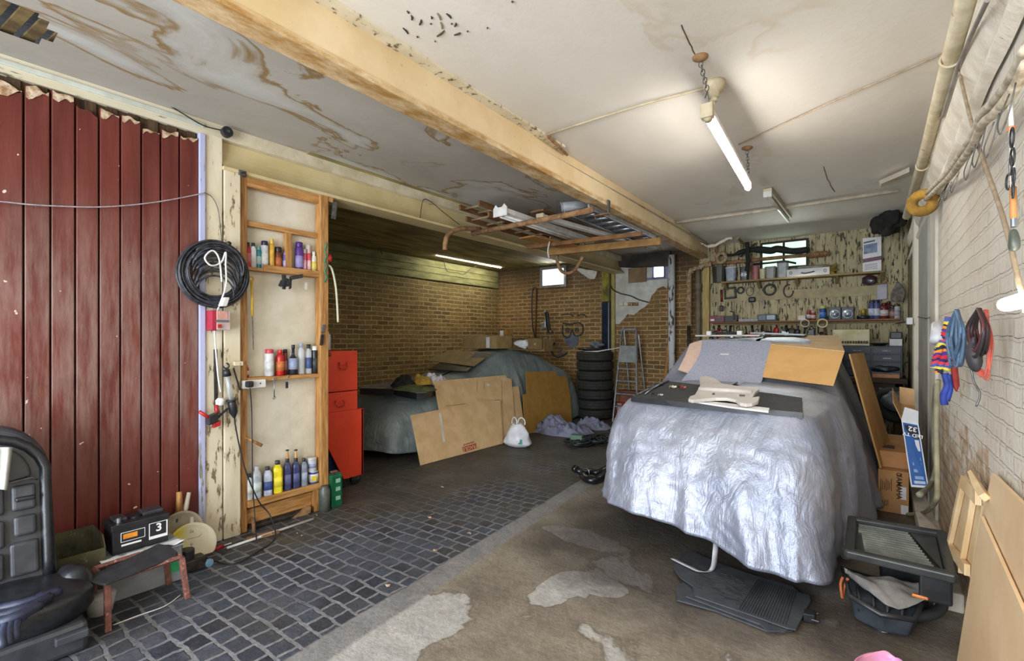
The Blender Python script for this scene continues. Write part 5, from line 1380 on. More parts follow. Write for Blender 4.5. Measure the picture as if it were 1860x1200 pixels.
# ================= strip lights
tubeglow = emit('lit tube', (255, 251, 246), 26)
t = thing('strip_light', 'lit fluorescent tube hung on a chain from the cream ceiling', 'light', P(1272, 103, Z=ZR))
r1 = P(1272, 103, Z=ZR); r2 = P(1357, 268, Z=ZR)
ta = P(1285, 213, X=-.79); tb_ = P(1359, 342, X=-.81)
ax_ = (tb_-ta).normalized()
obj('tube', M().tube([ta+ax_*.02, tb_], .019, 14), tubeglow, t, smooth=True)
up_ = V((0, 0, 1))
fx_ = mat('beige fitting', (196, 182, 152), (172, 156, 126), 12, .5)
obj('batten', M().obox(ta.lerp(tb_, .5)+up_*.045, (.055, (tb_-ta).length+.04, .035), V((1, 0, 0)), ax_), white, t, bevel=.006)
obj('end_bracket', M().obox(ta+up_*.035, (.07, .05, .085), V((1, 0, 0)), ax_), fx_, t, bevel=.006)
obj('end_bracket', M().obox(tb_+up_*.02, (.05, .03, .06), V((1, 0, 0)), ax_), white, t, bevel=.006)
obj('tube_cap', M().tube([ta-ax_*.01, ta+ax_*.03], .022, 14), fx_, t, smooth=True)
for r_, e_ in ((r1, ta+up_*.09), (r2, tb_+up_*.06)):
    obj('ceiling_rose', M().loft(r_-V((0, 0, .025)), [(0, .012), (.006, .02), (.016, .04), (.025, .042)], n=18), rust, t, smooth=True)
    m = M(); n = 7; top_ = r_-V((0, 0, .03)); bot = e_+V((0, 0, .07))
    for k in range(n):
        c_ = top_.lerp(bot, (k+.5)/n); m.torus(c_, .011, .0025, V((1, 0, 0)) if k % 2 else V((0, 1, 0)), 10, 5, sq=1.7)
    obj('chain', m, steel, t, smooth=True)
    obj('bail', M().tube([e_+ax_*-.05, bot, e_+ax_*.05], .003, 6), steel, t)
t = thing('junction_box', 'domed ceiling junction box beside the tube chain', 'junction box', P(1297, 155, Z=ZR))
jb = P(1297, 150, Z=ZR)
obj('dome', M().loft(jb-V((0, 0, .09)), [(0, .028), (.03, .034), (.035, .05), (.07, .062), (.09, .064)], n=20), fx_, t, smooth=True)
obj('gland', M().tube([jb-V((0, 0, .09)), jb-V((0, 0, .115))], .02, 10), fx_, t, smooth=True)
obj('flex', M().tube(spline([jb-V((0, 0, .11)), jb+V((0, .02, -.17)), ta+V((.02, .12, .06))], 6), .004, 6), fx_, t, smooth=True)
def cline(name, pts, r, mt, lab, cat): return one(name, M().tube([P(u, v, Z=ZR-.012) for u, v in pts], r, 8), mt, lab, cat, smooth=True)
cline('conduit_pipe', [(992, 245), (1088, 214), (1180, 186), (1290, 158)], .008, fx_, 'thin conduit running across the ceiling to the junction box', 'conduit')
cline('ceiling_string', [(1342, 262), (1500, 190), (1712, 98)], .006, mat('tan cord', (176, 156, 130), (150, 130, 104), 20, .8), 'tan cord stretched over the ceiling towards the wall pipe', 'cord')
rope = mat('tan rope', (168, 148, 122), (140, 120, 96), 30, .8)
t = thing('hanging_light', 'glowing tube light hung by a rope along the white brick wall', 'light', P(1850, 515, X=.27))
ha = P(1828, 553, X=.285); hb = ha+V((.0, -1.2, .0))
obj('tube', M().tube([ha, hb], .019, 14), emit('lit wall tube', (255, 250, 238), 14), t, smooth=True)
obj('batten', M().obox(ha.lerp(hb, .5)+V((.045, 0, 0)), (.03, 1.22, .05)), white, t, bevel=.006)
obj('rope', M().tube(spline([ha+V((.03, -.03, .02)), P(1852, 518, X=.3), P(1822, 395, X=.3), P(1768, 235, X=.3), P(1735, 98, X=.3)], 6), .006, 6), rope, t, smooth=True)
# big pipe along the wall top
pipem = mat('cream iron pipe', (212, 200, 170), (190, 174, 138), 10, .6, bump=.2, spots=(130, 96, 56), sscale=16, sth=.62)
def PR(u, v, x=.27): return P(u, v, X=x)
t = thing('wall_pipe', 'cream painted iron pipe along the top of the white wall', 'pipe', PR(1700, 180))
a = PR(1752, 0); zp = a.z
obj('pipe', M().tube([(.27, -2, zp), (.27, 4, zp-.03), (.25, 6.2, zp-.06)], .034, 14), pipem, t, smooth=True)
for y in (1.2, 2.9, 4.5): obj('clip', M().torus((.27, y, zp-.01*y), .037, .006, V((0, 1, 0)), 18, 6), pipem, t, smooth=True)
t = thing('wall_conduit', 'dark thin conduit stepping down below the cream pipe', 'conduit', (XR-.07, 2, 2.75))
obj('conduit', M().tube([P(u, v, X=XR-.07) for u, v in [(1794, 0), (1768, 55), (1740, 120), (1712, 212), (1697, 222), (1685, 245)]], .008, 8), mat('grey white conduit', (150, 144, 134), (120, 112, 102), 9, .6), t)
obj('conduit', M().tube([P(u, v, X=XR-.07) for u, v in [(1692, 252), (1676, 288), (1660, 320)]], .008, 8), darkmetal, t)
t = thing('bundled_cables', 'pair of thick painted cables sagging along the white brick wall', 'cable', (XR-.08, 2, 2.3))
for dz in (0, .035):
    obj('cable', M().tube(spline([P(u, v, X=XR-.08)+V((0, 0, dz)) for u, v in [(1866, 115), (1840, 165), (1808, 205), (1785, 225), (1768, 262), (1745, 295), (1722, 325), (1700, 345), (1682, 362)]], 5), .014, 8), mat('whitewashed cable', (206, 196, 174), (150, 136, 112), 18, .7), t, smooth=True)
for i, (u, v) in enumerate([(1845, 150), (1815, 205), (1790, 232), (1772, 262), (1742, 312), (1728, 330), (1715, 345)]):
    p = P(u, v, X=XR-.1); s_ = .05 if i < 4 else .035
    one('wire_hook', M().tube(spline([p, p+V((-.01, 0, -s_*1.2)), p+V((-.02, s_*.6, -s_*2.1)), p+V((-.02, s_*1.3, -s_*1.3)), p+V((0, s_*1.3, 0))], 4), .0017, 5), steel, 'bent wire hook dangling from the painted cables', 'hook', group='wire hooks along the painted cables', smooth=True)
one('foam_ring', M().torus(P(1676, 368, X=XR-.1), .06, .035, V((.3, 1, 0)), 18, 8), mat('mustard foam', (170, 130, 50), (130, 98, 36), 12, .9, bump=.4), 'mustard yellow foam lump at the end of the painted cables', 'foam', smooth=True)
# ceiling back: pipe, dead light, broken panel
t = thing('white_ceiling_pipe', 'white pipe crossing the ceiling near the bench wall', 'pipe', P(1432, 375, Z=ZR))
obj('pipe', M().tube([P(1228, 404, Z=ZR-.02), P(1400, 381, Z=ZR-.02), P(1632, 346, Z=ZR-.02)], .02, 10), mat('whitewashed pipe', (206, 196, 176), (180, 168, 146), 12, .6), t, smooth=True)
t = thing('unlit_strip_light', 'unlit strip light fitting screwed to the ceiling before the bench', 'light', P(1400, 370, Z=ZR))
a = P(1394, 346, Z=ZR-.03); b = P(1418, 420, Z=ZR-.06)
b = V((a.x+.02, a.y+1.3, a.z-.01))
obj('batten', M().obox(a.lerp(b, .5), (.08, (b-a).length, .05), ay=b-a), fx_, t, bevel=.005)
obj('tube', M().tube([a-V((0, 0, .05)), b-V((0, 0, .05))], .019, 12), mat('unlit tube', (190, 184, 170), (170, 164, 150), 4, .3), t, smooth=True)
obj('end_cap', M().obox(a-V((0, -.01, .035)), (.08, .03, .06)), white, t, bevel=.004)
one('panel', M().poly([P(1596, 328, Z=ZR-.03), P(1652, 303, Z=ZR-.03), P(1652, 312, Z=ZR-.09), P(1600, 334, Z=ZR-.09)], (0, .25, .03)), m_peel_white, 'loose ceiling board sagging beside the wall pipe', 'board', bevel=.003)
one('dark_bundle', soft(P(1615, 400, Y=7.3), (.28, .3, .3), 0, 2.4, .03), mat('sooty black', (36, 34, 32), (24, 24, 22), 9, .9), 'dark sooty bundle hanging in the ceiling corner by the post', 'bundle', smooth=True)
# worm shaped holes and specks in the ceiling
dk = mat('dark hole', (70, 62, 46), (52, 46, 34), 9, .9)
t = thing('ceiling_scar', 'cluster of worm-like gouges in the cream ceiling', 'holes', P(790, 40, Z=ZR))
for i, (u0, v0, u1, v1) in enumerate([(739, 20, 742, 24), (747, 28, 748, 36), (765, 36, 762, 45), (732, 51, 741, 61), (757, 66, 758, 68), (783, 30, 784, 34), (794, 24, 800, 36), (811, 25, 819, 33), (800, 40, 803, 52), (807, 56, 794, 66), (825, 64, 836, 60), (819, 43, 820, 44), (828, 42, 826, 48), (848, 57, 849, 57.6), (884, 51, 885, 51.4), (929, 3, 931, 4), (789, 75, 790, 75.5), (781, 43, 783, 44)]):
    a = P(u0, v0, Z=ZR-.003); b = P(u1, v1, Z=ZR-.003)
    obj('gouge', M().tube([a, a.lerp(b, .5)+V((.003, .002, 0)), b], [.003, .0055, .004], 6), dk if i not in (6, 8) else mat('pale gouge', (150, 136, 108)), t)
crk = mat('crack line', (120, 104, 78), (90, 78, 58), 9, .9)
def crack(pts, Z, lab):
    pp = []
    for (u0, v0), (u1, v1) in zip(pts, pts[1:]):
        for k in range(4): pp.append((u0+(u1-u0)*k/4+2*nz(u0+k*3.3, v0), v0+(v1-v0)*k/4+1.5*nz(v0+k*2.1, u0)))
    pp.append(pts[-1])
    o = one('ceiling_crack', M().tube([P(u, v, Z=Z-.001) for u, v in pp], .0035, 5), crk, lab, 'crack')
crack([(1237, 45), (1250, 72), (1262, 98)], ZR, 'fine crack in the ceiling leading to the tube chain')
crack([(1497, 302), (1503, 325), (1516, 348)], ZR, 'jagged crack in the ceiling above the white pipe')
one('beam_conduit', M().tube([P(996, 248, Z=ZR-.03), P(1030, 281, Z=ZR-.03)], .012, 6), rust, 'short rusty conduit lying in the angle of beam and ceiling', 'conduit')

# ================= overhead rack
rk = thing('overhead_rack', 'rusty pipes and timber bars slung between the two beams as a rack', 'rack', (-2.9, 4.6, 2.6))
A0, A1 = P(858, 424, Y=3.93), P(1076, 381, Y=3.93)
obj('iron_bar', M().tube([A0, A1], .028, 12), rust, rk, smooth=True)
obj('bent_pipe', M().tube(spline([P(808, 454, X=-3.53), P(809, 440, X=-3.53), P(815, 425, X=-3.53), P(838, 415, X=-3.52), P(872, 416, X=-3.5)], 6), .024, 10), rust, rk, smooth=True)
obj('timber_bar', M().obox(P(956, 449, Y=4.95).lerp(P(1166, 424, Y=5.1), .5), ((P(956, 449, Y=4.95)-P(1166, 424, Y=5.1)).length, .035, .05), P(1166, 424, Y=5.1)-P(956, 449, Y=4.95)), mat('brown batten', (140, 98, 52), (104, 70, 36), 8, .7), rk, bevel=.003)
C0, C1 = P(996, 458, Y=5.35), P(1200, 438, Y=5.65)
obj('timber_joist', M().obox(C0.lerp(C1, .5), ((C1-C0).length, .05, .09), C1-C0), mat('amber joist', (166, 124, 58), (134, 96, 42), 8, .6), rk, bevel=.004)
obj('iron_hoop', M().tube(spline([P(1012, 464, Y=5.5), P(1013, 478, Y=5.5), P(1020, 492, Y=5.5), P(1031, 496, Y=5.5), P(1044, 490, Y=5.5), P(1055, 472, Y=5.5), P(1058, 466, Y=5.5)], 5), .022, 10), rust, rk, smooth=True)
for u in (1012, 1093, 1175): obj('wire_hanger', M().tube([P(u, 360 if u < 1100 else 425, Y=4.3 if u < 1100 else 5.4), P(u, 405 if u < 1100 else 458, Y=4.3 if u < 1100 else 5.4)], .002, 5), steel, rk)
brk = thing('beam_bracket', 'iron strap bracket clasping the lower edge of the main beam', 'bracket', P(1098, 370, X=-2.04))
b1_ = P(1105, 372, X=bx(4.1)+.01)
obj('strap', M().obox(b1_+V((.005, 0, -.02)), (.012, .05, .13)), steel, brk, bevel=.003)
obj('plate', M().obox(b1_+V((-.07, 0, -.085)), (.17, .045, .012)), rust, brk, bevel=.002)
obj('bolt', M().tube([b1_+V((-.14, 0, -.12)), b1_+V((-.14, 0, -.05))], .009, 8), steel, brk)
# things lying on it (z about 2.64)
ZK = 2.64
def ladder(name, lab, xa, xb, y0, y1, z, mt, rmt, step=.25, rung=.012, rl=(.022, .055)):
    t = thing(name, lab, 'ladder', ((xa+xb)/2, y0, z))
    for x in (xa, xb): obj('rail', M().obox((x, (y0+y1)/2, z), (rl[0], y1-y0, rl[1])), mt, t, bevel=.004)
    y = y0+.08
    while y < y1-.03:
        obj('rung', M().tube([(xa, y, z), (xb, y, z)], rung, 8), rmt, t, smooth=True); y += step
    return t
rw = mat('dark stained wood', (124, 84, 50), (88, 58, 34), 9, .6, stretch=(6, .6, 6))
ladder('wooden_ladder', 'old brown wooden ladder lying flat on the rack next to the header beam', -3.38, -3.08, 3.62, 5.45, ZK+.01, rw, mat('worn rung', (150, 128, 100), (110, 88, 62), 9, .6))
ladder('extension_ladder', 'second ladder stacked above the wooden one, with worn grey rungs', -3.36, -3.1, 3.5, 5.2, ZK+.1, rw, mat('worn rung', (0, 0, 0)), .2)
ladder('aluminium_ladder', 'aluminium ladder on the rack tight against the main beam', -2.44, -2.17, 4.02, 5.75, ZK+.02, alu, alu, .2, .02, (.02, .05))
t = thing('strip_light_batten', 'discarded white strip light fitting lying on the rack', 'light', (-2.92, 4.5, ZK))
obj('channel', M().box(-3.0, -2.88, 3.66, 5.5, ZK+.0, ZK+.05), white, t, bevel=.004)
obj('end_plate', M().poly([(-3.03, 3.64, ZK-.03), (-2.86, 3.64, ZK-.03), (-2.86, 3.64, ZK+.05), (-2.89, 3.64, ZK+.09), (-2.92, 3.64, ZK+.06), (-2.97, 3.64, ZK+.06), (-3.0, 3.64, ZK+.09), (-3.03, 3.64, ZK+.05)], (0, .012, 0)), white, t)
for x in (-2.99, -2.93): obj('tube', M().tube([(x, 3.7, ZK-.015), (x, 5.4, ZK-.015)], .013, 8), white, t, smooth=True)
t = thing('strip_light_batten', 'shorter white strip fitting lying askew on the rack near the aluminium ladder', 'light', (-2.6, 4.6, ZK))
ca, cb_ = V((-2.72, 4.02, ZK+.01)), V((-2.52, 5.6, ZK+.01))
obj('channel', M().obox(ca.lerp(cb_, .5), (.07, (cb_-ca).length, .045), ay=cb_-ca), white, t, bevel=.004)
obj('end_cap', M().obox(ca+V((0, 0, 0)), (.085, .03, .06), ay=cb_-ca), fx_, t, bevel=.004)
t = thing('grey_tube', 'thick grey drainpipe offcut on the rack just under the ceiling', 'pipe', (-2.4, 4.0, 2.74))
ga, gb = P(1020, 376, Y=4.0), P(1066, 366, Y=4.15)
obj('pipe', M().tube([ga, gb+V((.0, .1, 0))], .045, 14), mat('grey pvc', (150, 154, 156), (130, 134, 136), 9, .5), t, smooth=True)
obj('socket_rim', M().torus(ga, .045, .006, gb-ga, 18, 6), mat('grey pvc', (0, 0, 0)), t, smooth=True)
one('white_cable_tail', M().tube(spline([P(1000, 425, Y=4.9), P(998, 440, Y=4.9), P(995, 455, Y=4.9), P(997, 468, Y=4.9)], 5), .008, 6), wire_w, 'white cable end hanging down from the rack', 'cable', smooth=True)
one('timber_board', M().obox((-2.75, 4.75, ZK+.07), (.16, 1.5, .02)), rw, 'brown timber board lying between the fittings on the rack', 'board', bevel=.003)
one('timber_board', M().obox((-3.22, 5.0, ZK-.035), (.22, .9, .02), ay=V((.12, 1, 0))), wood, 'short yellow plank below the wooden ladder at the header side', 'board', bevel=.003)
# tube fitting and wires in the side bay
t = thing('bay_strip_light', 'slim strip light on the mossy boards of the side bay', 'light', P(850, 475, X=-5.9))
sa, sb_ = P(793, 462, X=-6.1), P(909, 485, X=-6.1)
obj('tube', M().tube([sa, sb_], .02, 10), emit('bay tube', (250, 244, 226), 34), t, smooth=True)
obj('batten', M().obox(sa.lerp(sb_, .5)+V((-.02, 0, .05)), (.06, (sb_-sa).length, .05), ay=sb_-sa), darkmetal, t, bevel=.004)
obj('end_block', M().obox(sa+V((0, -.05, .04)), (.08, .08, .1)), rust, t, bevel=.006)
one('bay_wire', M().tube(spline([P(u, v, X=-6.3) for u, v in [(678, 425), (688, 445), (694, 462)]], 5), .006, 6), darkmetal, 'dark pull wire hanging in the side bay near the header', 'wire')
one('bay_wire', M().tube(spline([P(u, v, X=-6.3) for u, v in [(806, 472), (812, 492), (830, 495), (842, 498), (855, 488), (870, 480)]], 5), .006, 6), darkmetal, 'dark wire looped beneath the bay strip light', 'wire')
one('header_wire', M().tube(spline([P(u, v, X=XW+.03) for u, v in [(763, 396), (769, 363), (785, 368), (805, 385), (835, 408)]], 5), .004, 6), darkmetal, 'thin dark wire looped over the cream header beam', 'wire', smooth=True)
# ================= back wall: drainpipe, post, pipes
t = thing('drainpipe', 'square downpipe painted yellow above and black below on the back wall', 'pipe', P(1101, 560, Y=7.93))
x0, x1 = P(1095, 560, Y=7.9).x, P(1108, 560, Y=7.9).x
zy = P(1100, 548, Y=7.9).z
obj('upper_section', M().box(x0, x1, 7.85, 7.98, zy, 2.75), mat('mossy yellow paint', (150, 140, 40), (80, 76, 30), 9, .5, stretch=(1, 1, .5)), t, bevel=.01, label='mossy yellow upper length')
obj('lower_section', M().box(x0, x1, 7.85, 7.98, 0, zy), mat('blue black gloss', (24, 34, 50), (36, 48, 66), 5, .25), t, bevel=.01)
obj('side_batten', M().box(x1+.005, x1+.07, 7.94, 7.99, 0, 2.6), mat('sallow batten', (170, 156, 100), (150, 134, 80), 6, .7), t)
t = one('white_post', M().loft(P(1220, 760, Y=7.8)*1.0-V((0, 0, P(1220, 760, Y=7.8).z)), [(0, .055), (2.78, .055)], 1, 2, 14), peel_mat('flaking white post', (206, 206, 204), (186, 186, 190), (110, 98, 84), .55, (4, 4, 1.5), 2.5), 'flaking white round post in front of the back wall', 'post', smooth=True)
t = thing('rusty_downpipe', 'flaking rusty soil pipe with elbow between white post and bench', 'pipe', P(1253, 560, Y=7.75))
pr = mat('flaking pale rust', (176, 156, 124), (128, 92, 62), 24, .85, bump=.5)
obj('pipe', M().tube([P(1252, 592, Y=7.75), P(1252, 500, Y=7.75), P(1255, 490, Y=7.75), P(1268, 486, Y=7.74), P(1285, 480, Y=7.72), P(1292, 479, Y=7.7)], .036, 12), pr, t, smooth=True)
obj('lower_pipe', M().tube([P(1251, 590, Y=7.75), P(1251, 680, Y=7.75)], .03, 12), darkmetal, t, smooth=True)
for u, v in ((1252, 590), (1258, 491), (1274, 485), (1291, 479)): obj('collar', M().torus(P(u, v, Y=7.75), .042, .012, V((0, 0, 1)) if v > 560 else V((1, 0, .2)), 16, 8), pr, t, smooth=True)
t = thing('cross_pipe', 'long rusty pipe running across the bench window', 'pipe', P(1400, 468, Y=7.75))
obj('pipe', M().tube([P(1294, 478, Y=7.72), P(1330, 476, Y=7.75), P(1420, 467, Y=7.76), P(1508, 460, Y=7.76)], .026, 10), rust, t, smooth=True)
obj('valve', M().torus(P(1310, 468, Y=7.65), .07, .028, V((.3, 1, .1)), 18, 8), pr, t, smooth=True)
obj('riser', M().tube(spline([P(1297, 440, Y=7.65), P(1297, 458, Y=7.65), P(1303, 468, Y=7.65)], 4), .026, 10), pr, t, smooth=True)
obj('joint', M().tube([P(1468, 464, Y=7.75), P(1502, 460, Y=7.75)], .04, 10), rust, t, smooth=True)
t = thing('grey_downpipe', 'plain grey vertical pipe beside the timber post', 'pipe', P(1268, 560, Y=7.78))
obj('pipe', M().tube([P(1268, 486, Y=7.78), P(1268, 700, Y=7.78)], .038, 12), mat('grey cast pipe', (126, 116, 98), (104, 94, 78), 6, .7), t, smooth=True)
obj('joint', M().tube([P(1268, 515, Y=7.78), P(1268, 525, Y=7.78)], .046, 12), mat('grey cast pipe', (0, 0, 0)), t)
one('timber_post', M().box(P(1276, 600, Y=7.8).x, P(1288, 600, Y=7.8).x, 7.8, 7.88, 0, 2.62), mat('pale timber post', (190, 166, 104), (160, 134, 78), 6, .7, stretch=(6, 6, .6), bump=.2), 'pale square timber post at the end of the bench wall', 'post', bevel=.004)
t = thing('back_cables', 'black cable loop hung on the brick wall under the window', 'cable', P(970, 560, Y=7.9))
obj('loop', M().tube(spline([P(u, v, Y=7.93) for u, v in [(973, 616), (967, 590), (966, 545), (968, 526), (972, 522), (975, 530), (974, 560), (973, 600), (974, 622)]], 5), .012, 6), black, t, smooth=True)
obj('pipe', M().tube([P(974, 528, Y=7.92), P(973, 612, Y=7.92)], .016, 8), mat('reddish pipe', (120, 70, 44), (90, 52, 34), 9, .6), t, smooth=True)
t = thing('hanging_part', 'black and silver car part hanging on the back brick wall', 'car part', P(990, 585, Y=7.9))
obj('arm', M().obox(P(995, 585, Y=7.9), (.07, .05, .42), V((1, 0, .15)), az=V((-.16, 0, 1))*-1), black, t, bevel=.015)
obj('plate', M().obox(P(987, 591, Y=7.86), (.13, .03, .15), V((1, 0, .4))), alu, t, bevel=.02)
for u, v in ((990, 566), (1000, 602), (992, 614)): obj('joint', M().tube([P(u, v, Y=7.88), P(u, v, Y=7.82)], .025, 10), alu, t, smooth=True)
one('wall_lead', M().tube(spline([P(u, v, Y=7.93) for u, v in [(1104, 478), (1110, 520), (1125, 532), (1145, 537), (1160, 544), (1178, 549)]], 5), .01, 6), darkmetal, 'thin dark lead drooping over the old plaster', 'cable', smooth=True)
t = thing('wall_switches', 'row of old cream switch boxes on the plaster', 'switch', P(1140, 552, Y=7.95))
for i, u in enumerate((1129, 1137.5, 1146, 1155)):
    obj('switch_box', M().obox(P(u, 552, Y=7.95), (.075, .05, .06)), mat('cream switch', (216, 206, 180)) if i < 2 else mat('broken switch', (170, 140, 100), (90, 70, 50), 30), t, bevel=.006)
# graffiti face sprayed on the bricks
gr = mat('black spray paint', (40, 44, 46), (62, 64, 62), 20, .9); gb = mat('grey blue spray paint', (84, 92, 106), (100, 106, 116), 14, .9)
t = thing('graffiti', 'sprayed cartoon-like face graffiti on the back brick wall', 'graffiti', P(1040, 600, Y=7.99))
def GP(u, v, y=7.993): return P(u, v, Y=y)
def gl_(name, pts, r, mt): return obj(name, M().tube(spline([GP(*p) for p in pts], 5), r, 6), mt, t, smooth=True)
gl_('brow', [(1020, 572), (1032, 570), (1042, 574)], .012, gr); gl_('brow', [(1048, 573), (1058, 571), (1066, 575)], .012, gr)
gl_('outline', [(1022, 590), (1023, 608), (1034, 612), (1039, 598), (1044, 609), (1056, 607), (1059, 594), (1052, 586), (1038, 588), (1022, 587)], .014, gr)
for u in (1031, 1048): obj('eye', M().torus(GP(u, 599), .04, .01, V((0, 1, 0)), 18, 6).tube([GP(u, 599, 7.999), GP(u, 599, 7.99)], .018, 10), gr, t, smooth=True)
obj('jaw', M().poly([GP(u, v, 7.999) for u, v in [(1025, 611), (1040, 607), (1051, 611), (1050, 622), (1045, 630), (1036, 631), (1028, 624)]], (0, -.008, 0)), gb, t)
gl_('arm', [(1008, 622), (1002, 630), (1004, 642), (1012, 648), (1022, 646), (1030, 640)], .02, gr)
gl_('arm', [(1012, 630), (1020, 634), (1014, 640), (1024, 642)], .014, gb)
# ================= bench wall shelves and what stands on them
YW_ = YWD
def BY(u, v, y): return P(u, v, Y=y)
zu = BY(1480, 500, 7.7).z; zm_ = BY(1480, 581, 7.68).z
shw = mat('drab shelf wood', (150, 130, 84), (120, 100, 62), 6, .7, stretch=(.6, 6, 6))
xl, xr = BY(1312, 511, 7.75).x, BY(1606, 490, 7.75).x
t = thing('upper_shelf', 'long drab upper shelf on small brackets under the bench window', 'shelf', ((xl+xr)/2, 7.8, zu))
obj('board', M().box(xl, xr, 7.66, 7.87, zu-.025, zu), shw, t, bevel=.003)
for u in (1318, 1378, 1448, 1520, 1602): x = BY(u, 500, 7.8).x; obj('bracket', M().poly([(x-.02, 7.7, zu-.025), (x-.02, 7.87, zu-.025), (x-.02, 7.87, zu-.12)], (.04, 0, 0)), shw, t)
xl2, xr2 = BY(1290, 581, 7.7).x, BY(1637, 578, 7.7).x
t = thing('middle_shelf', 'thin brown middle shelf crossing the peeling bench wall', 'shelf', ((xl2+xr2)/2, 7.8, zm_))
obj('board', M().box(xl2, xr2, 7.69, 7.87, zm_-.018, zm_), mat('brown shelf wood', (140, 92, 50), (110, 70, 38), 6, .6, stretch=(.6, 6, 6)), t, bevel=.002)
obj('ledge', M().box(xl2, xr2, 7.855, 7.87, zm_-.05, zm_-.018), shw, t)
def on(u, vt, w, zb, y):
    p = P(u, VY, Y=y); d = depth(p)
    return V((p.x, y, zb+.0005)), H+(VY-vt)/F*d-zb, w*d/F/2
GU = 'things on the upper bench shelf'
def tub(u, vt, w, c1, lab, lid=None, cat='tub', y=7.77, mt=None, name='plastic_tub', sq=5, zb=None):
    c, h, r = on(u, vt, w, zu if zb is None else zb, y); r *= .92
    t = thing(name, lab, cat, c, 0, GU if zb is None else None)
    obj('body', M().loft(c, [(0, r*.86), (h*.9, r), (h, r)], .7, sq, 16), mt or colm(c1, .4), t, bevel=.002)
    if lid: obj('lid', M().loft(c, [(h, r*1.05), (h+.012, r*1.05)], .7, sq, 16), colm(lid), t)
    return t
tub(1328, 487, 19, (150, 160, 172), 'pale blue ice-cream tub with white lid on the upper shelf', (216, 216, 214))
t = tub(1352, 486, 16, (44, 46, 46), 'dark tub with white starburst print on the upper shelf', (60, 60, 56))
c, h, r = on(1352, 486, 16, zu, 7.77)
m = M()
for k in range(5):
    a = math.pi*k/5; m.obox(c+V((0, -r*.68, h*.45)), (r*1.3, .003, .012), V((math.cos(a), 0, math.sin(a))), V((0, 1, 0)))
obj('starburst', m, WHT, t)
tub(1372, 482, 15, (150, 84, 76), 'reddish plastic bag of bits on the upper shelf', None, 'bag', name='plastic_bag', sq=2.4)
tub(1385, 488, 11, (190, 184, 140), 'cream plastic flask between red bag and grey tub', None, 'flask', name='plastic_flask', sq=3)
tub(1400, 486, 19, (140, 140, 132), 'grey see-through tub in front of the window pane', (120, 120, 112))
tub(1422, 476, 20, (160, 164, 160), 'tall translucent box beside the white carton', (180, 184, 180), 'box', name='storage_box')
c, h, r = on(1468, 487, 66, zu, 7.76)
t = thing('white_carton', 'long white carton with a black swoosh lying on the upper shelf', 'box', c, 0, GU)
obj('carton', M().box(c.x-r, c.x+r, 7.69, 7.84, zu+.001, zu+h*.92), mat('white carton', (220, 218, 216), (204, 202, 200), 6, .6), t, bevel=.002)
obj('swoosh', M().tube(spline([(c.x-r*.3, 7.688, zu+h*.42), (c.x-.02, 7.688, zu+h*.34), (c.x+r*.32, 7.688, zu+h*.5)], 4), .008, 6), INK, t)
for s_ in (-1, 1): obj('mark', M().torus((c.x+s_*r*.8, 7.689, zu+h*.5), .014, .003, V((0, 1, 0)), 12, 5, sq=1.4), INK, t)
one('clear_bag', soft(on(1480, 480, 40, zu+h*.92+.02, 7.78)[0], (.4, .12, .06), 0, 2.3, .02), mat('dusty clear film', (150, 148, 134), (120, 116, 100), 12, .4), 'dusty plastic bag slumped on the white carton', 'bag', smooth=True)
one('yellow_sponge', soft(on(1510, 480, 20, zu+.055, 7.76)[0], (.18, .12, .13), 0, 2.3, .03), mat('mustard rag', (150, 124, 40), (96, 90, 30), 9, .9), 'mustard and green rag lump on the upper shelf', 'rag', smooth=True)
tub(1306, 484, 26, (60, 56, 44), 'dark cluttered tin at the pipe end of the upper shelf', None, 'tin', name='old_tin', sq=2)
c = BY(1584, 489, 7.74)
t = thing('calendar', 'white printed calendar card standing on the upper shelf', 'calendar', (c.x, 7.74, zu))
xa, xb = BY(1567, 450, 7.74).x, BY(1601, 450, 7.74).x; ztc = BY(1584, 431, 7.74).z
obj('card', M().box(xa, xb, 7.735, 7.75, zu+.001, ztc), paper, t, bevel=.001)
def onc(a, b): return V((xa+(xb-xa)*a, 7.733, zu+(ztc-zu)*b))
obj('photo', M().obox(onc(.42, .68), (.14, .002, .12), V((1, 0, .12))), mat('blue grey photo', (130, 146, 170), (90, 106, 134), 20, .5), t)
obj('title_bar', M().obox(onc(.35, .88), (.12, .002, .02), V((1, 0, .15))), mat('slate ink', (90, 96, 116)), t)
obj('colour_strip', M().obox(onc(.5, .36), (.2, .002, .05), V((1, 0, .12))), mat('maroon print', (130, 56, 66), (70, 60, 80), 60, .5), t)
m = M()
for k in range(4): m.obox(onc(.45, .22-.045*k), (.13, .002, .006), V((1, 0, .06)))
obj('text_lines', m, mat('grey print', (120, 120, 128)), t)
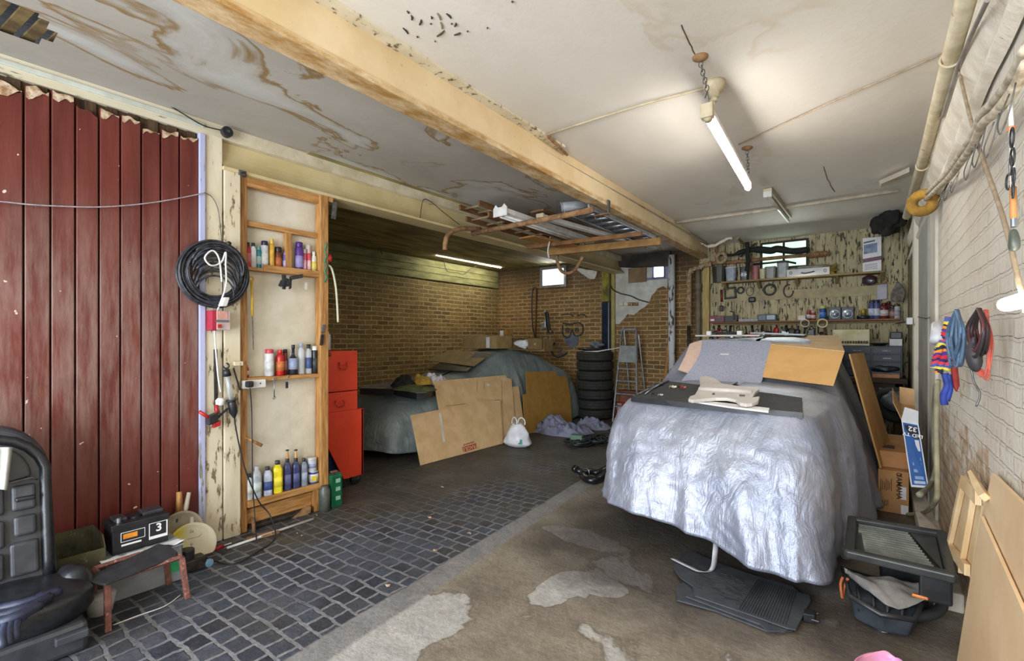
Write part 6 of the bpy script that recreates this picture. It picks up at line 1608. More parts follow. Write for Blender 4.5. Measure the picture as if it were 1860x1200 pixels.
# long dark objects laid across the window
t = thing('air_rifle', 'long black padded gun-shaped bag laid across the window', 'bag', BY(1390, 455, 7.66))
m = M().tube(spline([BY(u, v, 7.66) for u, v in [(1302, 462), (1330, 463), (1350, 456), (1375, 453), (1400, 455), (1412, 452), (1440, 456), (1470, 453)]], 4), [.02]*6+[.035]*6+[.05]*11+[.045]*5+[.02], 10)
obj('bag', m, mat('black canvas', (28, 32, 28), (18, 20, 18), 9, .8), t, smooth=True)
obj('bracket', M().tube([BY(1345, 466, 7.66), BY(1372, 442, 7.8)], .014, 6), darkmetal, t)
one('roof_bar', M().tube([BY(u, v, 7.64) for u, v in [(1368, 480), (1400, 477), (1425, 474), (1446, 478)]], .014, 8), black, 'thin black bar resting low across the window', 'bar', smooth=True)
one('window_pipe_hanger', M().tube(spline([BY(u, v, 7.6) for u, v in [(1357, 440), (1358, 455), (1359, 475), (1356, 492)]], 4), .03, 8), mat('black canvas', (0, 0, 0)), 'black strap hanging down by the window edge', 'strap', smooth=True)
one('peeling_sheet', M().grid(lambda a, b: BY(1272+58*a, 437+8*math.sin(5*a)+6*b, 7.5)+V((0, 0, .03*nz(a*5, b*3))), 12, 4), m_peel_white, 'torn strip of ceiling paper sagging where the beam meets the wall', 'paper', smooth=True, solid=.006)
one('ceiling_batten', M().tube([BY(1340, 432, 7.3), BY(1352, 444, 7.7)], .025, 4), shw, 'short timber batten under the ceiling near the window', 'batten')
# wall hangings
YH = YW_-.03
def hang(name, lab, cat, u, v): return thing(name, lab, cat, BY(u, v, YH))
t = hang('red_wrench', 'red handled spanner hanging at the pipe end of the bench wall', 'wrench', 1310, 545)
obj('handle', M().tube([BY(1310, 526, YH), BY(1311, 548, YH)], .018, 8), mat('dull red', (120, 36, 34), (90, 28, 28), 9, .5), t, smooth=True); obj('jaw', M().obox(BY(1310, 560, YH), (.06, .02, .09)), darkmetal, t, bevel=.01)
t = hang('square_gasket', 'black square gasket ring hung on the bench wall', 'gasket', 1326, 532)
m = M(); c = BY(1326, 532, YH)
for k in range(4):
    a = k*math.pi/2+.08; ax = V((math.cos(a), 0, math.sin(a))); az = V((-math.sin(a), 0, math.cos(a))); m.obox(c+az*.075, (.18, .02, .03), ax, V((0, 1, 0)), az)
obj('ring', m, black, t, bevel=.01)
def ringh(u, v, R, r, lab, mt=black, y=YH, nm='rubber_ring'): return one(nm, M().torus(BY(u, v, y), R, r, V((0, 1, 0)), 26, 8), mt, lab, 'ring', smooth=True)
ringh(1345, 527, .045, .011, 'small black ring beside the square gasket')
ringh(1398, 526, .075, .014, 'larger black ring hung in the middle of the bench wall')
t = hang('pulley_block', 'small black padlock-like block hanging on a wire loop', 'block', 1366, 540)
obj('body', M().obox(BY(1366, 544, YH), (.1, .04, .08)), black, t, bevel=.02); obj('loop', M().torus(BY(1362, 529, YH), .05, .005, V((0, 1, 0)), 18, 6, sq=1.3), steel, t, smooth=True)
one('hose_loop', M().torus(BY(1432, 528, YH), .06, .01, V((0, 1, 0)), 20, 6, arc=.8, sq=1.5), mat('brown hose', (90, 70, 54)), 'brown looped hose hanging under the upper shelf', 'hose', smooth=True)
t = hang('head_torch', 'dark red and silver lamp hanging below the calendar', 'lamp', 1579, 510)
obj('shell', M().loft(BY(1579, 518, 7.8), [(0, .03), (.03, .08), (.1, .08), (.13, .03)]), mat('dark red shell', (90, 40, 48), (60, 50, 60), 9, .3), t, smooth=True)
obj('lens', M().loft(BY(1583, 514, 7.72), [(0, .02), (.03, .04), (.06, .02)]), alu, t, smooth=True)
t = hang('white_tag_box', 'narrow pale box hung on a brown ring near the wall corner', 'box', 1602, 530)
obj('box', M().obox(BY(1602, 530, YH), (.11, .04, .2), V((1, 0, .1))), mat('lilac grey box', (170, 166, 174), (140, 138, 150), 6, .5), t, bevel=.006); obj('ring', M().torus(BY(1600, 509, YH), .06, .014, V((0, 1, .2)), 20, 6, sq=.8), mat('brown ring', (150, 116, 76)), t, smooth=True)
t = hang('grey_mop', 'bundle of grey mop strands hung in the wall corner', 'mop', 1632, 530)
m = M()
for k in range(16):
    u = 1622+k*1.4; m.tube(spline([BY(1630+nz(k, 1)*4, 512, 7.6), BY(u+nz(k, 2)*5, 530, 7.6), BY(u-4+nz(k, 3)*8, 548, 7.6)], 4), .012, 5)
obj('strands', m, mat('grey strands', (120, 112, 104), (90, 84, 76), 30, .8), t, smooth=True)
# middle shelf goods
GM = 'things on the middle bench shelf'
def it(u, vt, w, style, bc, cc, lc, lab, nm, y=7.76, r_=0):
    c, h, r = on(u, vt, w, zm_, y); r = min(r, .1)
    return bottle(nm, lab, nm.split('_')[-1], c, h, r, style, bc, cc, lc, group=GM)
def bx_(u, vt, w, col_, lab, nm, y=7.76, dp=.1, mt=None):
    c, h, r = on(u, vt, w, zm_, y); t = thing(nm, lab, nm.split('_')[-1], c, 0, GM)
    obj('body', M().box(c.x-r, c.x+r, y-dp/2, y+dp/2, zm_+.001, zm_+h), mt or colm(col_, .45), t, bevel=.004); return t, c, h, r
t, c, h, r = bx_(1303, 574, 26, (130, 36, 44), 'maroon charger box with white label at the pipe end of the middle shelf', 'charger_box')
obj('label', M().box(c.x-r*.8, c.x-r*.3, 7.708, 7.71, zm_+h*.2, zm_+h*.5), WHT, t); obj('panel', M().box(c.x-r*.2, c.x+r*.85, 7.708, 7.71, zm_+h*.2, zm_+h*.8), colm((80, 50, 60)), t)
bx_(1325, 574, 14, (34, 36, 36), 'small black box beside the maroon charger', 'black_box')
t, c, h, r = bx_(1336, 572, 7, (40, 42, 42), 'dark metal clamp stand on the middle shelf', 'clamp_stand'); obj('arm', M().tube(spline([BY(1334, 580, 7.7), BY(1333, 568, 7.7), BY(1326, 565, 7.7)], 4), .01, 6), black, t, smooth=True)
bx_(1360, 579, 32, (150, 158, 164), 'flat pale box lying beside the radio', 'flat_box')
t, c, h, r = bx_(1394, 571, 30, (34, 46, 54), 'grey blue portable radio with raised aerial on the middle shelf', 'portable_radio')
obj('dial', M().box(c.x+.0, c.x+r*.85, 7.708, 7.71, zm_+h*.25, zm_+h*.85), colm((150, 172, 186)), t); obj('grille', M().box(c.x-r*.9, c.x-.02, 7.708, 7.71, zm_+h*.2, zm_+h*.85), colm((70, 90, 104)), t)
obj('aerial', M().tube([BY(1400, 571, 7.74), BY(1371, 526, 7.74)], .005, 6), alu, t)
bx_(1457, 573, 12, (196, 190, 176), 'small cream box between radio and red cans', 'cream_box')
it(1469, 563, 7, 'can', (120, 40, 50), (150, 60, 64), (190, 186, 190), 'slim maroon can next to the cream box', 'spray_can')
it(1477, 565, 8, 'can', (150, 60, 60), (160, 150, 150), (196, 180, 176), 'second slim reddish can by the ring hooks', 'spray_can')
it(1495, 556, 11, 'can', (40, 70, 130), (176, 180, 80), (60, 110, 180), 'blue spray can with yellow green cap on the middle shelf', 'spray_can')
def lampu(u, lab):
    t, c, h, r = bx_(u, 558, 18, (44, 52, 60), lab, 'spot_lamp', dp=.12)
    obj('lens', M().tube([(c.x, 7.70, zm_+h*.45), (c.x, 7.685, zm_+h*.45)], r*.75, 20), mat('bright lens', (200, 206, 216), (130, 140, 156), 18, .15, .5), t, smooth=True)
    obj('rim', M().torus((c.x, 7.698, zm_+h*.45), r*.78, .008, V((0, 1, 0)), 22, 6), alu, t, smooth=True)
lampu(1517, 'square chrome-faced spot lamp next to the blue can'); lampu(1540, 'second chrome-faced spot lamp, nearer the wall corner')
c, h, r = on(1568, 573, 19, zm_, 7.76)
one('tape_roll', M().loft(c, [(0, .07), (.045, .07), (.05, .06)]), black, 'black round tin beneath the brass lid', 'tin', GM, smooth=True); 
one('brass_pot', M().loft(c+V((0, 0, .051)), [(0, .03), (.08, .03), (.085, .025)]), mat('dull brass', (170, 150, 60), (140, 120, 44), 9, .4, .4), 'little brass coloured pot on the black tin', 'pot', GM, smooth=True)
it(1584, 545, 11, 'can', (60, 66, 110), (36, 38, 60), (190, 196, 214), 'tall navy and silver can standing closest to the tin', 'spray_can'); it(1592, 545, 11, 'can', (90, 96, 140), (40, 44, 80), (206, 206, 216), 'tall blue can beside the dark red bottles', 'spray_can')
it(1606, 550, 13, 'bottle', (110, 36, 36), (70, 26, 26), (206, 196, 190), 'dark red bottle with pale label near the corner', 'plastic_bottle'); it(1614, 547, 10, 'bottle', (96, 34, 34), (60, 26, 26), None, 'plain dark red bottle just behind the labelled one', 'plastic_bottle', y=7.81)
it(1621, 555, 9, 'jar', (110, 80, 76), (50, 40, 40), (170, 130, 120), 'small brownish jar near the wall corner', 'glass_jar'); it(1629, 552, 10, 'can', (190, 186, 186), (60, 60, 64), (160, 160, 170), 'pale spray can at the corner end of the shelf', 'spray_can')
ringh(1462, 587, .05, .008, 'pale ring hanging below the red cans', mat('pale ring', (190, 186, 166)), 7.67, 'tape_ring'); ringh(1494, 587, .055, .01, 'cream ring hanging below the blue can', mat('cream ring', (214, 204, 160)), 7.67, 'tape_ring')
t = hang('plug_socket', 'white light switch block with a dark finger near the post', 'socket', 1652, 582); obj('block', M().obox(P(1652, 583, X=XR-.09), (.05, .12, .07)), white, t, bevel=.008); obj('dark_spike', M().tube([P(1645, 584, X=XR-.1), P(1625, 588, X=XR-.16)], [.012, .004], 6), darkmetal, t)
# tools hanging below the middle shelf
rnd = random.Random(5)
kinds = ['pliers', 'brush', 'spanner', 'clamp', 'chisel', 'drill bit', 'scraper', 'file']
us = [1296, 1306, 1318, 1327, 1342, 1354, 1366, 1376, 1384, 1392, 1400, 1410, 1420, 1428, 1438, 1450, 1462, 1474, 1486, 1497]
desc = ['hooked', 'slim grey', 'short dark', 'rust brown', 'pale jawed', 'long black', 'thin bright', 'stubby', 'round headed', 'forked']
for i, u in enumerate(us):
    v0 = 590+rnd.random()*3; L = 12+rnd.random()*14; k = kinds[i % 8]
    where = 'by the maroon charger' if u < 1330 else 'below the flat box' if u < 1378 else 'below the radio' if u < 1415 else 'between radio and cream box' if u < 1452 else 'below the ring hooks'
    t = thing(k.replace(' ', '_'), f'{desc[i % 10]} {k} hung under the middle shelf {where}', k, BY(u, v0, YH)); t['group'] = 'hand tools hung under the middle shelf'
    mt = [steel, darkmetal, black, rust, alu][i*7 % 5]
    w_ = .012+rnd.random()*.02
    obj('shaft', M().tube([BY(u, v0, YH), BY(u+rnd.uniform(-2, 2), v0+L*.6, YH)], w_*.6, 6), mt, t, smooth=True)
    obj('head', soft(BY(u+rnd.uniform(-2, 2), v0+L*.8, YH), (w_*4, .03, w_*5), 0, 2+rnd.random()*2, .01, i, 14, 8), [black, steel, darkmetal, red, alu][i*3 % 5], t, smooth=True)
# bench, drawer chest and goods on it
zbn = .93
t = thing('workbench', 'dark wooden workbench filling the wall behind the silver car', 'bench', (-.9, 7.5, 0))
dkw = mat('bench wood', (84, 66, 48), (60, 46, 34), 6, .7, stretch=(.6, 6, 6), bump=.2)
obj('top', M().box(-2.1, .30, 7.15, 7.86, zbn-.06, zbn), dkw, t, bevel=.006)
obj('apron', M().box(-2.05, .28, 7.2, 7.24, zbn-.22, zbn-.06), dkw, t, bevel=.004)
for x, y in ((-2.0, 7.2), (.22, 7.2), (-2.0, 7.78), (.22, 7.78)): obj('leg', M().box(x-.04, x+.04, y-.0, y+.07, 0, zbn-.06), dkw, t, bevel=.004)
obj('drawer_knob', M().tube([(.05, 7.2, zbn-.13), (.05, 7.17, zbn-.13)], .02, 10), steel, t)
dk_ = mat('dark grey steel', (46, 50, 54), (34, 38, 42), 6, .4, .3)
xa, xb = BY(1530, 660, 7.3).x, BY(1640, 660, 7.3).x; xb = min(xb, .3)
zt2 = BY(1600, 628, 7.3).z
t = thing('drawer_chest', 'dark steel chest of small drawers on the workbench', 'drawers', ((xa+xb)/2, 7.5, zbn))
obj('case', M().box(xa, xb, 7.3, 7.7, zbn+.001, zt2), dk_, t, bevel=.006)
for r_ in range(4):
    for c_ in range(2):
        x0 = xa+.015+(xb-xa-.015)/2*c_; x1 = x0+(xb-xa-.045)/2; z0 = zbn+.015+(zt2-zbn-.02)/4*r_; z1 = z0+(zt2-zbn-.02)/4-.012
        d_ = obj('drawer', M().box(x0, x1, 7.285, 7.30, z0, z1), dk_, t, bevel=.003)
        obj('handle', M().box((x0+x1)/2-.04, (x0+x1)/2+.04, 7.27, 7.285, (z0+z1)/2-.01, (z0+z1)/2+.005), steel, d_)
c = BY(1609, 669, 7.2)
t = thing('orange_case', 'flat orange and yellow case lying before the drawers', 'case', c)
obj('case', M().box(c.x-.13, min(c.x+.13, .3), 7.17, 7.27, zbn+.001, zbn+.055), colm((206, 130, 60)), t, bevel=.006); obj('lid', M().box(c.x-.13, min(c.x+.13, .3), 7.17, 7.27, zbn+.056, zbn+.07), mat('grey blue lid', (110, 116, 130)), t)
one('black_pouch', soft((c.x-.01, 7.22, zbn+.11), (.24, .1, .08), 0, 2.6, .01), black, 'black pouch on top of the orange case', 'pouch', smooth=True)
zc_ = zt2
a, b = BY(1512, 624, 7.45), BY(1580, 600, 7.45)
t = thing('socket_set', 'long cream metal socket tin with sockets along its edge on the drawer chest', 'tin', ((a.x+b.x)/2, 7.45, zc_))
obj('lid', M().obox(((a.x+b.x)/2, 7.49, zc_+.105), (b.x-a.x, .02, .2), ay=V((0, 1, 0))), mat('cream enamel tin', (214, 206, 170), (190, 176, 120), 6, .45, spots=(120, 96, 60), sscale=24, sth=.66), t, bevel=.012, segs=3)
obj('tray', M().box(a.x, b.x, 7.33, 7.48, zc_+.001, zc_+.025), mat('cream enamel tin', (0, 0, 0)), t, bevel=.004)
for k in range(13):
    x = a.x+.03+k*(b.x-a.x-.06)/12; r_ = .008+.010*abs(nz(k, 3.3)); obj('socket', M().tube([(x, 7.40, zc_+.026), (x, 7.40, zc_+.05+r_)], r_, 8), steel, t, smooth=True)
p = BY(1597, 622, 7.4); one('black_dish', M().loft(V((p.x, 7.45, zc_+.001)), [(0, .05), (.03, .10), (.035, .1)]), black, 'shallow black dish on the drawer chest', 'dish', smooth=True)
p = BY(1627, 620, 7.45); xq = min(p.x, .22)
one('white_box', M().box(xq-.06, xq+.06, 7.4, 7.5, zc_+.001, zc_+.085), paper, 'small white box on the corner of the drawer chest', 'box', bevel=.003)
one('black_case', M().box(xq-.055, xq+.06, 7.4, 7.5, zc_+.086, zc_+.17), black, 'little black case sitting on the white box', 'case', bevel=.01)
one('vice', M().box(-1.75, -1.55, 7.3, 7.5, zbn+.001, zbn+.25), darkmetal, 'dark bench vice at the pipe end of the workbench', 'vice', bevel=.03)
one('wheel', M().torus(BY(1625, 735, 6.9), .15, .06, V((.4, 1, .2)), 24, 8), tyre_m, 'dark rubber wheel in the gap below the bench', 'wheel', smooth=True)
one('grey_cushion', soft(BY(1630, 728, 6.7), (.26, .2, .22), 0, 2.3, .01), mat('grey vinyl', (96, 98, 104), (76, 78, 84), 9, .5), 'grey rounded cushion in the gap below the bench', 'cushion', smooth=True)

# ================= cartons beside the silver car
def PF(u, v): return P(u, v, Z=0)
kb = mat('cardboard brown', (190, 142, 92), (176, 128, 80), 6, .85)
yx0 = PF(1592, 926); yy_ = yx0.y
x0 = .03; x1 = P(1651, 935, Y=yy_).x
t = thing('yamaha_carton', 'brown carton with printed maker name standing open-topped beside the silver car', 'box', (.12, yy_+.2, 0))
t.name = 'printed_carton'
zc1 = P(1625, 855, Y=yy_).z
x0 = P(1595, 900, Y=yy_).x; 
obj('carton', M().box(x0, x1, yy_, yy_+.5, 0.001, zc1), kb, t, bevel=.003)
fy = yy_-.0015
def onf(u, v): return P(u, v, Y=fy)
br = flat('brown print', (60, 44, 34), .8)
text('YAMAHA', onf(1633, 883), (0, 0, -1), (1, 0, 0), .05, br, t, bold=.0008)
obj('emblem', M().torus(onf(1633, 862), .014, .003, V((0, 1, 0)), 16, 5), br, t)
m = M()
for k in range(7): m.obox(onf(1600+k*3.2, 880+((k*7) % 3)), (.004, .001, .10-.02*(k % 3)))
for k in range(5): m.obox(onf(1600+k*3.2, 913), (.004, .001, .05))
obj('print_lines', m, br, t)
obj('label', M().obox(onf(1641, 896), (.035, .001, .1)), paper, t); obj('label', M().obox(onf(1643, 926), (.045, .001, .07)), paper, t)
t = thing('upper_carton', 'second brown carton lying behind and above the printed one', 'box', (.1, yy_+.4, zc1))
zc2 = P(1625, 792, Y=yy_+.9).z
obj('carton', M().box(x0+.01, x1-.0, yy_+.1, yy_+1.0, zc1+.002, max(zc2, zc1+.12)), kb, t, bevel=.003)
obj('window', M().obox(((x0+x1)/2-.03, yy_+.3, max(zc2, zc1+.12)+.001), (.09, .16, .002)), colm((70, 60, 52)), t)
# blue television carton
t = thing('television_carton', 'narrow blue and white LED TV carton standing upside down, flaps open', 'box', P(1665, 885, Y=4.6))
Yt = 4.42
f = [P(1637, 762, Y=Yt+.25), P(1668, 768, Y=Yt+.25), P(1687, 886, Y=Yt), P(1655, 884, Y=Yt)]
dep = V((.01, .62, .06))
obj('carton', M().poly(f, dep), mat('carton sides', (206, 166, 120), (190, 150, 104), 6, .85), t)
nf = (f[1]-f[0]).cross(f[3]-f[0]).normalized(); nf = nf if nf.y < 0 else -nf
def ft_(a, b, o=.001): return f[0].lerp(f[1], a).lerp(f[3].lerp(f[2], a), b)+nf*o
def panel(name, a0, a1, b0, b1, mt, o): return obj(name, M().poly([ft_(a0, b0, o), ft_(a1, b0, o), ft_(a1, b1, o), ft_(a0, b1, o)], nf*.0006), mt, t)
panel('white_border', 0, 1, 0, 1, paper, .0005)
blu = mat('carton blue', (44, 96, 170), (34, 82, 152), 4, .5)
panel('blue_face', .07, .93, .04, .97, blu, .0015)
panel('black_header', .16, .90, .07, .27, INK, .0025)
panel('picture', .40, .86, .29, .46, paper, .0025)
ux = (f[1]-f[0]).normalized(); uz = (f[0]-f[3]).normalized()
text('32', ft_(.60, .12, .0036), -ux, -uz, .052, WHT, t, bold=.001); text('LED TV', ft_(.55, .22, .0036), -ux, -uz, .036, WHT, t, bold=.0008)
for k, b in enumerate((.56, .64, .74, .84)): panel('icon', .3, .8, b, b+.045, colm((150, 186, 224)), .0026)
panel('barcode', .22, .85, .91, .95, colm((190, 206, 226)), .0026)
g0, g1 = f[0], f[1]
obj('flap', M().poly([g0, g1, g1+V((0, -.01, .09)), g0+V((0.02, -.01, .1))], (0, .004, 0)), paper, t)
obj('flap', M().poly([g0+dep, g1+dep, g1+dep+V((0, .03, .14)), g0+dep+V((0, .03, .14))], (0, .004, 0)), mat('carton sides', (0, 0, 0)), t)
obj('flap', M().poly([g0, g0+dep, g0+dep+V((-.05, 0, .13)), g0+V((-.05, 0, .13))], (.004, 0, 0)), mat('carton sides', (0, 0, 0)), t)
# hoses on the wall
gh = mat('grey green hose', (120, 122, 100), (96, 98, 80), 9, .6)
one('garden_hose', M().tube(spline([P(1700, 700, X=XR-.05), P(1696, 760, X=XR-.05), P(1697, 820, X=XR-.05), P(1700, 850, X=XR-.06), P(1690, 880, X=XR-.09), P(1670, 898, X=.17)], 8), .014, 8), gh, 'grey green hose hanging down and curving behind the blue carton', 'hose', smooth=True)
one('garden_hose', M().tube(spline([P(1703, 690, X=XR-.07), P(1701, 780, X=XR-.07), P(1703, 880, X=XR-.08), P(1699, 910, X=XR-.09), P(1680, 930, Z=.1+.03), P(1649, 934, Z=.02)], 8), .014, 8), mat('pale hose', (160, 152, 122), (130, 122, 98), 9, .6), 'paler hose sweeping down onto the floor by the printed carton', 'hose', smooth=True)
def coil(name, lab, u, v0, v1, w, cols, n, y, r=.006, seed=0):
    t = thing(name, lab, 'cable', P(u, v0, Y=y))
    for ci, col_ in enumerate(cols):
        m = M()
        for k in range(n):
            uu = u+w*.3*((k+.5)/n-.5)*2; vb = v1-abs(nz(k*1.7, seed+ci))*30; mid = (v0+vb)/2; wd = w*.24+3*nz(k*2.3, ci+seed)
            dy = lambda q_: V((0, .10*nz(k*1.3, q_+seed), 0))
            top_ = P(uu*.3+u*.7, v0+3, Y=y); bot = P(uu+nz(k*1.9, 3+seed)*6, vb, Y=y)+dy(1)
            A = P(uu-wd, mid, Y=y)+dy(5)+V((0, .05, 0)); B = P(uu+wd, mid+6*nz(k, 9), Y=y)+dy(6)-V((0, .05, 0))
            m.tube(spline([top_, A, bot, B, top_], 7), r, 6)
        obj('loops', m, mat('flex %d %d %d' % col_, col_, tuple(int(q_*.75) for q_ in col_), 20, .5), t, smooth=True)
    return t
t = coil('blue_cable_coil', 'hank of blue grey cable on the white brick wall', 1738, 560, 668, 26, [(84, 110, 140), (96, 122, 150)], 6, 2.72, .0055)
t = coil('red_black_cables', 'hank of black and orange red cables next to the blue hank', 1778, 557, 650, 34, [(44, 40, 44), (90, 44, 50)], 7, 2.2, .004, 3)
m = M()
for k in range(8):
    m.tube(spline([P(1790+nz(k, 1)*9, 562, Y=2.2), P(1796+nz(k, 2)*12, 620, Y=2.2), P(1788+nz(k, 3)*18, 680+nz(k, 8)*22, Y=2.2), P(1768+nz(k, 4)*16, 655, Y=2.2)], 5), .0022, 6)
obj('orange_loops', m, mat('orange flex', (196, 78, 52), (160, 60, 44), 20, .5), t, smooth=True)
obj('dark_bundle', soft(P(1768, 630, Y=2.2), (.03, .05, .10), 0, 2.2, .02), mat('charcoal flex', (58, 54, 58), (44, 42, 46), 30, .6), t, smooth=True)
obj('tail', M().tube(spline([P(1762, 652, Y=2.2), P(1768, 690, Y=2.2), P(1780, 715, Y=2.2), P(1773, 738, Y=2.2)], 5), .003, 5), steel, t, smooth=True)
# knitted rainbow rope
t = thing('rainbow_rope', 'knitted rainbow striped tow rope looped on the white wall', 'rope', P(1718, 600, X=XR-.06))
tw = NT('rainbow wool'); tcw = tw.coord(); zw = tw.xyz(tcw)[2]
fw = tw.math('FRACT', tw.math('ADD', tw.math('MULTIPLY', zw, 9.0), tw.math('MULTIPLY', tw.noise(tcw, 18, 2), .5)))
rc = [(196, 40, 60), (70, 50, 130), (232, 140, 50), (40, 44, 60), (224, 200, 70), (60, 90, 160), (200, 60, 80), (50, 40, 90)]
tw.out(tw.ramp(fw, [(k/8, lin(c)) for k, c in enumerate(rc)], 'CONSTANT'), .9, tw.bump(tw.noise(tcw, 60, 4), .5, .004))
def ropepath(pts, nm):
    sp_ = spline(pts, 14)
    obj('strand', M().tube(sp_, [.013 if i % 2 else .019 for i in range(len(sp_))], 9), tw.m, t, smooth=True)
ropepath([P(1724, 575, Y=3.02), P(1716, 610, Y=3.02), P(1704, 640, Y=3.02), P(1697, 668, Y=3.02)], 'a')
ropepath([P(1726, 578, Y=3.02), P(1732, 610, Y=3.02), P(1730, 640, Y=3.02), P(1718, 672, Y=3.02)], 'b')
ropepath([P(1722, 590, Y=3.02), P(1722, 630, Y=3.02), P(1712, 655, Y=3.02), P(1704, 678, Y=3.02)], 'c')
obj('blue_tail', M().tube(spline([P(1716, 678, Y=3.02), P(1721, 700, Y=3.02), P(1714, 718, Y=3.02), P(1716, 735, Y=3.02)], 6), .014, 8), mat('royal blue strap', (44, 70, 160), (30, 50, 120), 20, .7), t, smooth=True)
obj('blue_tail', M().tube(spline([P(1722, 680, Y=3.02), P(1726, 705, Y=3.02), P(1720, 728, Y=3.02)], 6), .011, 8), mat('royal blue strap', (0, 0, 0)), t, smooth=True)
one('red_pouch', M().poly([P(1727, 662, Y=3.02), P(1740, 660, Y=3.02), P(1744, 700, Y=3.02), P(1738, 714, Y=3.02), P(1731, 700, Y=3.02)], (0, .03, 0)), mat('brick red cloth', (160, 50, 44), (130, 38, 36), 8, .8), 'brick red cloth pouch hanging behind the rainbow rope', 'pouch', bevel=.01)
one('white_cylinder', M().tube([P(1705, 590, Y=3.1), P(1702, 620, Y=3.02)], .028, 14), mat('dented white can', (206, 206, 206), (180, 180, 184), 9, .4), 'dented white cylinder hanging beside the rainbow rope', 'cylinder', smooth=True)
one('wall_rod', M().tube([P(1668, 575, X=XR-.03), P(1688, 577, X=XR-.06)], .006, 6), darkmetal, 'thin metal hook rod beside the post', 'rod')
# fishing rod like pole lamp on the wall
t = thing('pole_brush', 'long white pole with orange bands and black cord hanging on the wall', 'pole', P(1838, 250, X=XR-.06))
xp = XR-.07
obj('shaft', M().tube([P(1834, 150, X=xp), P(1837, 230, X=xp), P(1840, 350, X=xp)], .0055, 10), mat('white pole', (216, 212, 206)), t, smooth=True)
for v in (147, 234): obj('orange_band', M().tube([P(1834+(v-147)*.03, v-4, X=xp), P(1834+(v-147)*.03, v+4, X=xp)], .0085, 10), colm((226, 130, 80)), t)
obj('cork_grip', M().tube([P(1840, 340, X=xp), P(1841, 397, X=xp)], .007, 10), mat('tan grip', (190, 128, 70)), t, smooth=True)
obj('ferrule', M().tube([P(1841, 397, X=xp), P(1841.5, 412, X=xp)], .007, 10), alu, t)
obj('head', soft(P(1841.5, 430, X=xp), (.02, .03, .055), 0, 3), mat('olive grey plastic', (84, 88, 78), (66, 70, 62), 9, .4), t, smooth=True)
m = M()
for k, (u, v) in enumerate([(1838, 250), (1839, 285), (1836, 300), (1841, 320), (1832, 330), (1840, 345)]): m.torus(P(u, v, X=xp-.005), .018+.006*nz(k, 1), .0025, V((1, .3*nz(k, 2), 0)), 20, 6, sq=1.2)
obj('cord', m, black, t, smooth=True)
# ================= plywood leaning on the wall
ply = mat('plywood', (222, 194, 154), (208, 176, 134), 2.2, .6, stretch=(1, 1, 1), bump=.05, spots=(186, 140, 92), sscale=5, sth=.68)
def plyp(u, v, xb, lean):  # sheet leaning: x = xb + lean*z
    n = V((1, 0, -lean)).normalized(); return P(u, v, pl=(V((xb, 0, 0)), n)), n
def plysheet(uv, xb, lean, name, lab, mt, th=.012):
    pts = []
    for u, v in uv:
        if u > 1862: # beyond the picture edge: extend by room position
            p = V((xb+lean*v, u-2000, v))
        else: p, n = plyp(u, v, xb, lean)
        pts.append(p)
    n = V((1, 0, -lean)).normalized()
    o = one(name, M().poly(pts, n*th), mt, lab, 'plywood', group='timber sheets leaning on the white wall', bevel=.001); return pts, n
xb1 = .274; ln = .055
a_, n_ = plyp(1753, 1195, xb1, ln)
p0 = V((xb1, 3.05, 0.0))
def rs(xb, lean, ys_, zs_): return V((xb+lean*zs_, ys_, zs_))
# near big sheet: low end near camera, sloping top
q_ = [plyp(u, v, xb1, ln)[0] for u, v in ((1780, 937), (1745, 1140))]
plyA = [V((xb1, 1.2, 0)), V((xb1, 2.9, 0))]
t1 = plyp(1781, 936, xb1, ln)[0]; t0 = plyp(1859, 1112, xb1, ln)[0]
bb = plyp(1744, 1110, xb1, ln)[0]
pts = [V((xb1, .9, 0)), V((xb1, bb.y, 0)), t1, V((xb1+ln*t0.z, t0.y, t0.z)), V((xb1+ln*t0.z*.9, .9, t0.z*.9))]
one('plywood_sheet', M().poly(pts, V((1, 0, -ln)).normalized()*.01), ply, 'big plywood sheet leaning low against the white wall', 'plywood', 'plywood leaning on the white wall', bevel=.001)
xb2 = .292; s_up = [plyp(u, v, xb2, .05)[0] for u, v in ((1782, 940), (1802, 858), (1859, 915))]
pts = [V((xb2, .9, 0)), V((xb2, s_up[0].y-.02, 0)), s_up[0], s_up[1], s_up[2], V((s_up[2].x, .9, s_up[2].z))]
one('plywood_sheet', M().poly(pts, V((1, 0, -.05)).normalized()*.01), ply, 'taller plywood sheet standing behind the big low one', 'plywood', 'plywood leaning on the white wall', bevel=.001)
t = thing('frame', 'pale wooden frame panel at the far end of the plywood', 'frame', plyp(1745, 950, .3, .04)[0])
lightw = mat('pale softwood', (228, 202, 160), (210, 178, 130), 5, .6, stretch=(6, .8, .8))
fp_ = [plyp(u, v, .31, .03)[0] for u, v in ((1756, 876), (1785, 905), (1762, 1050), (1727, 1005))]
obj('panel', M().poly(fp_, (.008, 0, 0)), lightw, t)
def fb(a, b, w): 
    d = b-a; return M().obox(a.lerp(b, .5)-V((.012, 0, 0)), (.02, d.length, w), V((1, 0, 0)), d)
obj('stile', fb(fp_[0], fp_[3], .05), lightw, t, bevel=.002); obj('stile', fb(fp_[0].lerp(fp_[1], .75), fp_[3].lerp(fp_[2], .75), .03), lightw, t, bevel=.002)
obj('rail', fb(fp_[0], fp_[1], .06), lightw, t, bevel=.002); obj('rail', fb(fp_[3].lerp(fp_[0], .1), fp_[2].lerp(fp_[1], .1), .05), lightw, t, bevel=.002)
one('softwood_offcut', M().tube([P(1763, 857, X=.325), P(1775, 880, X=.32), P(1789, 903, X=.32)], [.012, .018, .018], 4), lightw, 'splintered softwood offcut jammed above the frame panel', 'offcut', bevel=.003)
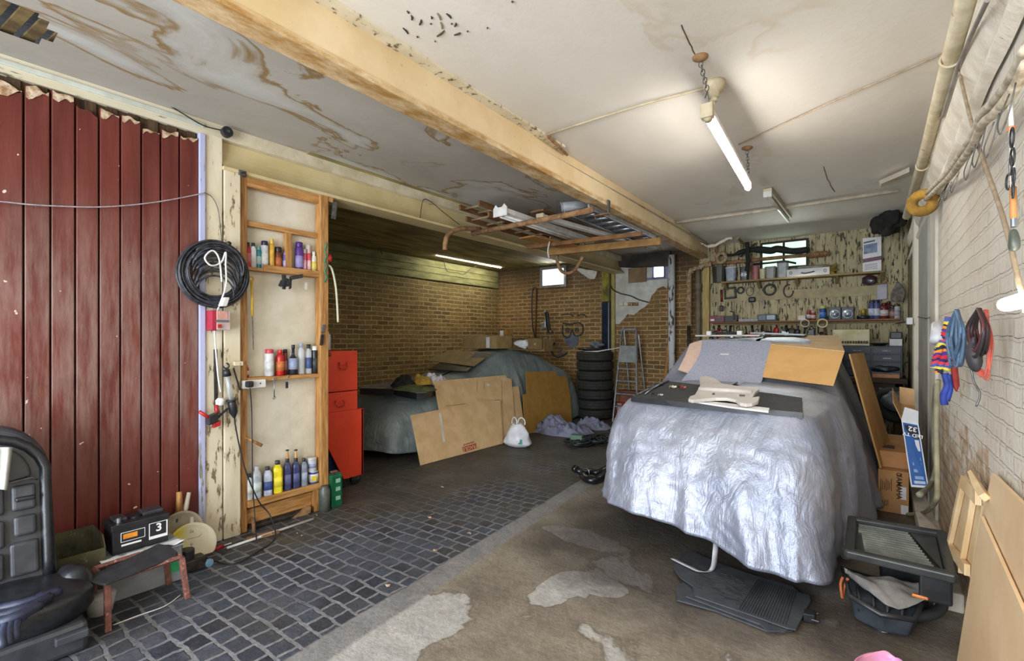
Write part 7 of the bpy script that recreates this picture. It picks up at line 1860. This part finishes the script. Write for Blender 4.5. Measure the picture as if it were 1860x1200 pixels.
one('softwood_block', M().obox((.27, 3.42, .05), (.06, .14, .1)), mat('orange softwood', (206, 150, 84), (180, 124, 62), 6, .6), 'orange brown wood block at the end of the kerb', 'block', bevel=.004)
# ================= ribbed tray, bag and strap
tb0 = thing('ribbed_tray', 'dark grey ribbed boot tray propped on the plastic case', 'tray', (.0, 2.6, .3))
gt = mat('dark grey ribbed plastic', (58, 60, 58), (46, 48, 46), 8, .35)
ZTt = .30
k1, k2, k3, k4 = P(1548, 943, Z=.33), P(1710, 970, Z=.33), P(1730, 1046, Z=.31), P(1543, 1003, Z=.29)
ex_ = (k2-k1); nt = (k2-k1).cross(k4-k1).normalized(); nt = nt if nt.z > 0 else -nt
def kt(a, b, o=0): return k1.lerp(k2, a).lerp(k4.lerp(k3, a), b)+nt*o
obj('base', M().poly([kt(0, 0, -.02), kt(1, 0, -.02), kt(1, 1, -.02), kt(0, 1, -.02)], -nt*.01), gt, tb0)
m = M()
for (a, b) in (((0, 0), (1, 0)), ((1, 0), (1, 1)), ((1, 1), (0, 1)), ((0, 1), (0, 0))):
    p, q2_ = kt(*a), kt(*b); m.obox(p.lerp(q2_, .5)-nt*.005, ((q2_-p).length+.03, .045, .045), q2_-p, nt.cross(q2_-p), nt)
obj('rim', m, gt, tb0, bevel=.01, segs=3)
m = M()
for i in range(14):
    b = .08+i*.062
    a0 = .12+.10*max(0, b-.0)*.9-.03; a1 = .80 + .0*b
    p, q2_ = kt(a0 if b > .3 else .08, b, -.014), kt(min(.62+.28*b, .92), b, -.014)
    m.obox(p.lerp(q2_, .5), ((q2_-p).length, .008, .014), q2_-p, nt.cross(q2_-p), nt)
obj('rib_lines', m, mat('rib grey', (140, 142, 132), (110, 112, 104), 8, .35), tb0)
obj('triangle_plate', M().poly([kt(.66, .08, -.01), kt(.93, .08, -.01), kt(.93, .9, -.01)], nt*.004), gt, tb0)
obj('side_bracket', M().tube([kt(-.03, .75, -.02), kt(-.05, .9, -.05)], .02, 10), steel, tb0)
t = thing('plastic_case', 'black ribbed plastic case lying under the grey cloth', 'case', (-.02, 2.35, 0))
c1 = P(1535, 1045, Z=.10); c2 = P(1668, 1110, Z=.10)
cu = [P(1530, 1035, Z=.14), P(1682, 1082, Z=.14), P(1660, 1128, Z=.10), P(1600, 1118, Z=.10), P(1545, 1085, Z=.12)]
cl = [V((p.x, p.y, 0.01)) for p in cu]; cc_ = sum(cl, V((0, 0, 0)))/5; cl = [cc_+(p-cc_)*.85 for p in cl]; cl = [V((p.x, p.y, .012)) for p in cl]
obj('shell', M().rings([cl, [p*1.0 for p in cu]]), mat('glossy charcoal', (44, 48, 54), (60, 66, 72), 8, .22), t, bevel=.012, segs=3)
for a in (.15, .38, .6, .82):
    p = cu[4].lerp(cu[2], a)+V((0, 0, .012)); q2_ = cu[0].lerp(cu[1], a)+V((0, 0, .012)); obj('rib', M().tube([p+V((0, 0, -.06)), p, p.lerp(q2_, .4)], .008, 6), black, t, smooth=True)
obj('rim', M().tube([p+V((0, 0, .006)) for p in cu], .014, 8, closed=True), black, t, smooth=True)
one('grey_cloth', M().grid(lambda a, b: P(1533+150*a+8*b*(1-a), 1028+20*b+44*a*(1-.3*a)+26*b*math.sin(2.6*a), Z=.20-.05*b)+V((0, 0, .035*nz(a*2.6+7, b*2.2)+.006*nz(a*9, b*6))), 40, 16), mat('grey tarpaulin', (132, 128, 122), (106, 102, 98), 8, .8, bump=.3), 'grey tarpaulin crumpled between ribbed tray and black case', 'cloth', smooth=True, solid=.004)
t = thing('black_hose', 'thick dark grey bent hose with metal end around the case', 'hose', P(1620, 1130, Z=0))
hp = spline([P(1602, 1138, Z=.03), P(1610, 1124, Z=.045), P(1640, 1119, Z=.05), P(1675, 1118, Z=.06), P(1700, 1112, Z=.07), P(1712, 1097, Z=.09), P(1708, 1080, Z=.12), P(1692, 1068, Z=.15)], 6)
obj('pipe', M().tube(hp, .024, 14), mat('dark grey rubber', (60, 62, 62), (48, 50, 50), 8, .5), t, smooth=True)
obj('metal_end', M().torus(hp[0], .026, .005, hp[1]-hp[0], 20, 8), alu, t, smooth=True)
one('orange_strap', M().tube(spline([P(1531, 1048, Z=.16), P(1527, 1060, Z=.12), P(1530, 1085, Z=.06), P(1534, 1065, Z=.1), P(1540, 1050, Z=.16)], 5), .007, 6), mat('rusty orange strap', (176, 96, 50), (140, 74, 40), 20, .7), 'rusty orange strap looped at the corner of the case', 'strap', smooth=True)
one('orange_clip', M().obox(P(1671, 1083, Z=.17), (.06, .014, .014), V((1, -.1, 0))), colm((226, 130, 50)), 'bright orange clip on the edge of the grey tarpaulin', 'clip', bevel=.004)
one('torn_webbing', M().tube(spline([P(1676, 1068, Z=.2), P(1690, 1070, Z=.2), P(1704, 1080, Z=.18), P(1724, 1095, Z=.14)], 5), [.02]*4+[.014]*12, 6), mat('grey tarpaulin', (0, 0, 0)), 'torn grey webbing end beside the thick hose', 'webbing', smooth=True)
kc = (k1+k2+k3+k4)/4
one('storage_bin', M().loft(V((kc.x+.04, kc.y+.08, .002)), [(0, .10), (.24, .12), (.245, .13), (.26, .13)], .8, 5, 20), black, 'black bin hidden beneath the ribbed tray, carrying it', 'bin')
one('black_block', M().obox(k3.lerp(k4, .14)+V((.0, .045, -.09)), (.12, .06, .13), k2-k1), black, 'black plastic block under the corner of the ribbed tray', 'block', bevel=.01)
# ================= rubber mats
def matobj(uv, z, lab, rib, n_rib, seed=0):
    pts = [P(u, v, Z=z) for u, v in uv]
    t = thing('rubber_mat', lab, 'mat', pts[0]); t['group'] = 'rubber car mats on the concrete'
    obj('mat', M().poly(pts, (0, 0, .008)), mat('mat rubber', (66, 69, 74), (54, 57, 62), 14, .6, bump=.2), t, bevel=.003)
    m = M()
    (a, b, c, d) = [P(u, v, Z=z+.008) for u, v in rib]
    for i in range(n_rib):
        s_ = (i+.5)/n_rib; p = a.lerp(b, s_); q2_ = d.lerp(c, s_); m.obox(p.lerp(q2_, .5)+V((0, 0, .002)), ((q2_-p).length, .008, .005), q2_-p)
    obj('rib_lines', m, mat('rib rubber', (38, 40, 44), (46, 48, 52), 20, .5), t)
    return t
matobj([(1228, 1073), (1238, 1060), (1262, 1020), (1420, 1078), (1455, 1120), (1440, 1148), (1398, 1150), (1300, 1112), (1230, 1092)], .004, 'lowest rubber car mat of the pile with rounded edges', [(1250, 1060), (1270, 1030), (1400, 1080), (1390, 1110)], 4)
matobj([(1222, 1030), (1243, 1003), (1258, 1002), (1300, 1022), (1366, 1045), (1440, 1066), (1452, 1078), (1471, 1083), (1473, 1092), (1446, 1146), (1430, 1143), (1360, 1118), (1262, 1084), (1258, 1066), (1235, 1050)], .022, 'topmost ribbed rubber mat with notched corners', [(1375, 1052), (1448, 1075), (1430, 1136), (1340, 1105)], 18)
matobj([(1245, 1085), (1262, 1074), (1400, 1125), (1440, 1140), (1425, 1150), (1395, 1148), (1380, 1136)], .013, 'middle rubber mat peeping out at the front of the pile', [(1270, 1085), (1275, 1082), (1400, 1130), (1395, 1134)], 3)
m = M(); rnd = random.Random(3)
for k in range(90):
    u = 1268+rnd.random()*85; v = 1030+rnd.random()*50+(u-1268)*.25
    if v > 1066+(u-1262)*.4: continue
    p = P(u, v, Z=.031); m.obox(p, (.03+.02*rnd.random(), .004, .003), V((1, rnd.uniform(-.3, .3), 0)))
o_ = [o for o in bpy.data.objects if o.name.startswith('rubber_mat.001')][0]
obj('tread_pattern', m, mat('rib rubber', (0, 0, 0)), o_)
one('black_clip', M().obox(P(1471, 1118, Z=.025), (.05, .06, .04), V((1, .3, 0))).obox(P(1477, 1112, Z=.03), (.05, .012, .012)).obox(P(1478, 1126, Z=.02), (.05, .012, .012)), black, 'small black buckle poking out beside the mats', 'buckle', bevel=.004)
one('pink_bag', M().grid(lambda a, b: P(1546+110*a, 1215-34*math.sin(math.pi*min(1, a*1.1))**.5*b, Z=.02+.06*b)+V((0, 0, .02*nz(a*6, b*4))), 24, 10), mat('pink plastic', (236, 160, 190), (214, 150, 200), 9, .4), 'pink plastic bag at the very bottom of the picture', 'bag', smooth=True, solid=.003)
# leaves and paint flakes scattered on the setts
lf = mat('dry leaf', (196, 168, 140), (166, 136, 106), 30, .8)
for i, (u, v) in enumerate([(780, 939), (852, 968), (791, 999), (704, 1062), (803, 884), (540, 968), (548, 972), (575, 935)]):
    p = P(u, v, Z=.004); s_ = .02 if i < 5 else .008
    one('dry_leaf', M().poly([p+V((s_*math.cos(a+i), s_*.6*math.sin(a+i), .004*math.sin(a*2))) for a in [k*math.pi/3 for k in range(6)]], (0, 0, .001)), lf, 'small dry leaf lying on the setts', 'leaf', group='dry leaves on the setts')
# ================= camera and light
cam = bpy.data.cameras.new('camera'); co = bpy.data.objects.new('camera', cam); COL.objects.link(co)
co.location = CAM; co.rotation_euler = (math.pi/2, 0, YAW)
cam.sensor_width = 36; cam.lens = F*36/1860; cam.shift_x = 0; cam.shift_y = (VY-600)/1860; cam.clip_start = .02
sc.camera = co
def area(name, loc, look, sx, sy, power, col):
    l = bpy.data.lights.new(name, 'AREA'); l.shape = 'RECTANGLE'; l.size = sx; l.size_y = sy; l.energy = power; l.color = col
    o = bpy.data.objects.new(name, l); COL.objects.link(o); o.location = loc
    o.rotation_euler = (V(look)-V(loc)).to_track_quat('-Z', 'Y').to_euler(); return o
# daylight through the open doorway behind the camera
area('doorway_daylight', (-1.5, -2.3, 1.45), (-1.5, 4, 1.2), 3.5, 2.6, 190, (.84, .91, 1.0))
# the side bay's strip light and the bench wall window
area('window_daylight', P(1424, 470, Y=7.5), P(1424, 800, Y=5), .6, .35, 5, (.92, 1, .95))
area('window_daylight', P(1005, 500, Y=7.85), P(1005, 700, Y=3), .4, .3, 2.5, (.92, .96, 1))
w = bpy.data.worlds.new('world'); sc.world = w; w.use_nodes = True
w.node_tree.nodes['Background'].inputs[0].default_value = (.8, .88, 1, 1); w.node_tree.nodes['Background'].inputs[1].default_value = .6
sc.view_settings.view_transform = 'Standard'; sc.view_settings.look = 'None'; sc.view_settings.exposure = 0.95; sc.view_settings.gamma = 1
sc.view_settings.use_curve_mapping = False
sc.cycles.use_denoising = True; sc.cycles.max_bounces = 8; sc.cycles.diffuse_bounces = 5
